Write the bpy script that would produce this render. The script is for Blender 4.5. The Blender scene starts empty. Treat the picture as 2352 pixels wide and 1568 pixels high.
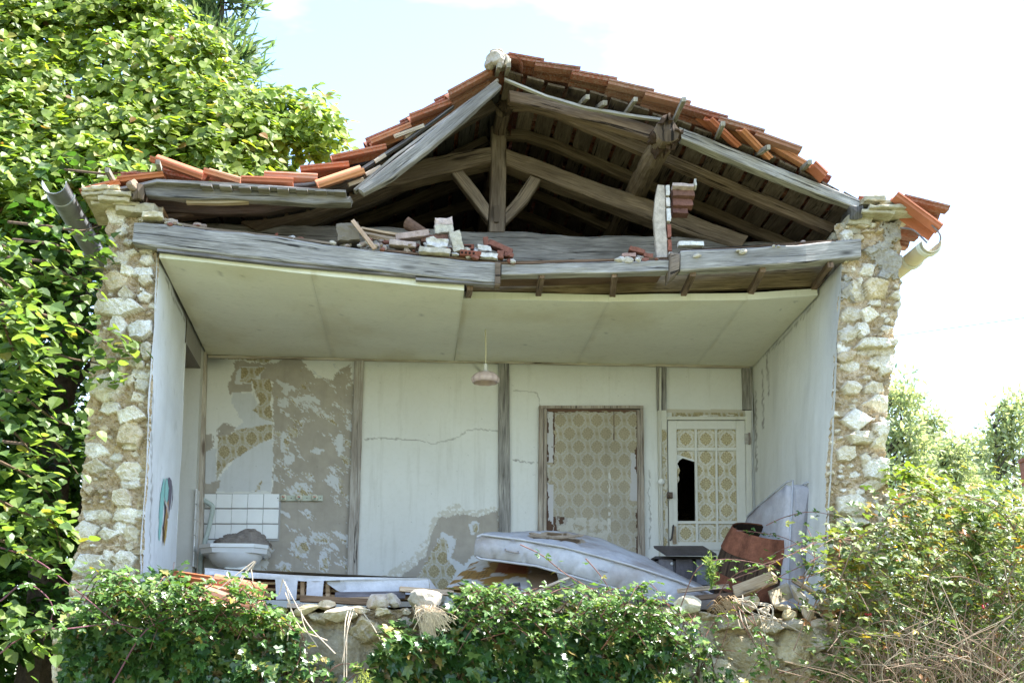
import bpy, bmesh, math, random
import numpy as np
from mathutils import Vector, Matrix, noise as mnoise

C = bpy.context.scene
COL = C.collection
R = math.radians

# ------------------------------------------------------------------ camera
FPX, YAW, PIT = 3035.0, 0.0812, 0.2722          # focal length for a 2352 px wide picture
CAM = np.array([1.8306, -9.318, -0.6754])
fw = np.array([math.sin(YAW)*math.cos(PIT), math.cos(YAW)*math.cos(PIT), math.sin(PIT)])
rt = np.array([math.cos(YAW), -math.sin(YAW), 0.0])
up = np.cross(rt, fw)
cd = bpy.data.cameras.new('camera')
cam = bpy.data.objects.new('camera', cd); COL.objects.link(cam)
cd.sensor_width = 36.0
cd.lens = 36.0*FPX/2352.0
cd.clip_start = 0.05; cd.clip_end = 2000
cam.matrix_world = Matrix(((rt[0], up[0], -fw[0], CAM[0]), (rt[1], up[1], -fw[1], CAM[1]), (rt[2], up[2], -fw[2], CAM[2]), (0, 0, 0, 1)))
C.camera = cam

# ------------------------------------------------------------------ light
SUN = np.array([0.50, 0.02, 0.86]); SUN /= np.linalg.norm(SUN)
elev = math.asin(SUN[2]); azim = math.atan2(SUN[0], SUN[1])
w = bpy.data.worlds.new('World'); C.world = w; w.use_nodes = True
nt = w.node_tree; nt.nodes.clear()
sky = nt.nodes.new('ShaderNodeTexSky'); sky.sky_type = 'NISHITA'; sky.sun_disc = False
sky.sun_elevation = elev; sky.sun_rotation = azim; sky.air_density = 1.0; sky.dust_density = 0.5; sky.ozone_density = 1.0
tc = nt.nodes.new('ShaderNodeTexCoord')
mp = nt.nodes.new('ShaderNodeMapping'); mp.inputs['Scale'].default_value = (1.2, 1.2, 3.0)
ns = nt.nodes.new('ShaderNodeTexNoise'); ns.inputs['Scale'].default_value = 1.7; ns.inputs['Detail'].default_value = 6; ns.inputs['Roughness'].default_value = 0.55
rp = nt.nodes.new('ShaderNodeValToRGB'); rp.color_ramp.elements[0].position = 0.50; rp.color_ramp.elements[1].position = 0.85
mx = nt.nodes.new('ShaderNodeMix'); mx.data_type = 'RGBA'
mx.inputs['B'].default_value = (6.8, 8.0, 9.6, 1)
bg = nt.nodes.new('ShaderNodeBackground'); bg.inputs['Strength'].default_value = 0.13
wo = nt.nodes.new('ShaderNodeOutputWorld')
L = nt.links.new
L(tc.outputs['Generated'], mp.inputs['Vector']); L(mp.outputs['Vector'], ns.inputs['Vector']); L(ns.outputs['Fac'], rp.inputs['Fac'])
L(rp.outputs['Color'], mx.inputs['Factor']); L(sky.outputs['Color'], mx.inputs['A']); L(mx.outputs['Result'], bg.inputs['Color']); L(bg.outputs['Background'], wo.inputs['Surface'])
sl = bpy.data.lights.new('sun', 'SUN'); sl.energy = 5.0; sl.angle = R(0.53); sl.color = (1.0, 0.975, 0.93)
so = bpy.data.objects.new('sun', sl); COL.objects.link(so)
so.rotation_euler = Vector(SUN).to_track_quat('Z', 'Y').to_euler(); so.location = (8, 0, 14)
C.view_settings.view_transform = 'Standard'; C.view_settings.look = 'None'
C.view_settings.exposure = 2.22; C.view_settings.gamma = 1.0
C.cycles.max_bounces = 9; C.cycles.diffuse_bounces = 5; C.cycles.transmission_bounces = 6; C.cycles.glossy_bounces = 3

# ------------------------------------------------------------------ helpers
D = 2.548                                        # depth of the partition behind the room
GZ = -2.25                                       # outside ground
rng = np.random.default_rng(7)
random.seed(7)

def P(px, py, Y):
    d = fw*FPX + rt*(px-1176.0) - up*(py-784.0)
    return CAM + d*((Y-CAM[1])/d[1])
def proj(V):
    q = V-CAM; z = q@fw
    return 1176+FPX*(q@rt)/z, 784-FPX*(q@up)/z
def ppm(Y): return FPX/((Y-CAM[1])*1.0)          # picture px per metre, roughly
def V3(*a): return np.array(a, float)
def nrm(v): return v/(np.linalg.norm(v)+1e-12)

def hsh(ix, iy, seed):
    h = (ix.astype(np.int64)*374761393 + iy.astype(np.int64)*668265263 + seed*2147483647+seed*7919) & 0x7fffffff
    h = ((h ^ (h >> 13))*1274126177) & 0x7fffffff
    return ((h ^ (h >> 16)) & 0xffff)/65535.0
def vn(x, y, seed=0):
    x = np.asarray(x, float); y = np.asarray(y, float)
    ix = np.floor(x); iy = np.floor(y); fx = x-ix; fy = y-iy
    fx = fx*fx*(3-2*fx); fy = fy*fy*(3-2*fy)
    a = hsh(ix, iy, seed); b = hsh(ix+1, iy, seed); c = hsh(ix, iy+1, seed); d = hsh(ix+1, iy+1, seed)
    return (a*(1-fx)+b*fx)*(1-fy)+(c*(1-fx)+d*fx)*fy
def fbm(x, y, seed=0, o=4):
    s = 0; a = .5; t = 0
    for k in range(o):
        s = s+a*vn(x*2**k, y*2**k, seed+k*17); t += a; a *= .55
    return s/t
def inpoly(x, y, poly):
    r = np.zeros(x.shape, bool); n = len(poly); j = n-1
    for i in range(n):
        xi, yi = poly[i]; xj, yj = poly[j]
        if yi != yj:
            r ^= ((yi > y) != (yj > y)) & (x < (xj-xi)*(y-yi)/(yj-yi)+xi)
        j = i
    return r
def dline(x, y, pts):
    d = np.full(x.shape, 1e9)
    for (ax, ay), (bx, by) in zip(pts[:-1], pts[1:]):
        vx, vy = bx-ax, by-ay; t = np.clip(((x-ax)*vx+(y-ay)*vy)/(vx*vx+vy*vy+1e-9), 0, 1)
        d = np.minimum(d, np.hypot(x-ax-t*vx, y-ay-t*vy))
    return d

def tag(o, label=None, cat=None, group=None, kind=None):
    if label: o['label'] = label
    if cat: o['category'] = cat
    if group: o['group'] = group
    if kind or cat: o['kind'] = kind or 'thing'
    return o
def empty(name, loc, label=None, cat=None, group=None):
    o = bpy.data.objects.new(name, None); COL.objects.link(o); o.location = [float(c) for c in loc]
    o.empty_display_size = .2
    tag(o, label, cat, group); return o
def link(o, parent):
    COL.objects.link(o)
    if parent is not None:
        o.parent = parent
        m = Matrix.Translation(parent.location) if parent.parent is None else Matrix.Translation(Vector(parent['_w']))
        o.matrix_parent_inverse = m.inverted()
    return o

class B:
    """collects geometry; .build links it as ONE mesh object"""
    def __init__(s): s.v = []; s.f = []; s.c = []; s.m = []; s.g = []; s.n = 0
    def add(s, v, f, col=(.5, .5, .5), mi=0, gc=None):
        v = np.asarray(v, float); s.v.append(v)
        s.f += [tuple(int(i)+s.n for i in q) for q in f]
        if isinstance(col, list): s.c += col
        else: s.c += [col]*len(f)
        s.m += [mi]*len(f)
        s.g.append(np.zeros((len(v), 3)) if gc is None else np.asarray(gc, float)); s.n += len(v)
        return s
    def build(s, name, mats, parent=None, smooth=False, origin=None):
        return mk(name, np.concatenate(s.v), s.f, mats, parent, fcol=np.array(s.c, float), mi=s.m, gc=np.concatenate(s.g), smooth=smooth, origin=origin)

def mk(name, v, f, mats, parent=None, fcol=None, vcol=None, mi=None, gc=None, smooth=False, origin=None):
    v = np.asarray(v, np.float64)
    if parent is None and origin is None:
        origin = [(v[:, 0].min()+v[:, 0].max())/2, (v[:, 1].min()+v[:, 1].max())/2, v[:, 2].min()]
    me = bpy.data.meshes.new(name)
    if origin is not None: v = v-np.asarray(origin, float)
    if isinstance(f, np.ndarray):
        k = f.shape[1]; nf = len(f); loops = f.ravel(); st = np.arange(nf)*k
    else:
        ln = np.fromiter((len(q) for q in f), int, len(f)); nf = len(f)
        loops = np.fromiter((i for q in f for i in q), int, ln.sum()); st = np.concatenate([[0], np.cumsum(ln)[:-1]])
    me.vertices.add(len(v)); me.vertices.foreach_set('co', v.astype(np.float32).ravel())
    me.loops.add(len(loops)); me.loops.foreach_set('vertex_index', loops.astype(np.int32))
    me.polygons.add(nf); me.polygons.foreach_set('loop_start', st.astype(np.int32))
    if mi is not None: me.polygons.foreach_set('material_index', np.asarray(mi, np.int32))
    me.polygons.foreach_set('use_smooth', np.full(nf, smooth, bool))
    me.update(calc_edges=True)
    if fcol is not None:
        a = me.attributes.new('Col', 'FLOAT_COLOR', 'FACE'); a.data.foreach_set('color', np.c_[fcol[:, :3], np.ones(nf)].astype(np.float32).ravel())
    if vcol is not None:
        a = me.attributes.new('Col', 'FLOAT_COLOR', 'POINT'); a.data.foreach_set('color', np.c_[vcol[:, :3], np.ones(len(v))].astype(np.float32).ravel())
    if gc is not None:
        a = me.attributes.new('gc', 'FLOAT_VECTOR', 'POINT'); a.data.foreach_set('vector', np.asarray(gc, np.float32).ravel())
    for m in (mats if isinstance(mats, (list, tuple)) else [mats]): me.materials.append(m)
    me.validate()
    o = bpy.data.objects.new(name, me)
    if parent is None:
        COL.objects.link(o); o.location = origin
    else:
        COL.objects.link(o); o.parent = parent
        wp = Vector((0, 0, 0)); q = parent
        while q is not None: wp = wp+Vector(q.location); q = q.parent
        if origin is None: o.location = -wp            # mesh is in world coordinates
        else: o.location = Vector(origin)-wp
    return o

# ------------------------------------------------------------------ materials
def mat(name, build):
    m = bpy.data.materials.new(name); m.use_nodes = True
    t = m.node_tree; t.nodes.clear(); out = t.nodes.new('ShaderNodeOutputMaterial')
    N = lambda ty, **k: _node(t, ty, k)
    s = build(t, N); t.links.new(s, out.inputs['Surface']); return m
def _node(t, ty, k):
    n = t.nodes.new('ShaderNode'+ty)
    for a, b in k.items():
        if a.startswith('i_'):
            key = a[2:].replace('_', ' ')
            n.inputs[key].default_value = b
        else: setattr(n, a, b)
    return n
def mixc(t, N, fac, a, b, blend='MIX'):
    n = N('Mix', data_type='RGBA', blend_type=blend)
    for s, v in (('Factor', fac), ('A', a), ('B', b)):
        if isinstance(v, bpy.types.NodeSocket): t.links.new(v, n.inputs[s])
        elif s == 'Factor': n.inputs[s].default_value = v
        else: n.inputs[s].default_value = (*v, 1)
    return n.outputs['Result']
def ramp(t, N, fac, p0, p1, c0=(0, 0, 0), c1=(1, 1, 1)):
    n = N('ValToRGB'); e = n.color_ramp.elements
    e[0].position = p0; e[1].position = p1; e[0].color = (*c0, 1); e[1].color = (*c1, 1)
    t.links.new(fac, n.inputs['Fac']); return n.outputs['Color']
def noise(t, N, vec, scale, detail=4, rough=.55, sc3=None, dist=0):
    if sc3:
        m = N('Mapping'); m.inputs['Scale'].default_value = sc3; t.links.new(vec, m.inputs['Vector']); vec = m.outputs['Vector']
    n = N('TexNoise'); n.inputs['Scale'].default_value = scale; n.inputs['Detail'].default_value = detail
    n.inputs['Roughness'].default_value = rough; n.inputs['Distortion'].default_value = dist
    t.links.new(vec, n.inputs['Vector']); return n.outputs['Fac']
def bump(t, N, h, strength, dist=.01, nrm_=None):
    n = N('Bump'); n.inputs['Strength'].default_value = strength; n.inputs['Distance'].default_value = dist
    t.links.new(h, n.inputs['Height'])
    if nrm_ is not None: t.links.new(nrm_, n.inputs['Normal'])
    return n.outputs['Normal']
def bsdf(t, N, col, rough=.8, normal=None, spec=.3, metal=0):
    n = N('BsdfPrincipled')
    if isinstance(col, bpy.types.NodeSocket): t.links.new(col, n.inputs['Base Color'])
    else: n.inputs['Base Color'].default_value = (*col, 1)
    if isinstance(rough, bpy.types.NodeSocket): t.links.new(rough, n.inputs['Roughness'])
    else: n.inputs['Roughness'].default_value = rough
    n.inputs['Specular IOR Level'].default_value = spec; n.inputs['Metallic'].default_value = metal
    if normal is not None: t.links.new(normal, n.inputs['Normal'])
    return n.outputs['BSDF']
def attr(N, name): return N('Attribute', attribute_name=name)
def obco(N): return N('TexCoord').outputs['Object']

def wood(name, light, mid, dark, crack=.55):
    def b(t, N):
        g = attr(N, 'gc').outputs['Vector']
        a = noise(t, N, g, 1.0, 6, .65, (2.2, 26, 26), .6)
        f = noise(t, N, g, 1.0, 5, .7, (5, 110, 110), .3)
        big = noise(t, N, g, 1.0, 3, .5, (1.6, 5, 5), 1.2)
        cr = noise(t, N, g, 1.0, 4, .65, (1.1, 34, 34), 1.1)
        c = mixc(t, N, ramp(t, N, a, .32, .66), dark, mid)
        c = mixc(t, N, ramp(t, N, f, .36, .74), c, light)
        c = mixc(t, N, ramp(t, N, big, .35, .68), mixc(t, N, .55, c, dark), c)
        crk = ramp(t, N, cr, .345, .40)
        c = mixc(t, N, crk, tuple(x*.28 for x in dark), c)
        kn = N('TexVoronoi'); m = N('Mapping'); m.inputs['Scale'].default_value = (1.6, 6, 6); t.links.new(g, m.inputs['Vector']); t.links.new(m.outputs['Vector'], kn.inputs['Vector']); kn.inputs['Scale'].default_value = 1
        kf = ramp(t, N, kn.outputs['Distance'], .06, .15)
        c = mixc(t, N, kf, tuple(x*.7 for x in dark), c)
        col = mixc(t, N, 1.0, c, attr(N, 'Col').outputs['Color'], 'MULTIPLY')
        h = mixc(t, N, .5, a, crk)
        return bsdf(t, N, col, .85, bump(t, N, h, .7, .012), .2)
    return mat(name, b)
M = {}
M['grey_wood'] = wood('weathered_grey_wood', (.54, .515, .48), (.305, .285, .262), (.10, .092, .085))
M['brown_wood'] = wood('old_brown_wood', (.28, .225, .172), (.165, .124, .092), (.055, .04, .03))
M['dark_wood'] = wood('dark_weathered_wood', (.33, .31, .29), (.16, .145, .135), (.05, .046, .043))
M['pale_wood'] = wood('pale_broken_wood', (.62, .54, .44), (.45, .36, .26), (.2, .14, .09))
M['worn_paint'] = wood('flaking_white_paint_wood', (.66, .63, .58), (.45, .41, .37), (.19, .15, .125))

def stone_b(t, N):
    o = obco(N); c = attr(N, 'Col').outputs['Color']
    a = noise(t, N, o, 9, 6, .65); b = noise(t, N, o, 38, 5, .7); st = noise(t, N, o, 2.3, 3)
    c = mixc(t, N, ramp(t, N, a, .3, .7), mixc(t, N, 1.0, c, (.66, .60, .48), 'MULTIPLY'), c)
    c = mixc(t, N, ramp(t, N, b, .35, .62), mixc(t, N, 1.0, c, (.8, .76, .68), 'MULTIPLY'), c)
    c = mixc(t, N, ramp(t, N, st, .56, .74), c, mixc(t, N, .5, c, (.30, .27, .20)))
    h = mixc(t, N, .45, a, b)
    return bsdf(t, N, c, .92, bump(t, N, h, .55, .014), .15)
M['stone'] = mat('limestone_rubble', stone_b)
def mortar_b(t, N):
    o = obco(N); a = noise(t, N, o, 6, 6, .7); b = noise(t, N, o, 55, 4, .7); v = N('TexVoronoi', feature='DISTANCE_TO_EDGE'); v.inputs['Scale'].default_value = 13; t.links.new(o, v.inputs['Vector'])
    c = mixc(t, N, ramp(t, N, a, .3, .7), (.36, .28, .19), (.58, .48, .35))
    c = mixc(t, N, 1.0, c, attr(N, 'Col').outputs['Color'], 'MULTIPLY')
    c = mixc(t, N, ramp(t, N, b, .3, .6), mixc(t, N, 1.0, c, (.7, .68, .64), 'MULTIPLY'), c)
    h = mixc(t, N, .5, a, b)
    return bsdf(t, N, c, .95, bump(t, N, h, 1.0, .03), .1)
M['mortar'] = mat('earth_mortar', mortar_b)
def paint_b(t, N):
    o = obco(N); c = attr(N, 'Col').outputs['Color']
    a = noise(t, N, o, 2.1, 5, .6); b = noise(t, N, o, 26, 5, .7); d = noise(t, N, o, 1.0, 5, .65, (14, 14, 1.1))
    c = mixc(t, N, ramp(t, N, a, .3, .72), mixc(t, N, 1.0, c, (.92, .915, .90), 'MULTIPLY'), c)
    c = mixc(t, N, ramp(t, N, d, .55, .72), c, mixc(t, N, 1.0, c, (.90, .895, .88), 'MULTIPLY'))
    c = mixc(t, N, ramp(t, N, b, .3, .5), mixc(t, N, 1.0, c, (.95, .95, .94), 'MULTIPLY'), c)
    return bsdf(t, N, c, .75, bump(t, N, mixc(t, N, .5, a, b), .25, .01), .25)
M['plaster'] = mat('painted_plaster', paint_b)
def tile_b(t, N):
    o = obco(N); c = attr(N, 'Col').outputs['Color']
    a = noise(t, N, o, 5, 5, .6); b = noise(t, N, o, 60, 5, .75); ge = N('NewGeometry')
    sep = N('SeparateXYZ'); t.links.new(ge.outputs['Normal'], sep.inputs[0])
    c2 = mixc(t, N, ramp(t, N, a, .3, .7), mixc(t, N, 1.0, c, (.72, .66, .62), 'MULTIPLY'), c)
    li = N('Math', operation='MULTIPLY'); t.links.new(ramp(t, N, b, .46, .58), li.inputs[0]); t.links.new(attr(N, 'gc').outputs['Fac'], li.inputs[1])
    c2 = mixc(t, N, li.outputs[0], c2, (.36, .29, .25))
    return bsdf(t, N, c2, .8, bump(t, N, b, .3, .004), .25)
M['tile'] = mat('terracotta', tile_b)
def generic(name, rough=.7, spec=.3, nscale=12, var=.2, bmp=.2, metal=0, bdist=.004):
    def b(t, N):
        o = obco(N); c = attr(N, 'Col').outputs['Color']; a = noise(t, N, o, nscale, 6, .65); e = noise(t, N, o, nscale*5, 4, .65)
        k = 1-var
        c = mixc(t, N, ramp(t, N, a, .32, .68), mixc(t, N, 1.0, c, (k, k, k), 'MULTIPLY'), c)
        c = mixc(t, N, ramp(t, N, e, .3, .6), mixc(t, N, 1.0, c, (k*.5+.5,)*3, 'MULTIPLY'), c)
        return bsdf(t, N, c, rough, bump(t, N, mixc(t, N, .5, a, e), bmp, bdist), spec, metal)
    return mat(name, b)
M['generic'] = generic('matte_coat')
M['brick'] = generic('brick_and_mortar', .9, .15, 30, .4, .6, 0, .008)
M['fabric'] = generic('stained_fabric', .9, .1, 7, .22, .35, 0, .012)
M['metal'] = generic('worn_metal', .5, .4, 9, .5, .2)
M['zinc'] = generic('zinc', .5, .5, 9, .3, .15, .25)
M['ceramic'] = generic('glazed_ceramic', .18, .5, 4, .06, .02)
M['cloth'] = generic('dusty_cloth', .95, .05, 14, .35, .5, 0, .02)
M['bark'] = generic('bark', .9, .1, 18, .5, .8, 0, .02)
M['dry'] = generic('dry_stalk', .8, .2, 40, .25, .1)
def glass_b(t, N):
    return bsdf(t, N, (.01, .01, .012), .2, None, .3)
def leaf(name, trans=.42, rough=.38, spec=.45, tint=(1.25, 1.25, .55)):
    def b(t, N):
        c = attr(N, 'Col').outputs['Color']; o = obco(N)
        a = noise(t, N, o, 30, 3, .6)
        c = mixc(t, N, ramp(t, N, a, .3, .7), mixc(t, N, 1.0, c, (.78, .8, .78), 'MULTIPLY'), c)
        s = bsdf(t, N, c, rough, None, spec)
        tr = N('BsdfTranslucent'); t.links.new(mixc(t, N, 1.0, c, tint, 'MULTIPLY'), tr.inputs['Color'])
        m = N('MixShader'); m.inputs['Fac'].default_value = trans; t.links.new(s, m.inputs[1]); t.links.new(tr.outputs[0], m.inputs[2]); return m.outputs[0]
    return mat(name, b)
M['leaf'] = leaf('broad_leaf', .50, .48, .35, (1.45, 1.5, .65))
M['ivy'] = leaf('ivy_leaf', .25, .30, .55)
M['bramble'] = leaf('bramble_leaf', .38, .42, .35)
M['feather'] = leaf('feathery_leaf', .5, .6, .2, (1.5, 1.5, .8))

# ------------------------------------------------------------------ shape makers
def sweep(b, cs, us, vs, col=(1, 1, 1), mi=0, prof=None, rough=0.0, seed=0, gofs=None, cap=True, capcol=None):
    """sweep a closed profile (list of (a,b) in -1..1) along centres cs with half-axes us, vs"""
    if prof is None:
        c = .86; prof = [(-c, -1), (0, -1.0), (c, -1), (1, -c), (1, 0), (1, c), (c, 1), (0, 1), (-c, 1), (-1, c), (-1, 0), (-1, -c)]
    k = len(prof); n = len(cs); pr = np.array(prof, float)
    cs = np.asarray(cs, float); us = np.asarray(us, float); vs = np.asarray(vs, float)
    s = np.concatenate([[0], np.cumsum(np.linalg.norm(np.diff(cs, axis=0), axis=1))])
    V = cs[:, None, :]+us[:, None, :]*pr[None, :, :1]+vs[:, None, :]*pr[None, :, 1:]
    if rough:
        for i in range(n):
            for j in range(k):
                q = Vector((s[i]*4+seed*3.7, pr[j, 0]*.8+seed, pr[j, 1]*.8))
                q2 = Vector((s[i]*14+seed*1.7, pr[j, 0]*1.5+seed, pr[j, 1]*1.5+5))
                dd = mnoise.noise(q)*rough+mnoise.noise(q2)*rough*.5
                V[i, j] += nrm(us[i]*pr[j, 0]+vs[i]*pr[j, 1])*dd
    go = seed*1.37 if gofs is None else gofs
    lu = np.linalg.norm(us, axis=1); lv = np.linalg.norm(vs, axis=1)
    G = np.zeros((n, k, 3)); G[:, :, 0] = s[:, None]+go; G[:, :, 1] = lu[:, None]*pr[None, :, 0]+go; G[:, :, 2] = lv[:, None]*pr[None, :, 1]
    F = [(i*k+j, i*k+(j+1) % k, (i+1)*k+(j+1) % k, (i+1)*k+j) for i in range(n-1) for j in range(k)]
    b.add(V.reshape(-1, 3), F, col, mi, G.reshape(-1, 3))
    if cap:
        for e in (0, n-1):
            ring = V[e]; ce = ring.mean(0)+nrm(cs[e]-cs[1 if e == 0 else n-2])*rough
            VV = np.vstack([ring, ce]); FF = [(j, (j+1) % k, k) if e else ((j+1) % k, j, k) for j in range(k)]
            GG = np.vstack([G[e], [G[e].mean(0)]]); GG = GG[:, [1, 0, 2]]
            b.add(VV, FF, capcol or col, mi, GG)
    return b
def resample(pts, step):
    pts = np.asarray(pts, float); o = [pts[0]]
    for a, c in zip(pts[:-1], pts[1:]):
        n = max(1, int(np.linalg.norm((c-a)[:3])/step))
        for i in range(1, n+1): o.append(a+(c-a)*i/n)
    return np.array(o)
def timber(b, st, th, col=(1, 1, 1), mi=0, rough=.006, seed=None, step=.07, prof=None, capcol=None):
    """st: stations (xtop,ytop,xbot,ybot,Y) traced on the front face; th: thickness going back"""
    seed = seed if seed is not None else rng.integers(1, 90)
    rows = []
    for (xt, yt, xb, yb, Y) in st:
        rows.append(np.concatenate([P(xt, yt, Y), P(xb, yb, Y)]))
    rows = np.array(rows)
    out = [rows[0]]
    for a, c in zip(rows[:-1], rows[1:]):
        n = max(1, int(np.linalg.norm((c-a)[:3])/step))
        for i in range(1, n+1): out.append(a+(c-a)*i/n)
    out = np.array(out); t_, b_ = out[:, :3], out[:, 3:]
    off = V3(0, th/2, 0)
    return sweep(b, (t_+b_)/2+off, (t_-b_)/2, np.tile(off, (len(out), 1)), col, mi, prof, rough, seed, capcol=capcol)
def bar(b, p0, p1, w_, h_, upv=(0, 0, 1), col=(1, 1, 1), mi=0, rough=0.0, seed=None, step=.1, prof=None):
    p0 = np.asarray(p0, float); p1 = np.asarray(p1, float); d = nrm(p1-p0); u = np.asarray(upv, float); u = nrm(u-d*(u@d)); v = np.cross(d, u)
    cs = resample([p0, p1], step); n = len(cs)
    return sweep(b, cs, np.tile(u*h_/2, (n, 1)), np.tile(v*w_/2, (n, 1)), col, mi, prof, rough, seed if seed is not None else int(rng.integers(1, 90)))
CIRC = lambda k: [(math.cos(2*math.pi*i/k), math.sin(2*math.pi*i/k)) for i in range(k)]
def tube(b, pts, r, k=6, col=(1, 1, 1), mi=0, rough=0.0, seed=3, cap=True, capcol=None):
    pts = np.asarray(pts, float); n = len(pts)
    r = np.broadcast_to(np.asarray(r, float), (n,))
    T = np.gradient(pts, axis=0); us = []; vs = []
    ref = V3(0, 0, 1) if abs(nrm(T[0])[2]) < .9 else V3(1, 0, 0)
    for i in range(n):
        d = nrm(T[i]); u = nrm(ref-d*(ref@d)); ref = u; v = np.cross(d, u); us.append(u*r[i]); vs.append(v*r[i])
    return sweep(b, pts, us, vs, col, mi, CIRC(k), rough, seed, cap=cap, capcol=capcol)
def curve(pts, n=12):
    """Catmull-Rom through points"""
    p = [np.asarray(q, float) for q in pts]; p = [2*p[0]-p[1]]+p+[2*p[-1]-p[-2]]; o = []
    for i in range(1, len(p)-2):
        for k in range(n):
            t = k/n; a, c, d, e = p[i-1], p[i], p[i+1], p[i+2]
            o.append(.5*((2*c)+(-a+d)*t+(2*a-5*c+4*d-e)*t*t+(-a+3*c-3*d+e)*t**3))
    o.append(p[-2]); return np.array(o)
def ico(sub):
    bm = bmesh.new(); bmesh.ops.create_icosphere(bm, subdivisions=sub, radius=1)
    bm.verts.ensure_lookup_table(); v = np.array([q.co[:] for q in bm.verts]); f = [tuple(x.index for x in q.verts) for q in bm.faces]; bm.free(); return v, f
ICO3 = ico(3); ICO2 = ico(2)
def rock(b, c, size, seed, col, mi=0, cuts=9, big=True, rotv=.35, lo=.55):
    r = np.random.default_rng(seed); v, f = (ICO3 if big else ICO2); v = v.copy()
    for k in range(cuts):
        n = nrm(r.normal(size=3)); d = r.uniform(lo, .92); e = np.maximum(0, v@n-d); v -= e[:, None]*n
    for i in range(len(v)):
        q = Vector(v[i]*1.6+seed*1.31); v[i] *= 1+.13*mnoise.noise(q)+.07*mnoise.noise(q*3)
    v = v/np.abs(v).max(0)
    v *= np.asarray(size)/2
    a = r.uniform(-rotv, rotv); ca, sa = math.cos(a), math.sin(a)
    v = np.c_[v[:, 0]*ca+v[:, 2]*sa, v[:, 1], -v[:, 0]*sa+v[:, 2]*ca]
    return b.add(v+np.asarray(c), f, col, mi)
def block(b, c, size, rot=(0, 0, 0), col=(1, 1, 1), mi=0, seed=1, rough=.004, n=4):
    """rough-edged box; size x,y,z"""
    bm = bmesh.new(); bmesh.ops.create_cube(bm, size=1.0)
    bmesh.ops.subdivide_edges(bm, edges=bm.edges[:], cuts=n-1, use_grid_fill=True)
    v = np.array([q.co[:] for q in bm.verts]); f = [tuple(x.index for x in q.verts) for q in bm.faces]; bm.free()
    ed = (np.abs(v) > .49).sum(1)
    v[ed >= 2] *= .97
    v = v*np.asarray(size)
    for i in range(len(v)):
        v[i] += np.array(mnoise.noise_vector(Vector(v[i]*22+seed*2.1)))*rough
    m = np.array(Matrix.Rotation(rot[2], 3, 'Z') @ Matrix.Rotation(rot[1], 3, 'Y') @ Matrix.Rotation(rot[0], 3, 'X'))
    return b.add(v@m.T+np.asarray(c), f, col, mi)
def grid(fn, nu, nv):
    """fn(U,V) vectorised -> (N,3); returns verts, quads array, U, V"""
    u, v = np.meshgrid(np.linspace(0, 1, nu+1), np.linspace(0, 1, nv+1)); u = u.ravel(); v = v.ravel()
    i = np.arange(nv)[:, None]*(nu+1)+np.arange(nu)[None, :]
    q = np.stack([i, i+1, i+nu+2, i+nu+1], -1).reshape(-1, 4)
    return fn(u, v), q, u, v
def bil(a, b_, c, d):
    a, b_, c, d = [np.asarray(x, float) for x in (a, b_, c, d)]
    return lambda u, v: (a*((1-u)*(1-v))[:, None]+b_*(u*(1-v))[:, None]+c*(u*v)[:, None]+d*((1-u)*v)[:, None])
def scatter(name, tmpl, faces, pos, Rm, sc, cols, m, parent=None, smooth=False, origin=None):
    """many copies of a small leaf template joined in one mesh: Rm (N,3,3), columns = leaf axes"""
    n = len(pos); k = len(tmpl)
    v = np.einsum('nij,kj->nki', Rm, tmpl)*np.asarray(sc)[:, None, None]+pos[:, None, :]
    nf = len(faces); fl = len(faces[0])
    F = (np.array(faces)[None]+np.arange(n)[:, None, None]*k).reshape(-1, fl)
    return mk(name, v.reshape(-1, 3), F, m, parent, fcol=np.repeat(cols, nf, axis=0), smooth=smooth, origin=origin)
def frames(nrml, tip):
    """rotation matrices from leaf normals and tip directions"""
    z = nrml/np.linalg.norm(nrml, axis=1)[:, None]; y = tip-z*(tip*z).sum(1)[:, None]; y /= np.linalg.norm(y, axis=1)[:, None]+1e-9
    x = np.cross(y, z); return np.stack([x, y, z], -1)
# leaf templates (x across, y to the tip, z normal); triangles folded along the midrib
LIME = (np.array([(0, 0, 0), (-.30, .06, .05), (-.46, .34, .09), (-.28, .72, .05), (0, 1, -.08), (.28, .72, .05), (.46, .34, .09), (.30, .06, .05), (0, .5, -.02)]),
        [(0, 8, 1), (1, 8, 2), (2, 8, 3), (3, 8, 4), (4, 8, 5), (5, 8, 6), (6, 8, 7), (7, 8, 0)])
IVY = (np.array([(0, .12, 0), (-.18, -.06, .03), (-.5, .10, .04), (-.30, .38, .02), (-.42, .62, .03), (-.14, .66, .02), (0, 1.02, -.06), (.14, .66, .02), (.42, .62, .03), (.30, .38, .02), (.5, .10, .04), (.18, -.06, .03), (0, .4, -.03)]),
       [(0, 12, 1), (1, 12, 2), (2, 12, 3), (3, 12, 4), (4, 12, 5), (5, 12, 6), (6, 12, 7), (7, 12, 8), (8, 12, 9), (9, 12, 10), (10, 12, 11), (11, 12, 0)])
OVAL = (np.array([(0, 0, 0), (-.26, .3, .06), (-.24, .66, .05), (0, 1, -.05), (.24, .66, .05), (.26, .3, .06), (0, .5, -.02)]),
        [(0, 6, 1), (1, 6, 2), (2, 6, 3), (3, 6, 4), (4, 6, 5), (5, 6, 0)])
def tri_leaf():
    V = []; F = []
    for a, s, oy in ((0, 1, .25), (1.15, .8, .12), (-1.15, .8, .12)):
        c, d = math.cos(a), math.sin(a); n = len(V)
        for x, y, z in OVAL[0]:
            x, y = x*s, y*s; V.append((x*c-y*d, x*d+y*c+oy, z*s))
        F += [tuple(i+n for i in f) for f in OVAL[1]]
    return np.array(V), F
BRAM = tri_leaf()
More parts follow.
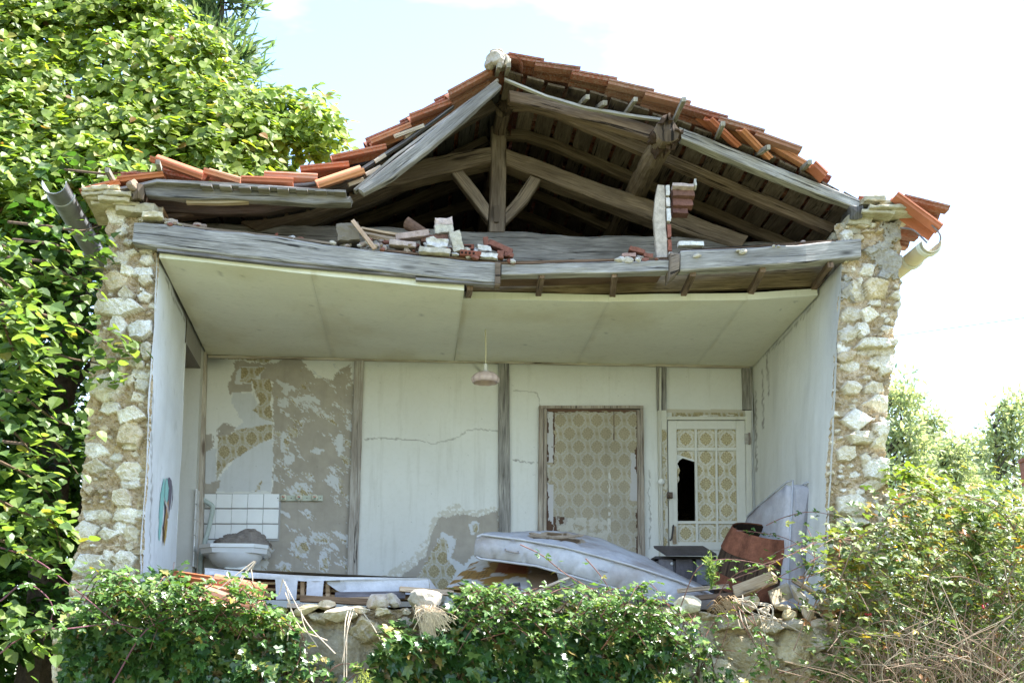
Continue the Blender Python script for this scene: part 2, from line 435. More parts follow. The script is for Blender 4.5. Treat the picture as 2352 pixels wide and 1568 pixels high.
BLADE = (np.array([(-.05, 0, 0), (.05, 0, 0), (0, 1, 0)]), [(0, 1, 2)])
def rv(n, r=rng):
    v = r.normal(size=(n, 3)); return v/np.linalg.norm(v, axis=1)[:, None]
def lcol(n, pal, wts, jit=.18, r=rng):
    i = r.choice(len(pal), n, p=np.array(wts)/sum(wts)); c = np.array(pal)[i]
    return c*(1+r.uniform(-jit, jit, (n, 1)))*(1+r.uniform(-.06, .06, (n, 3)))
def masonry(X, Y, stones, seed, relief, pal, wts, mort, warp=5., gap=.22, mfun=None):
    """coursed rubble as a height field: X, Y picture-scale coordinates on the wall face; returns height (m) and colour"""
    r = np.random.default_rng(seed); sh = X.shape; x = (X+(fbm(X*.06, Y*.06, seed, 4)-.5)*warp*2).ravel(); y = (Y+(fbm(X*.06, Y*.06, seed+7, 4)-.5)*warp*2).ravel()
    d1 = np.full(x.size, 9.); d2 = np.full(x.size, 9.); hh = np.zeros(x.size); col = np.tile(np.array(mort, float), (x.size, 1))
    for (cx, cy, w_, h_) in stones:
        m = (np.abs(x-cx) < w_*.9) & (np.abs(y-cy) < h_*.9); i = np.nonzero(m)[0]
        if not len(i): continue
        K = int(r.integers(4, 7)); a = np.arange(K)*2*np.pi/K+r.uniform(0, 6)+r.uniform(-.25, .25, K); dx = (x[i]-cx)/(w_*.5); dy = (y[i]-cy)/(h_*.5)
        d = np.max(np.cos(a)[None]*dx[:, None]+np.sin(a)[None]*dy[:, None], 1)/r.uniform(.78, .94)
        sz = min(w_, h_)/310.; hi = relief*r.uniform(.35, 1.2)*min(1.6, .5+sz*7); g = r.normal(size=(3, 2))*.42; pl = np.min(np.stack([g[k, 0]*dx+g[k, 1]*dy+.12*k for k in range(3)]), 0)
        e = np.clip((1-d)/gap, 0, 1); e = e**.7; ht = e*(hi+pl*sz*.45); c = np.array(pal)[r.choice(len(pal), p=np.array(wts)/sum(wts))]*r.uniform(.9, 1.08)
        if mfun is not None: c = mfun(cx, cy, c)
        b_ = d < d1[i]; j = i[b_]; d2[j] = d1[j]; d1[j] = d[b_]; hh[j] = ht[b_]; k_ = d[b_] < 1; jj = j[k_]; col[jj] = c; q = ~k_; hh[j[q]] = 0
    n1 = fbm(x*.11, y*.13, seed+3, 4)-.5; n2 = fbm(x*.3, y*.3, seed+4, 3)-.5
    H = hh+n1*.03+n2*.012; H[d1 >= 1] += (n1*.03)[d1 >= 1]+.008
    col *= (1+.25*(fbm(x*.03, y*.03, seed+5, 3)-.5)+.22*n2)[:, None]
    return H.reshape(sh), col
def fill_stones(stones, X0, X1, Y0, Y1, inside, r, n, hs, hp, asp=(1.1, 2.0), pack=.44):
    pts = [tuple(q[:4]) for q in stones]
    for k in range(n):
        x, y = r.uniform(X0, X1), r.uniform(Y0, Y1); h_ = r.choice(hs, p=hp); w_ = h_*r.uniform(*asp)
        if not inside(x, y): continue
        if all(abs(x-a) > (w_+c)*pack or abs(y-b_) > (h_+d)*pack for a, b_, c, d in pts): pts.append((x, y, w_, h_))
    return pts
#@@SETTING
# ================================================================== SETTING
b = B()
v, q, u_, v_ = grid(lambda u, v: np.c_[(u-.5)*600+2, (v-.5)*600+60, np.full(len(u), GZ)], 60, 60)
v[:, 2] += np.where(np.abs(v[:, 0]-2)+np.abs(v[:, 1]) > 40, 0, (fbm(v[:, 0]*.4, v[:, 1]*.4, 3)-.5)*.25)
def ground_b(t, N):
    o = obco(N); a = noise(t, N, o, .35, 6, .6); e = noise(t, N, o, 9, 5, .7)
    c = mixc(t, N, ramp(t, N, a, .35, .65), (.10, .12, .055), (.19, .18, .10)); c = mixc(t, N, ramp(t, N, e, .35, .65), mixc(t, N, 1.0, c, (.6, .62, .5), 'MULTIPLY'), c)
    return bsdf(t, N, c, .95, bump(t, N, e, .8, .05), .1)
M['ground'] = mat('dry_grass_ground', ground_b)
tag(mk('ground', v, q, M['ground'], smooth=True), kind='structure')

# ------------------------------------------------------------------ house
house = empty('derelict_house', P(1176, 1462, D), 'derelict stone house with its front wall fallen away and its tiled roof sagging', 'house')

# --- rubble piers (broken ends of the side walls)
LP_OUT = [(238, 470), (245, 560), (222, 690), (205, 870), (192, 1030), (180, 1200), (162, 1340), (150, 1440), (140, 1640)]
LP_IN = [(372, 470), (366, 560), (353, 690), (345, 870), (338, 1030), (328, 1200), (322, 1340), (316, 1440), (310, 1640)]
RP_IN = [(1925, 520), (1938, 600), (1930, 690), (1920, 860), (1914, 980), (1903, 1070), (1903, 1190), (1900, 1300), (1895, 1640)]
RP_OUT = [(2070, 490), (2069, 600), (2067, 690), (2054, 800), (2042, 900), (2034, 980), (2040, 1060), (2040, 1190), (2042, 1300), (2045, 1640)]
def edge_at(E, y): return np.interp(y, [p[1] for p in E], [p[0] for p in E])
LPS = [(265.8, 495.3, 41, 34), (325, 481, 14, 14), (342, 504.5, 46, 14), (280, 532.7, 23, 17), (287.7, 518.6, 18, 12), (301.7, 579.5, 26, 14), (334.4, 576.3, 34, 12), (278, 595, 31, 25), (337, 596.6, 31, 25), (294, 623, 30, 20), (328, 623, 40, 19), (334, 643.4, 31, 22), (266, 646.5, 46, 37), (290.8, 679, 31, 28), (333, 682.4, 27, 19), (269, 707.3, 106, 34), (322, 757, 53, 40), (272, 748, 34, 40), (297, 810, 34, 28), (336, 804, 28, 34), (319, 835, 19, 19), (303, 833.6, 19, 14), (323.5, 857, 40, 23), (297, 874, 19, 19), (325, 882, 28, 25), (244, 888, 81, 53), (272, 851, 28, 25), (317, 913, 28, 17), (253, 932, 44, 19),
       (241.9, 901, 60, 26), (250.9, 938.7, 43, 22), (299.5, 953, 58, 32), (319, 912, 21, 14), (301, 998, 54, 50), (299.5, 1027, 40, 13), (216.7, 1034, 47, 32), (216.7, 1072, 47, 22), (297.7, 1082.7, 54, 40), (299.5, 1111.5, 43, 22), (206, 1124, 23, 18), (281.5, 1145.7, 43, 40), (292, 1181.7, 54, 29), (209.5, 1181.7, 36, 25), (238.3, 1185, 29, 22), (198.7, 1219.5, 40, 36), (245.5, 1224.9, 40, 22), (299.5, 1223, 32, 29), (274.3, 1210.5, 29, 25), (285, 1282.5, 54, 32), (213, 1300.5, 83, 50), (198.7, 1347, 86, 29), (281.5, 1311, 50, 29), (249, 1275, 22, 22), (177, 1380, 43, 25), (195, 1398, 43, 22), (267, 1048.5, 25, 18)]
RPS = [(1955, 891, 46, 30), (2008.5, 890, 40, 24), (2030, 925, 73, 34), (1965.8, 964.5, 58, 34), (1981, 1004, 61, 27), (2034, 999.6, 55, 52), (1944.5, 1040.8, 43, 34), (2020.8, 1077.4, 70, 46), (2007, 1112.5, 40, 18), (1956.7, 1159.8, 64, 46), (2045, 1178, 52, 34), (2049, 1138, 27, 27), (1956.7, 1199.5, 61, 24), (2005.5, 1211.7, 27, 15), (2040, 1223.9, 43, 34), (2040, 833.3, 55, 40), (2008.5, 834.8, 24, 21), (1953.6, 839.4, 40, 21), (1941.4, 818, 37, 24), (2023.5, 806, 95, 18), (1987, 1053, 18, 21), (2008.5, 1048.4, 17, 18), (1958, 1129, 14, 12), (1978, 1129, 20, 12),
       (1983.9, 515.4, 28, 15), (2004.9, 515.4, 16, 13), (1992.9, 530.4, 24, 8), (1944.9, 540.9, 23, 27), (1970.4, 545.4, 25, 20), (1992.9, 620.3, 27, 25), (1977.9, 645.8, 12, 16), (1964.4, 669.8, 48, 36), (2009.4, 665.3, 51, 39), (2031.9, 632.3, 24, 18), (2009.4, 695.3, 24, 12), (1955.4, 722.3, 45, 30), (1994.4, 722.3, 39, 30), (1979.4, 758.3, 36, 30), (1946.4, 764.3, 36, 33), (2036.4, 753.8, 25, 13), (2037.9, 735.8, 10, 10), (2012.4, 791.3, 84, 27), (1937.4, 797.3, 33, 36)]
PALS = [(.83, .81, .76), (.76, .72, .63), (.86, .85, .82), (.66, .58, .43), (.60, .52, .40)]
def pier(name, E0, E1, y0, y1, stones, seed, lab, sign, extra):
    r = np.random.default_rng(seed); b = B(); Y0 = .03; ny, nx = 520, 76
    ys = np.linspace(y0, y1, ny+1)
    A = np.interp(ys, [p[1] for p in E0], [p[0] for p in E0])+(fbm(ys*.04, ys*0+seed, 1, 4)-.5)*22*(1 if sign < 0 else .35)
    Bq = np.interp(ys, [p[1] for p in E1], [p[0] for p in E1])+(fbm(ys*.04, ys*0+seed+9., 2, 4)-.5)*22*(.35 if sign < 0 else 1)
    (Bq if sign < 0 else A)[...] += -sign*4.
    t = np.linspace(0, 1, nx+1); X = A[:, None]*(1-t)+Bq[:, None]*t; Yp = np.tile(ys[:, None], (1, nx+1)); Yp[0] += (vn(X[0]*.06, X[0]*0+1., seed)-.5)*22
    ins = lambda x, y: edge_at(E0, y)-4 < x < edge_at(E1, y)+4
    st = fill_stones([(x, y, w_*1.28, h_*1.32) for x, y, w_, h_ in stones], 130, 2080, y0, y1, ins, r, 9000, [9, 13, 18, 25], [.34, .3, .24, .12], (1.1, 1.9), .455)
    fn = None
    if extra: fn = lambda x, y, c: np.array((.46, .45, .43))*r.uniform(.85, 1.1) if extra(x, y) else c
    H, col = masonry(X, Yp, st, seed, .055, PALS, [.34, .26, .2, .12, .08], (.60, .50, .375), 3.0, .11, fn)
    if extra:
        w2 = X+(fbm(X*.05, Yp*.05, 33)-.5)*50; w3 = Yp+(fbm(X*.05, Yp*.05, 34)-.5)*50; g = np.vectorize(lambda a_, c_: bool(extra(a_, c_)))(w2, w3).ravel(); k_ = g & (fbm(X*.03, Yp*.03, 35).ravel() > .36); col[k_] = np.array((.44, .43, .41))*(1+.5*(fbm(X*.1, Yp*.1, 36).ravel()[k_]-.5))[:, None]; Hf = H.ravel(); Hf[k_] = Hf[k_]*.35+.03; H = Hf.reshape(X.shape)
    d = fw[None, None]*FPX+rt*(X-1176.)[..., None]-up*(Yp-784.)[..., None]; V = CAM+d*((Y0-CAM[1])/d[..., 1])[..., None]; V[..., 1] -= H-.03
    i = np.arange(ny)[:, None]*(nx+1)+np.arange(nx)[None]; q = np.stack([i, i+nx+1, i+nx+2, i+1], -1).reshape(-1, 4)
    vs = [V.reshape(-1, 3)]; cs = [col]; fs = [q]; n0 = V.shape[0]*V.shape[1]
    for k, ring in enumerate((V[:, 0], V[:, -1], V[0])):
        n = len(ring); inner = (k == 1) if sign < 0 else (k == 0); m1 = ring.copy(); m1[:, 1] = np.maximum(m1[:, 1]+.03, .07)
        if k < 2 and inner: m1[:, 0] += sign*.16
        bk = m1.copy(); bk[:, 1] = 5.2; vs += [ring, m1, bk]; cs.append(np.tile((.50, .43, .33), (3*n, 1))); ii = np.arange(n-1)
        for u_ in range(2): fs.append(np.stack([ii+u_*n, ii+u_*n+1, ii+u_*n+n+1, ii+u_*n+n], -1)+n0)
        n0 += 3*n
    return tag(mk(name, np.concatenate(vs), np.concatenate(fs), M['stone'], house, vcol=np.concatenate(cs)), lab)
pier('stone_wall', LP_OUT, LP_IN, 474, 1630, LPS, 3, 'left side wall, broken end of pale rubble stones in earth mortar', -1, None)
pier('stone_wall', RP_IN, RP_OUT, 512, 1630, RPS, 5, 'right side wall, broken end of white rubble stones, grey render near its top', 1,
     lambda x, y: (y < 600 and x > 2030) or (560 < y < 640 and x > 1990 and y < 560+(x-1960)*1.1) or (620 < y < 690 and x < 1960))
# flat cornice stones on both wall heads
def cornice(L_, base_c, sd):
    b = B(); r = np.random.default_rng(sd)
    for k, (x, y, w_, h_, Y) in enumerate(L_):
        block(b, P(x, y, Y)+V3(0, .12, 0), (w_/310, .46, h_/312), (0, r.uniform(-.05, .05), r.uniform(-.1, .1)), tuple(np.array(base_c)*r.uniform(.85, 1.15)), 0, sd*40+k, .011, 6)
    return b.build('cornice', [M['stone']], house)
cornice([(250, 442, 66, 9, -.05), (218, 446, 50, 10, -.03), (232, 456, 64, 9, -.02), (275, 455, 62, 11, -.05), (225, 466, 46, 9, .02), (262, 467, 70, 11, -.03), (305, 462, 40, 20, .02), (240, 478, 60, 9, .05), (290, 478, 60, 10, .02), (344, 488, 44, 22, .02), (350, 504, 46, 14, -.03), (300, 490, 60, 14, .03)], (.60, .56, .44), 2)
cornice([(2050, 474, 80, 9, .02), (2005, 466, 50, 14, .0), (2078, 486, 60, 9, .05), (2030, 485, 90, 9, -.04), (2065, 496, 70, 9, .0), (2010, 497, 80, 9, .0), (1985, 474, 34, 12, .05), (2092, 480, 36, 8, .2), (1965, 516, 60, 22, .10), (1945, 536, 56, 26, .16), (1925, 552, 40, 18, .22)], (.50, .48, .40), 3)

# --- interior plaster
Lft, Lfb = P(362, 572, .0), P(320, 1345, .0)
Lfb = Lft+(Lfb-Lft)*1.35                               # carry down to the floor
Rft, Rfb = P(1932, 604, .0), P(1905, 1190, .0)
Rfb = Rft+(Rfb-Rft)*1.95
Blt, Brt = P(472, 806, D), P(1728, 838, D)
Blb, Brb = P(452, 1300, D), P(1737, 1300, D)
Blb = Blt+(Blb-Blt)*1.42; Brb = Brt+(Brb-Brt)*1.42
def cracks(px, py, lines, c, wid=.9, col=(.18, .16, .14)):
    for l in lines:
        jx = px+(vn(px*.2, py*.2, 91)-.5)*5; jy = py+(vn(px*.2, py*.2, 92)-.5)*5
        a = (np.clip(wid+.9-dline(jx, jy, l), 0, 1)*(.35+.45*vn(px*.06, py*.06, 93)))[:, None]; c[:] = c*(1-a)+np.array(col)*a
    return c
# left wall: front length, then a recess towards the back
YN0, YN1 = 1.45, 2.30
def lw(Yv, s):                                         # s 0 top..1 bottom along the left wall plane
    t = np.clip(Yv/D, 0, 1); a = Lft[None]*(1-t)[:, None]+Blt[None]*t[:, None]; c = Lfb[None]*(1-t)[:, None]+Blb[None]*t[:, None]
    return a*(1-s)[:, None]+c*s[:, None]
def paint_lw(V, u, v):
    px, py = proj(V); c = np.tile((.78, .80, .84), (len(V), 1))
    g = fbm(V[:, 1]*1.2, V[:, 2]*2.5, 41)
    c *= (1-.22*np.clip(g-.5, 0, 1)*2)[:, None]
    c[(v < .02)] = (.3, .28, .25)
    m = fbm(V[:, 1]*6, V[:, 2]*6, 42) > .72; c[m] *= .9
    c = cracks(px, py, [[(352, 895), (348, 1000), (349, 1100), (346, 1200), (343, 1330)], [(382, 640), (400, 690), (425, 735)]], c)
    return c
v, q, u, vv = grid(lambda u, v: lw(u*YN0, v), 90, 130)
v[:, 0] += (fbm(v[:, 1]*2, v[:, 2]*2, 8)-.5)*.035
lp = mk('plaster_wall', v, q, M['plaster'], house, vcol=paint_lw(v, u, vv), smooth=True)
lp['label'] = 'left inner wall of white plaster with a painted patch'
b = B()
# recess: back, cheeks, soffit, then the last strip of wall and the wall above the recess
ND = .30; zt = P(440, 826, 2.0)[2]
def lwp(Y, z):
    a = lw(np.array([Y]), np.array([0.]))[0]; c = lw(np.array([Y]), np.array([1.]))[0]; t = (z-a[2])/(c[2]-a[2]); return a+(c-a)*t
zf = -.3
A0, A1, A2, A3 = lwp(YN0, zf), lwp(YN1, zf), lwp(YN1, zt), lwp(YN0, zt)
o = V3(-ND, 0, 0)
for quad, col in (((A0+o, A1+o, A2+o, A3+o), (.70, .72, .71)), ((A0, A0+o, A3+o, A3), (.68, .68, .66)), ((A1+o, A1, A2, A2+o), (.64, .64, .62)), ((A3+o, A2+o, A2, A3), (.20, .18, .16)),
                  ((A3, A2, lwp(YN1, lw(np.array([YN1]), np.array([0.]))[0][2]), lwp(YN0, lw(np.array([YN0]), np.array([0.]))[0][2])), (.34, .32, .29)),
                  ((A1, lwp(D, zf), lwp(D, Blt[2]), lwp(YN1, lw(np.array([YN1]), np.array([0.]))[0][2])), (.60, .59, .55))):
    f = bil(*quad); vv_, qq, uu, ww = grid(f, 12, 24); b.add(vv_, [tuple(x) for x in qq], col)
b.build('wall_recess', [M['plaster']], house)
# painted patch on the left wall (abstract strokes, thin paint)
b = B(); r = np.random.default_rng(12)
def stroke(pts, w0, col, off):
    p = curve([lwp(yy, zz) for yy, zz in pts], 6); p = p+V3(off, 0, 0); n = len(p); T = np.gradient(p, axis=0)
    wd = w0*np.sin(np.linspace(.25, 2.9, n))*(1+.35*(r.uniform(size=n)-.5)); S = np.cross(T, V3(1, 0, 0)); S /= np.linalg.norm(S, axis=1)[:, None]
    V = np.vstack([p+S*wd[:, None], p-S*wd[:, None]]); b.add(V, [(i, i+1, n+i+1, n+i) for i in range(n-1)], col)
def gz(px, py, Y): return (Y, P(px, py, Y)[2])
gy = lambda x: float(np.interp(x, [362, 380, 400, 415], [.52, .78, 1.06, 1.27]))
for pts, w_, col in ([[(376, 1100), (374, 1130), (372, 1165), (371, 1200), (369, 1240)], .085, (.30, .60, .57)], [[(381, 1098), (384, 1130), (388, 1160)], .075, (.33, .62, .60)],
                     [[(386, 1100), (394, 1120), (392, 1160), (390, 1190)], .07, (.17, .15, .20)], [[(379, 1150), (383, 1175), (378, 1215)], .035, (.11, .08, .12)],
                     [[(388, 1150), (385, 1180), (382, 1210), (380, 1245)], .055, (.45, .27, .12)], [[(376, 1150), (384, 1162), (392, 1190)], .02, (.62, .55, .52)],
                     [[(397, 1115), (399, 1140), (396, 1170)], .018, (.12, .09, .12)], [[(386, 1195), (382, 1225), (379, 1252)], .035, (.50, .33, .10)]):
    stroke([gz(x, y, gy(x)) for x, y in pts], w_, col, .006+.002*len(b.v))
g = b.build('graffiti', [M['plaster']], lp, smooth=False)
# right wall
def rw(u, v):
    a = Rft[None]*(1-u)[:, None]+Brt[None]*u[:, None]; c = Rfb[None]*(1-u)[:, None]+Brb[None]*u[:, None]; return a*(1-v)[:, None]+c*v[:, None]
v, q, u, vv = grid(rw, 130, 150)
v[:, 0] += (fbm(v[:, 1]*2, v[:, 2]*2, 18)-.5)*.03
# ragged broken front edge
px, py = proj(v); c = np.tile((.73, .725, .70), (len(v), 1))
g = fbm(v[:, 1]*5, v[:, 2]*1.0, 23); c *= (1-.35*np.clip(g-.45, 0, 1))[:, None]
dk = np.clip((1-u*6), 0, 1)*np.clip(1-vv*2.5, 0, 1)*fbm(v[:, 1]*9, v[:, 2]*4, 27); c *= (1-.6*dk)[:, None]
c = cracks(px, py, [[(1878, 685), (1840, 735), (1800, 775), (1762, 812), (1732, 842)], [(1762, 812), (1764, 870), (1766, 905)], [(1752, 850), (1753, 985)], [(1735, 900), (1738, 1080)]], c, 1.1)
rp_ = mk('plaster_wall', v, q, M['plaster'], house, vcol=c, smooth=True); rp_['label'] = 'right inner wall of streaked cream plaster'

# --- back partition
def wp(px, py, ax=0., ay=0., fine=True):
    """old damask paper: returns colour array; staggered medallions in a lattice (about 17 cm apart)"""
    W_, H_ = 41.9, 61.
    x = px-ax; y = py-ay; best = np.full(x.shape, 9.); bx = np.zeros(x.shape); by = np.zeros(x.shape)
    for ox, oy in ((0, 0), (W_/2, H_/2)):
        dx = (x-ox+W_/2) % W_-W_/2; dy = (y-oy+H_/2) % H_-H_/2; r_ = (np.abs(dx/13.)**1.6+np.abs(dy/14.5)**1.6)**.625; m = r_ < best; best[m] = r_[m]; bx[m] = dx[m]; by[m] = dy[m]
    sm = np.full(x.shape, 9.)
    for ox, oy in ((W_/2, 0), (0, H_/2)):
        dx = (x-ox+W_/2) % W_-W_/2; dy = (y-oy+H_/2) % H_-H_/2; sm = np.minimum(sm, np.hypot(dx/3.8, dy/5.))
    th = np.arctan2(by, bx)
    pale = np.array((.52, .495, .44)); gold = np.array((.375, .315, .19)); dgold = np.array((.29, .235, .13)); stem = np.array((.44, .395, .285))
    c = np.tile(stem, (x.size, 1))
    lat = (best > 1.02) & (best < 1.27+.06*np.cos(th*10)); c[lat] = pale
    med = best < 1.02+.07*np.cos(th*12); c[med] = gold
    pet = med & (np.cos(th*8+best*3)*np.cos(best*9.5) > .15); c[pet] = dgold
    hi = med & (np.cos(th*8)*np.sin(best*11+1) > .62); c[hi] = (.54, .47, .30)
    stm = (~med) & (~lat) & (np.abs(np.sin(x/W_*2*np.pi*2+np.sin(y/H_*4*np.pi)*1.4)) < .28); c[stm] = pale
    s2 = (sm < 1.); c[s2] = gold*1.04; c[sm < .45] = dgold*1.1
    return c
Zq = lambda pts, o=(423.4, 799.7), s=4.762: [(o[0]+x/s, o[1]+y/s) for x, y in pts]
NU, NV = 660, 330
v, q, u, vv = grid(bil(Blt, Brt, Brb, Blb), NU, NV)
px, py = proj(v)
rx = px+(fbm(px*.14, py*.14, 51, 5)-.5)*13; ry = py+(fbm(px*.14, py*.14, 52, 5)-.5)*13
tx = px+(vn(px*.5, py*.09, 53)-.5)*7+(fbm(px*.2, py*.2, 54)-.5)*6; ty = py+(vn(px*.1, py*.55, 55)-.5)*5
c = np.tile((.77, .77, .745), (len(v), 1))
st = fbm(v[:, 0]*.8, v[:, 2]*1.6, 31); c *= (1-.10*st)[:, None]
bare = np.array((.40, .36, .31)); back = np.array((.61, .62, .64)); crm = np.array((.68, .65, .55))
paper = wp(px, py, 12, 0)
bar_ = np.outer(.86+.28*fbm(px*.05, py*.05, 57), bare)
def put(m, col): c[m] = col[m] if getattr(col, 'ndim', 1) == 2 else col
mA = inpoly(rx, ry, Zq([(560, 120), (740, 150), (900, 180), (1130, 110), (1260, 110), (1370, 230), (1460, 350), (1620, 340), (1700, 230), (1820, 180), (1830, 1568), (1830, 2500), (900, 2500), (960, 1568), (975, 620), (960, 350), (800, 330), (740, 380), (470, 390), (470, 400), (540, 250)])); put(mA, bar_)
mA2 = (px > 627) & (px < 813) & inpoly(rx, ry, [(627, 870), (812, 870), (812, 1340), (600, 1340), (620, 1150), (627, 1100)]); put(mA2, bar_)
put(inpoly(tx, ty, Zq([(520, 490), (740, 490), (800, 600), (960, 720), (970, 830), (800, 870), (540, 890), (640, 800), (520, 600)])), back)
put(inpoly(tx, ty, Zq([(180, 1100), (350, 1100), (350, 1450), (560, 1200), (800, 1050), (975, 990), (950, 1568), (370, 1568), (340, 1480), (180, 1480)])), back)
put(inpoly(px, py, Zq([(500, 520), (470, 400), (540, 395), (740, 385), (740, 470), (520, 485)])), bar_)
put(inpoly(tx, ty, Zq([(620, 200), (900, 200), (820, 330), (760, 385), (560, 385), (570, 260)])), back)
for pl in ([(370, 960), (500, 950), (560, 890), (820, 850), (970, 830), (970, 980), (800, 1050), (600, 1180), (460, 1270), (350, 1440)], [(740, 340), (930, 330), (970, 450), (940, 600), (970, 800), (850, 770), (750, 680), (820, 600), (760, 430)],
           [(620, 210), (900, 210), (760, 340), (720, 380), (610, 360)], [(340, 80), (1000, 90), (880, 170), (760, 130), (340, 110)], [(850, 1440), (830, 1540), (770, 1568), (800, 1500)]):
    put(inpoly(px+(tx-px)*.5, py+(ty-py)*.5, Zq(pl)), paper)
put(inpoly(tx, ty, Zq([(180, 1480), (290, 1470), (400, 1430), (350, 1590), (180, 1590)])), bar_)
put(inpoly(tx, ty, Zq([(215, 950), (300, 920), (320, 1080), (210, 1150)])), bar_)
put(inpoly(tx, ty, Zq([(370, 880), (440, 810), (560, 860), (500, 950), (370, 960)])), bar_)
# torn flecks of backing paper on the bare plaster, some with print left
rg = (px > 628) & (px < 808) & (py > 835) & (py < 1325) | (px > 600) & (px < 640) & (py > 1245) & (py < 1320)
a_ = (px*.8+py*.6); b2_ = (-px*.6+py*.8)
fl = fbm(a_*.022, b2_*.06, 61, 4)+.30*(fbm(a_*.14, b2_*.5, 62, 3)-.5)
cl = fbm(px*.012, py*.012, 63, 2)
f1 = rg & (fl > .625-.10*(cl-.5)+np.where(px > 795, -.06, 0)); put(f1, back)
f2 = f1 & (fbm(px*.03, py*.03, 64, 3) > .50) & (fl > .665); put(f2, paper)
for cx, cy, sx, sy, pr in ((656, 895, 9, 15, 0), (650, 925, 12, 14, 0), (705, 915, 24, 9, 0), (655, 1015, 12, 24, 1), (661, 1055, 14, 14, 0), (728, 1035, 16, 7, 0), (780, 1020, 10, 26, 0), (690, 1130, 26, 22, 1), (735, 1235, 26, 14, 1), (690, 1255, 22, 26, 1), (745, 1290, 13, 26, 1), (650, 1300, 16, 10, 1)):
    e_ = np.hypot((tx-cx)/sx, (ty-cy)/sy)+.5*(fbm(a_*.1, b2_*.3, 66, 3)-.5)*2; m = rg & (e_ < .95); put(m, back)
    if pr: put(rg & (np.hypot((tx-cx-3)/sx, (ty-cy-4)/sy)+.8*(fbm(a_*.1, b2_*.3, 67, 3)-.5)*2 < .55), paper)
# centre: damp patch by the second post
Z6 = lambda pts: Zq(pts, (799.7, 1003.8), 2.778)
m = inpoly(rx, ry, Z6([(220, 890), (420, 740), (500, 640), (530, 530), (600, 460), (690, 420), (760, 470), (860, 460), (962, 440), (962, 640), (560, 900), (560, 990), (220, 990)])); put(m & (fbm(px*.2, py*.2, 71) > .42), np.array((.60, .57, .50)))
put(inpoly(rx, ry, Z6([(330, 900), (500, 750), (530, 610), (580, 520), (680, 490), (850, 500), (962, 470), (962, 1100), (330, 1100)])), bar_)
put(inpoly(tx, ty, Z6([(420, 930), (560, 690), (600, 600), (690, 650), (660, 770), (740, 820), (800, 740), (860, 800), (700, 980), (640, 1100), (400, 1100)])), back)
put(inpoly(tx, ty, Z6([(440, 900), (590, 640), (640, 660), (630, 780), (690, 840), (640, 960), (600, 1100), (420, 1100)])), paper)
put(inpoly(tx, ty, Z6([(765, 560), (800, 530), (835, 545), (830, 600), (790, 620)])), back); put(inpoly(tx, ty, Z6([(790, 560), (830, 550), (825, 600), (795, 610)])), paper)
# strip of paper over the door, blotchy darkening and dark spots towards the ceiling
put((px > 1544) & (px < 1716) & (py > 945) & (py < 963) & (fbm(px*.05, py*.3, 74) < .66), wp(px*1.05, py, 8, 954)*1.0)
put((px > 1532) & (px < 1722) & (py > 940) & (py < 947), np.array((.55, .50, .42)))
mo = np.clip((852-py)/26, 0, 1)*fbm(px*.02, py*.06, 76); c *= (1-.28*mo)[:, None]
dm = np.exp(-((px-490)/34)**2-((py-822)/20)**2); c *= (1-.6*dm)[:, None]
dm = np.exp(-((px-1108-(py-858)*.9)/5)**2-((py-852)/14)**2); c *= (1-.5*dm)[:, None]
c = cracks(px, py, [[(838, 1008), (880, 1006), (955, 1010), (995, 1018), (1050, 1005), (1075, 988), (1100, 985), (1146, 990)], [(1178, 896), (1205, 898), (1235, 903), (1240, 930)], [(1178, 1055), (1210, 1062), (1240, 1062)], [(1493, 1080), (1490, 1130), (1494, 1200), (1492, 1260)]], c, .8)
sp = fbm(px*.6, py*.6, 78, 2) > .93; c[sp] *= .7
# openings: broken door pane
keep = np.ones(len(q), bool)
fx, fy = px[q].mean(1), py[q].mean(1)
keep &= ~((fx > 1548) & (fx < 1700) & (fy > 975) & (fy < 1250))
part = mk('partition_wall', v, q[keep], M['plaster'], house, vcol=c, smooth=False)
part['label'] = 'back wall of the room, white with torn damask wallpaper'
def wbox(b, x0, y0, x1, y1, Y, th, col, mi=0, x0b=None, x1b=None, rough=.002, seed=None):
    """upright board on the back wall: traced corner to corner, front face at Y"""
    x0b = x0 if x0b is None else x0b; x1b = x1 if x1b is None else x1b
    st = []
    n = 2
    a = P(x0, y0, Y); d_ = P(x1, y0, Y); e = P(x0b, y1, Y); f = P(x1b, y1, Y)
    cs = resample([np.concatenate([a, d_]), np.concatenate([e, f])], .08)
    A, Bq = cs[:, :3], cs[:, 3:]; off = V3(0, th/2, 0)
    return sweep(b, (A+Bq)/2+off, (A-Bq)/2, np.tile(off, (len(cs), 1)), col, mi, None, rough, seed if seed is not None else int(rng.integers(1, 90)))
for x0, y0, x1, y1, x0b, x1b, lab in ((814, 828, 836, 1420, 793, 818, None), (1145, 834, 1170, 1420, 1146, 1174, None), (1509, 841, 1531, 942, 1510, 1531, 'short bare grey post above the door, left'), (1705, 845, 1727, 940, 1707, 1728, 'short bare grey post above the door, in the corner')):
    b = B(); wbox(b, x0, y0, x1, y1, D-.035, .06, (1, 1, 1), x0b=x0b, x1b=x1b, rough=.004)
    po = b.build('wall_post', [M['worn_paint'] if x0 == 814 else M['grey_wood']], house)
b = B(); wbox(b, 462, 806, 474, 1420, D-.10, .09, (1.25, 1.22, 1.15), x0b=448, x1b=462, rough=.003); b.build('wall_post', [M['worn_paint']], house)
b = B(); timber(b, [(478, 815, 478, 820, D-.04), (1000, 826, 1000, 831, D-.04), (1722, 839, 1722, 845, D-.04)], .035, (1.3, 1.26, 1.12), rough=.003); b.build('cornice_strip', [M['worn_paint']], house)

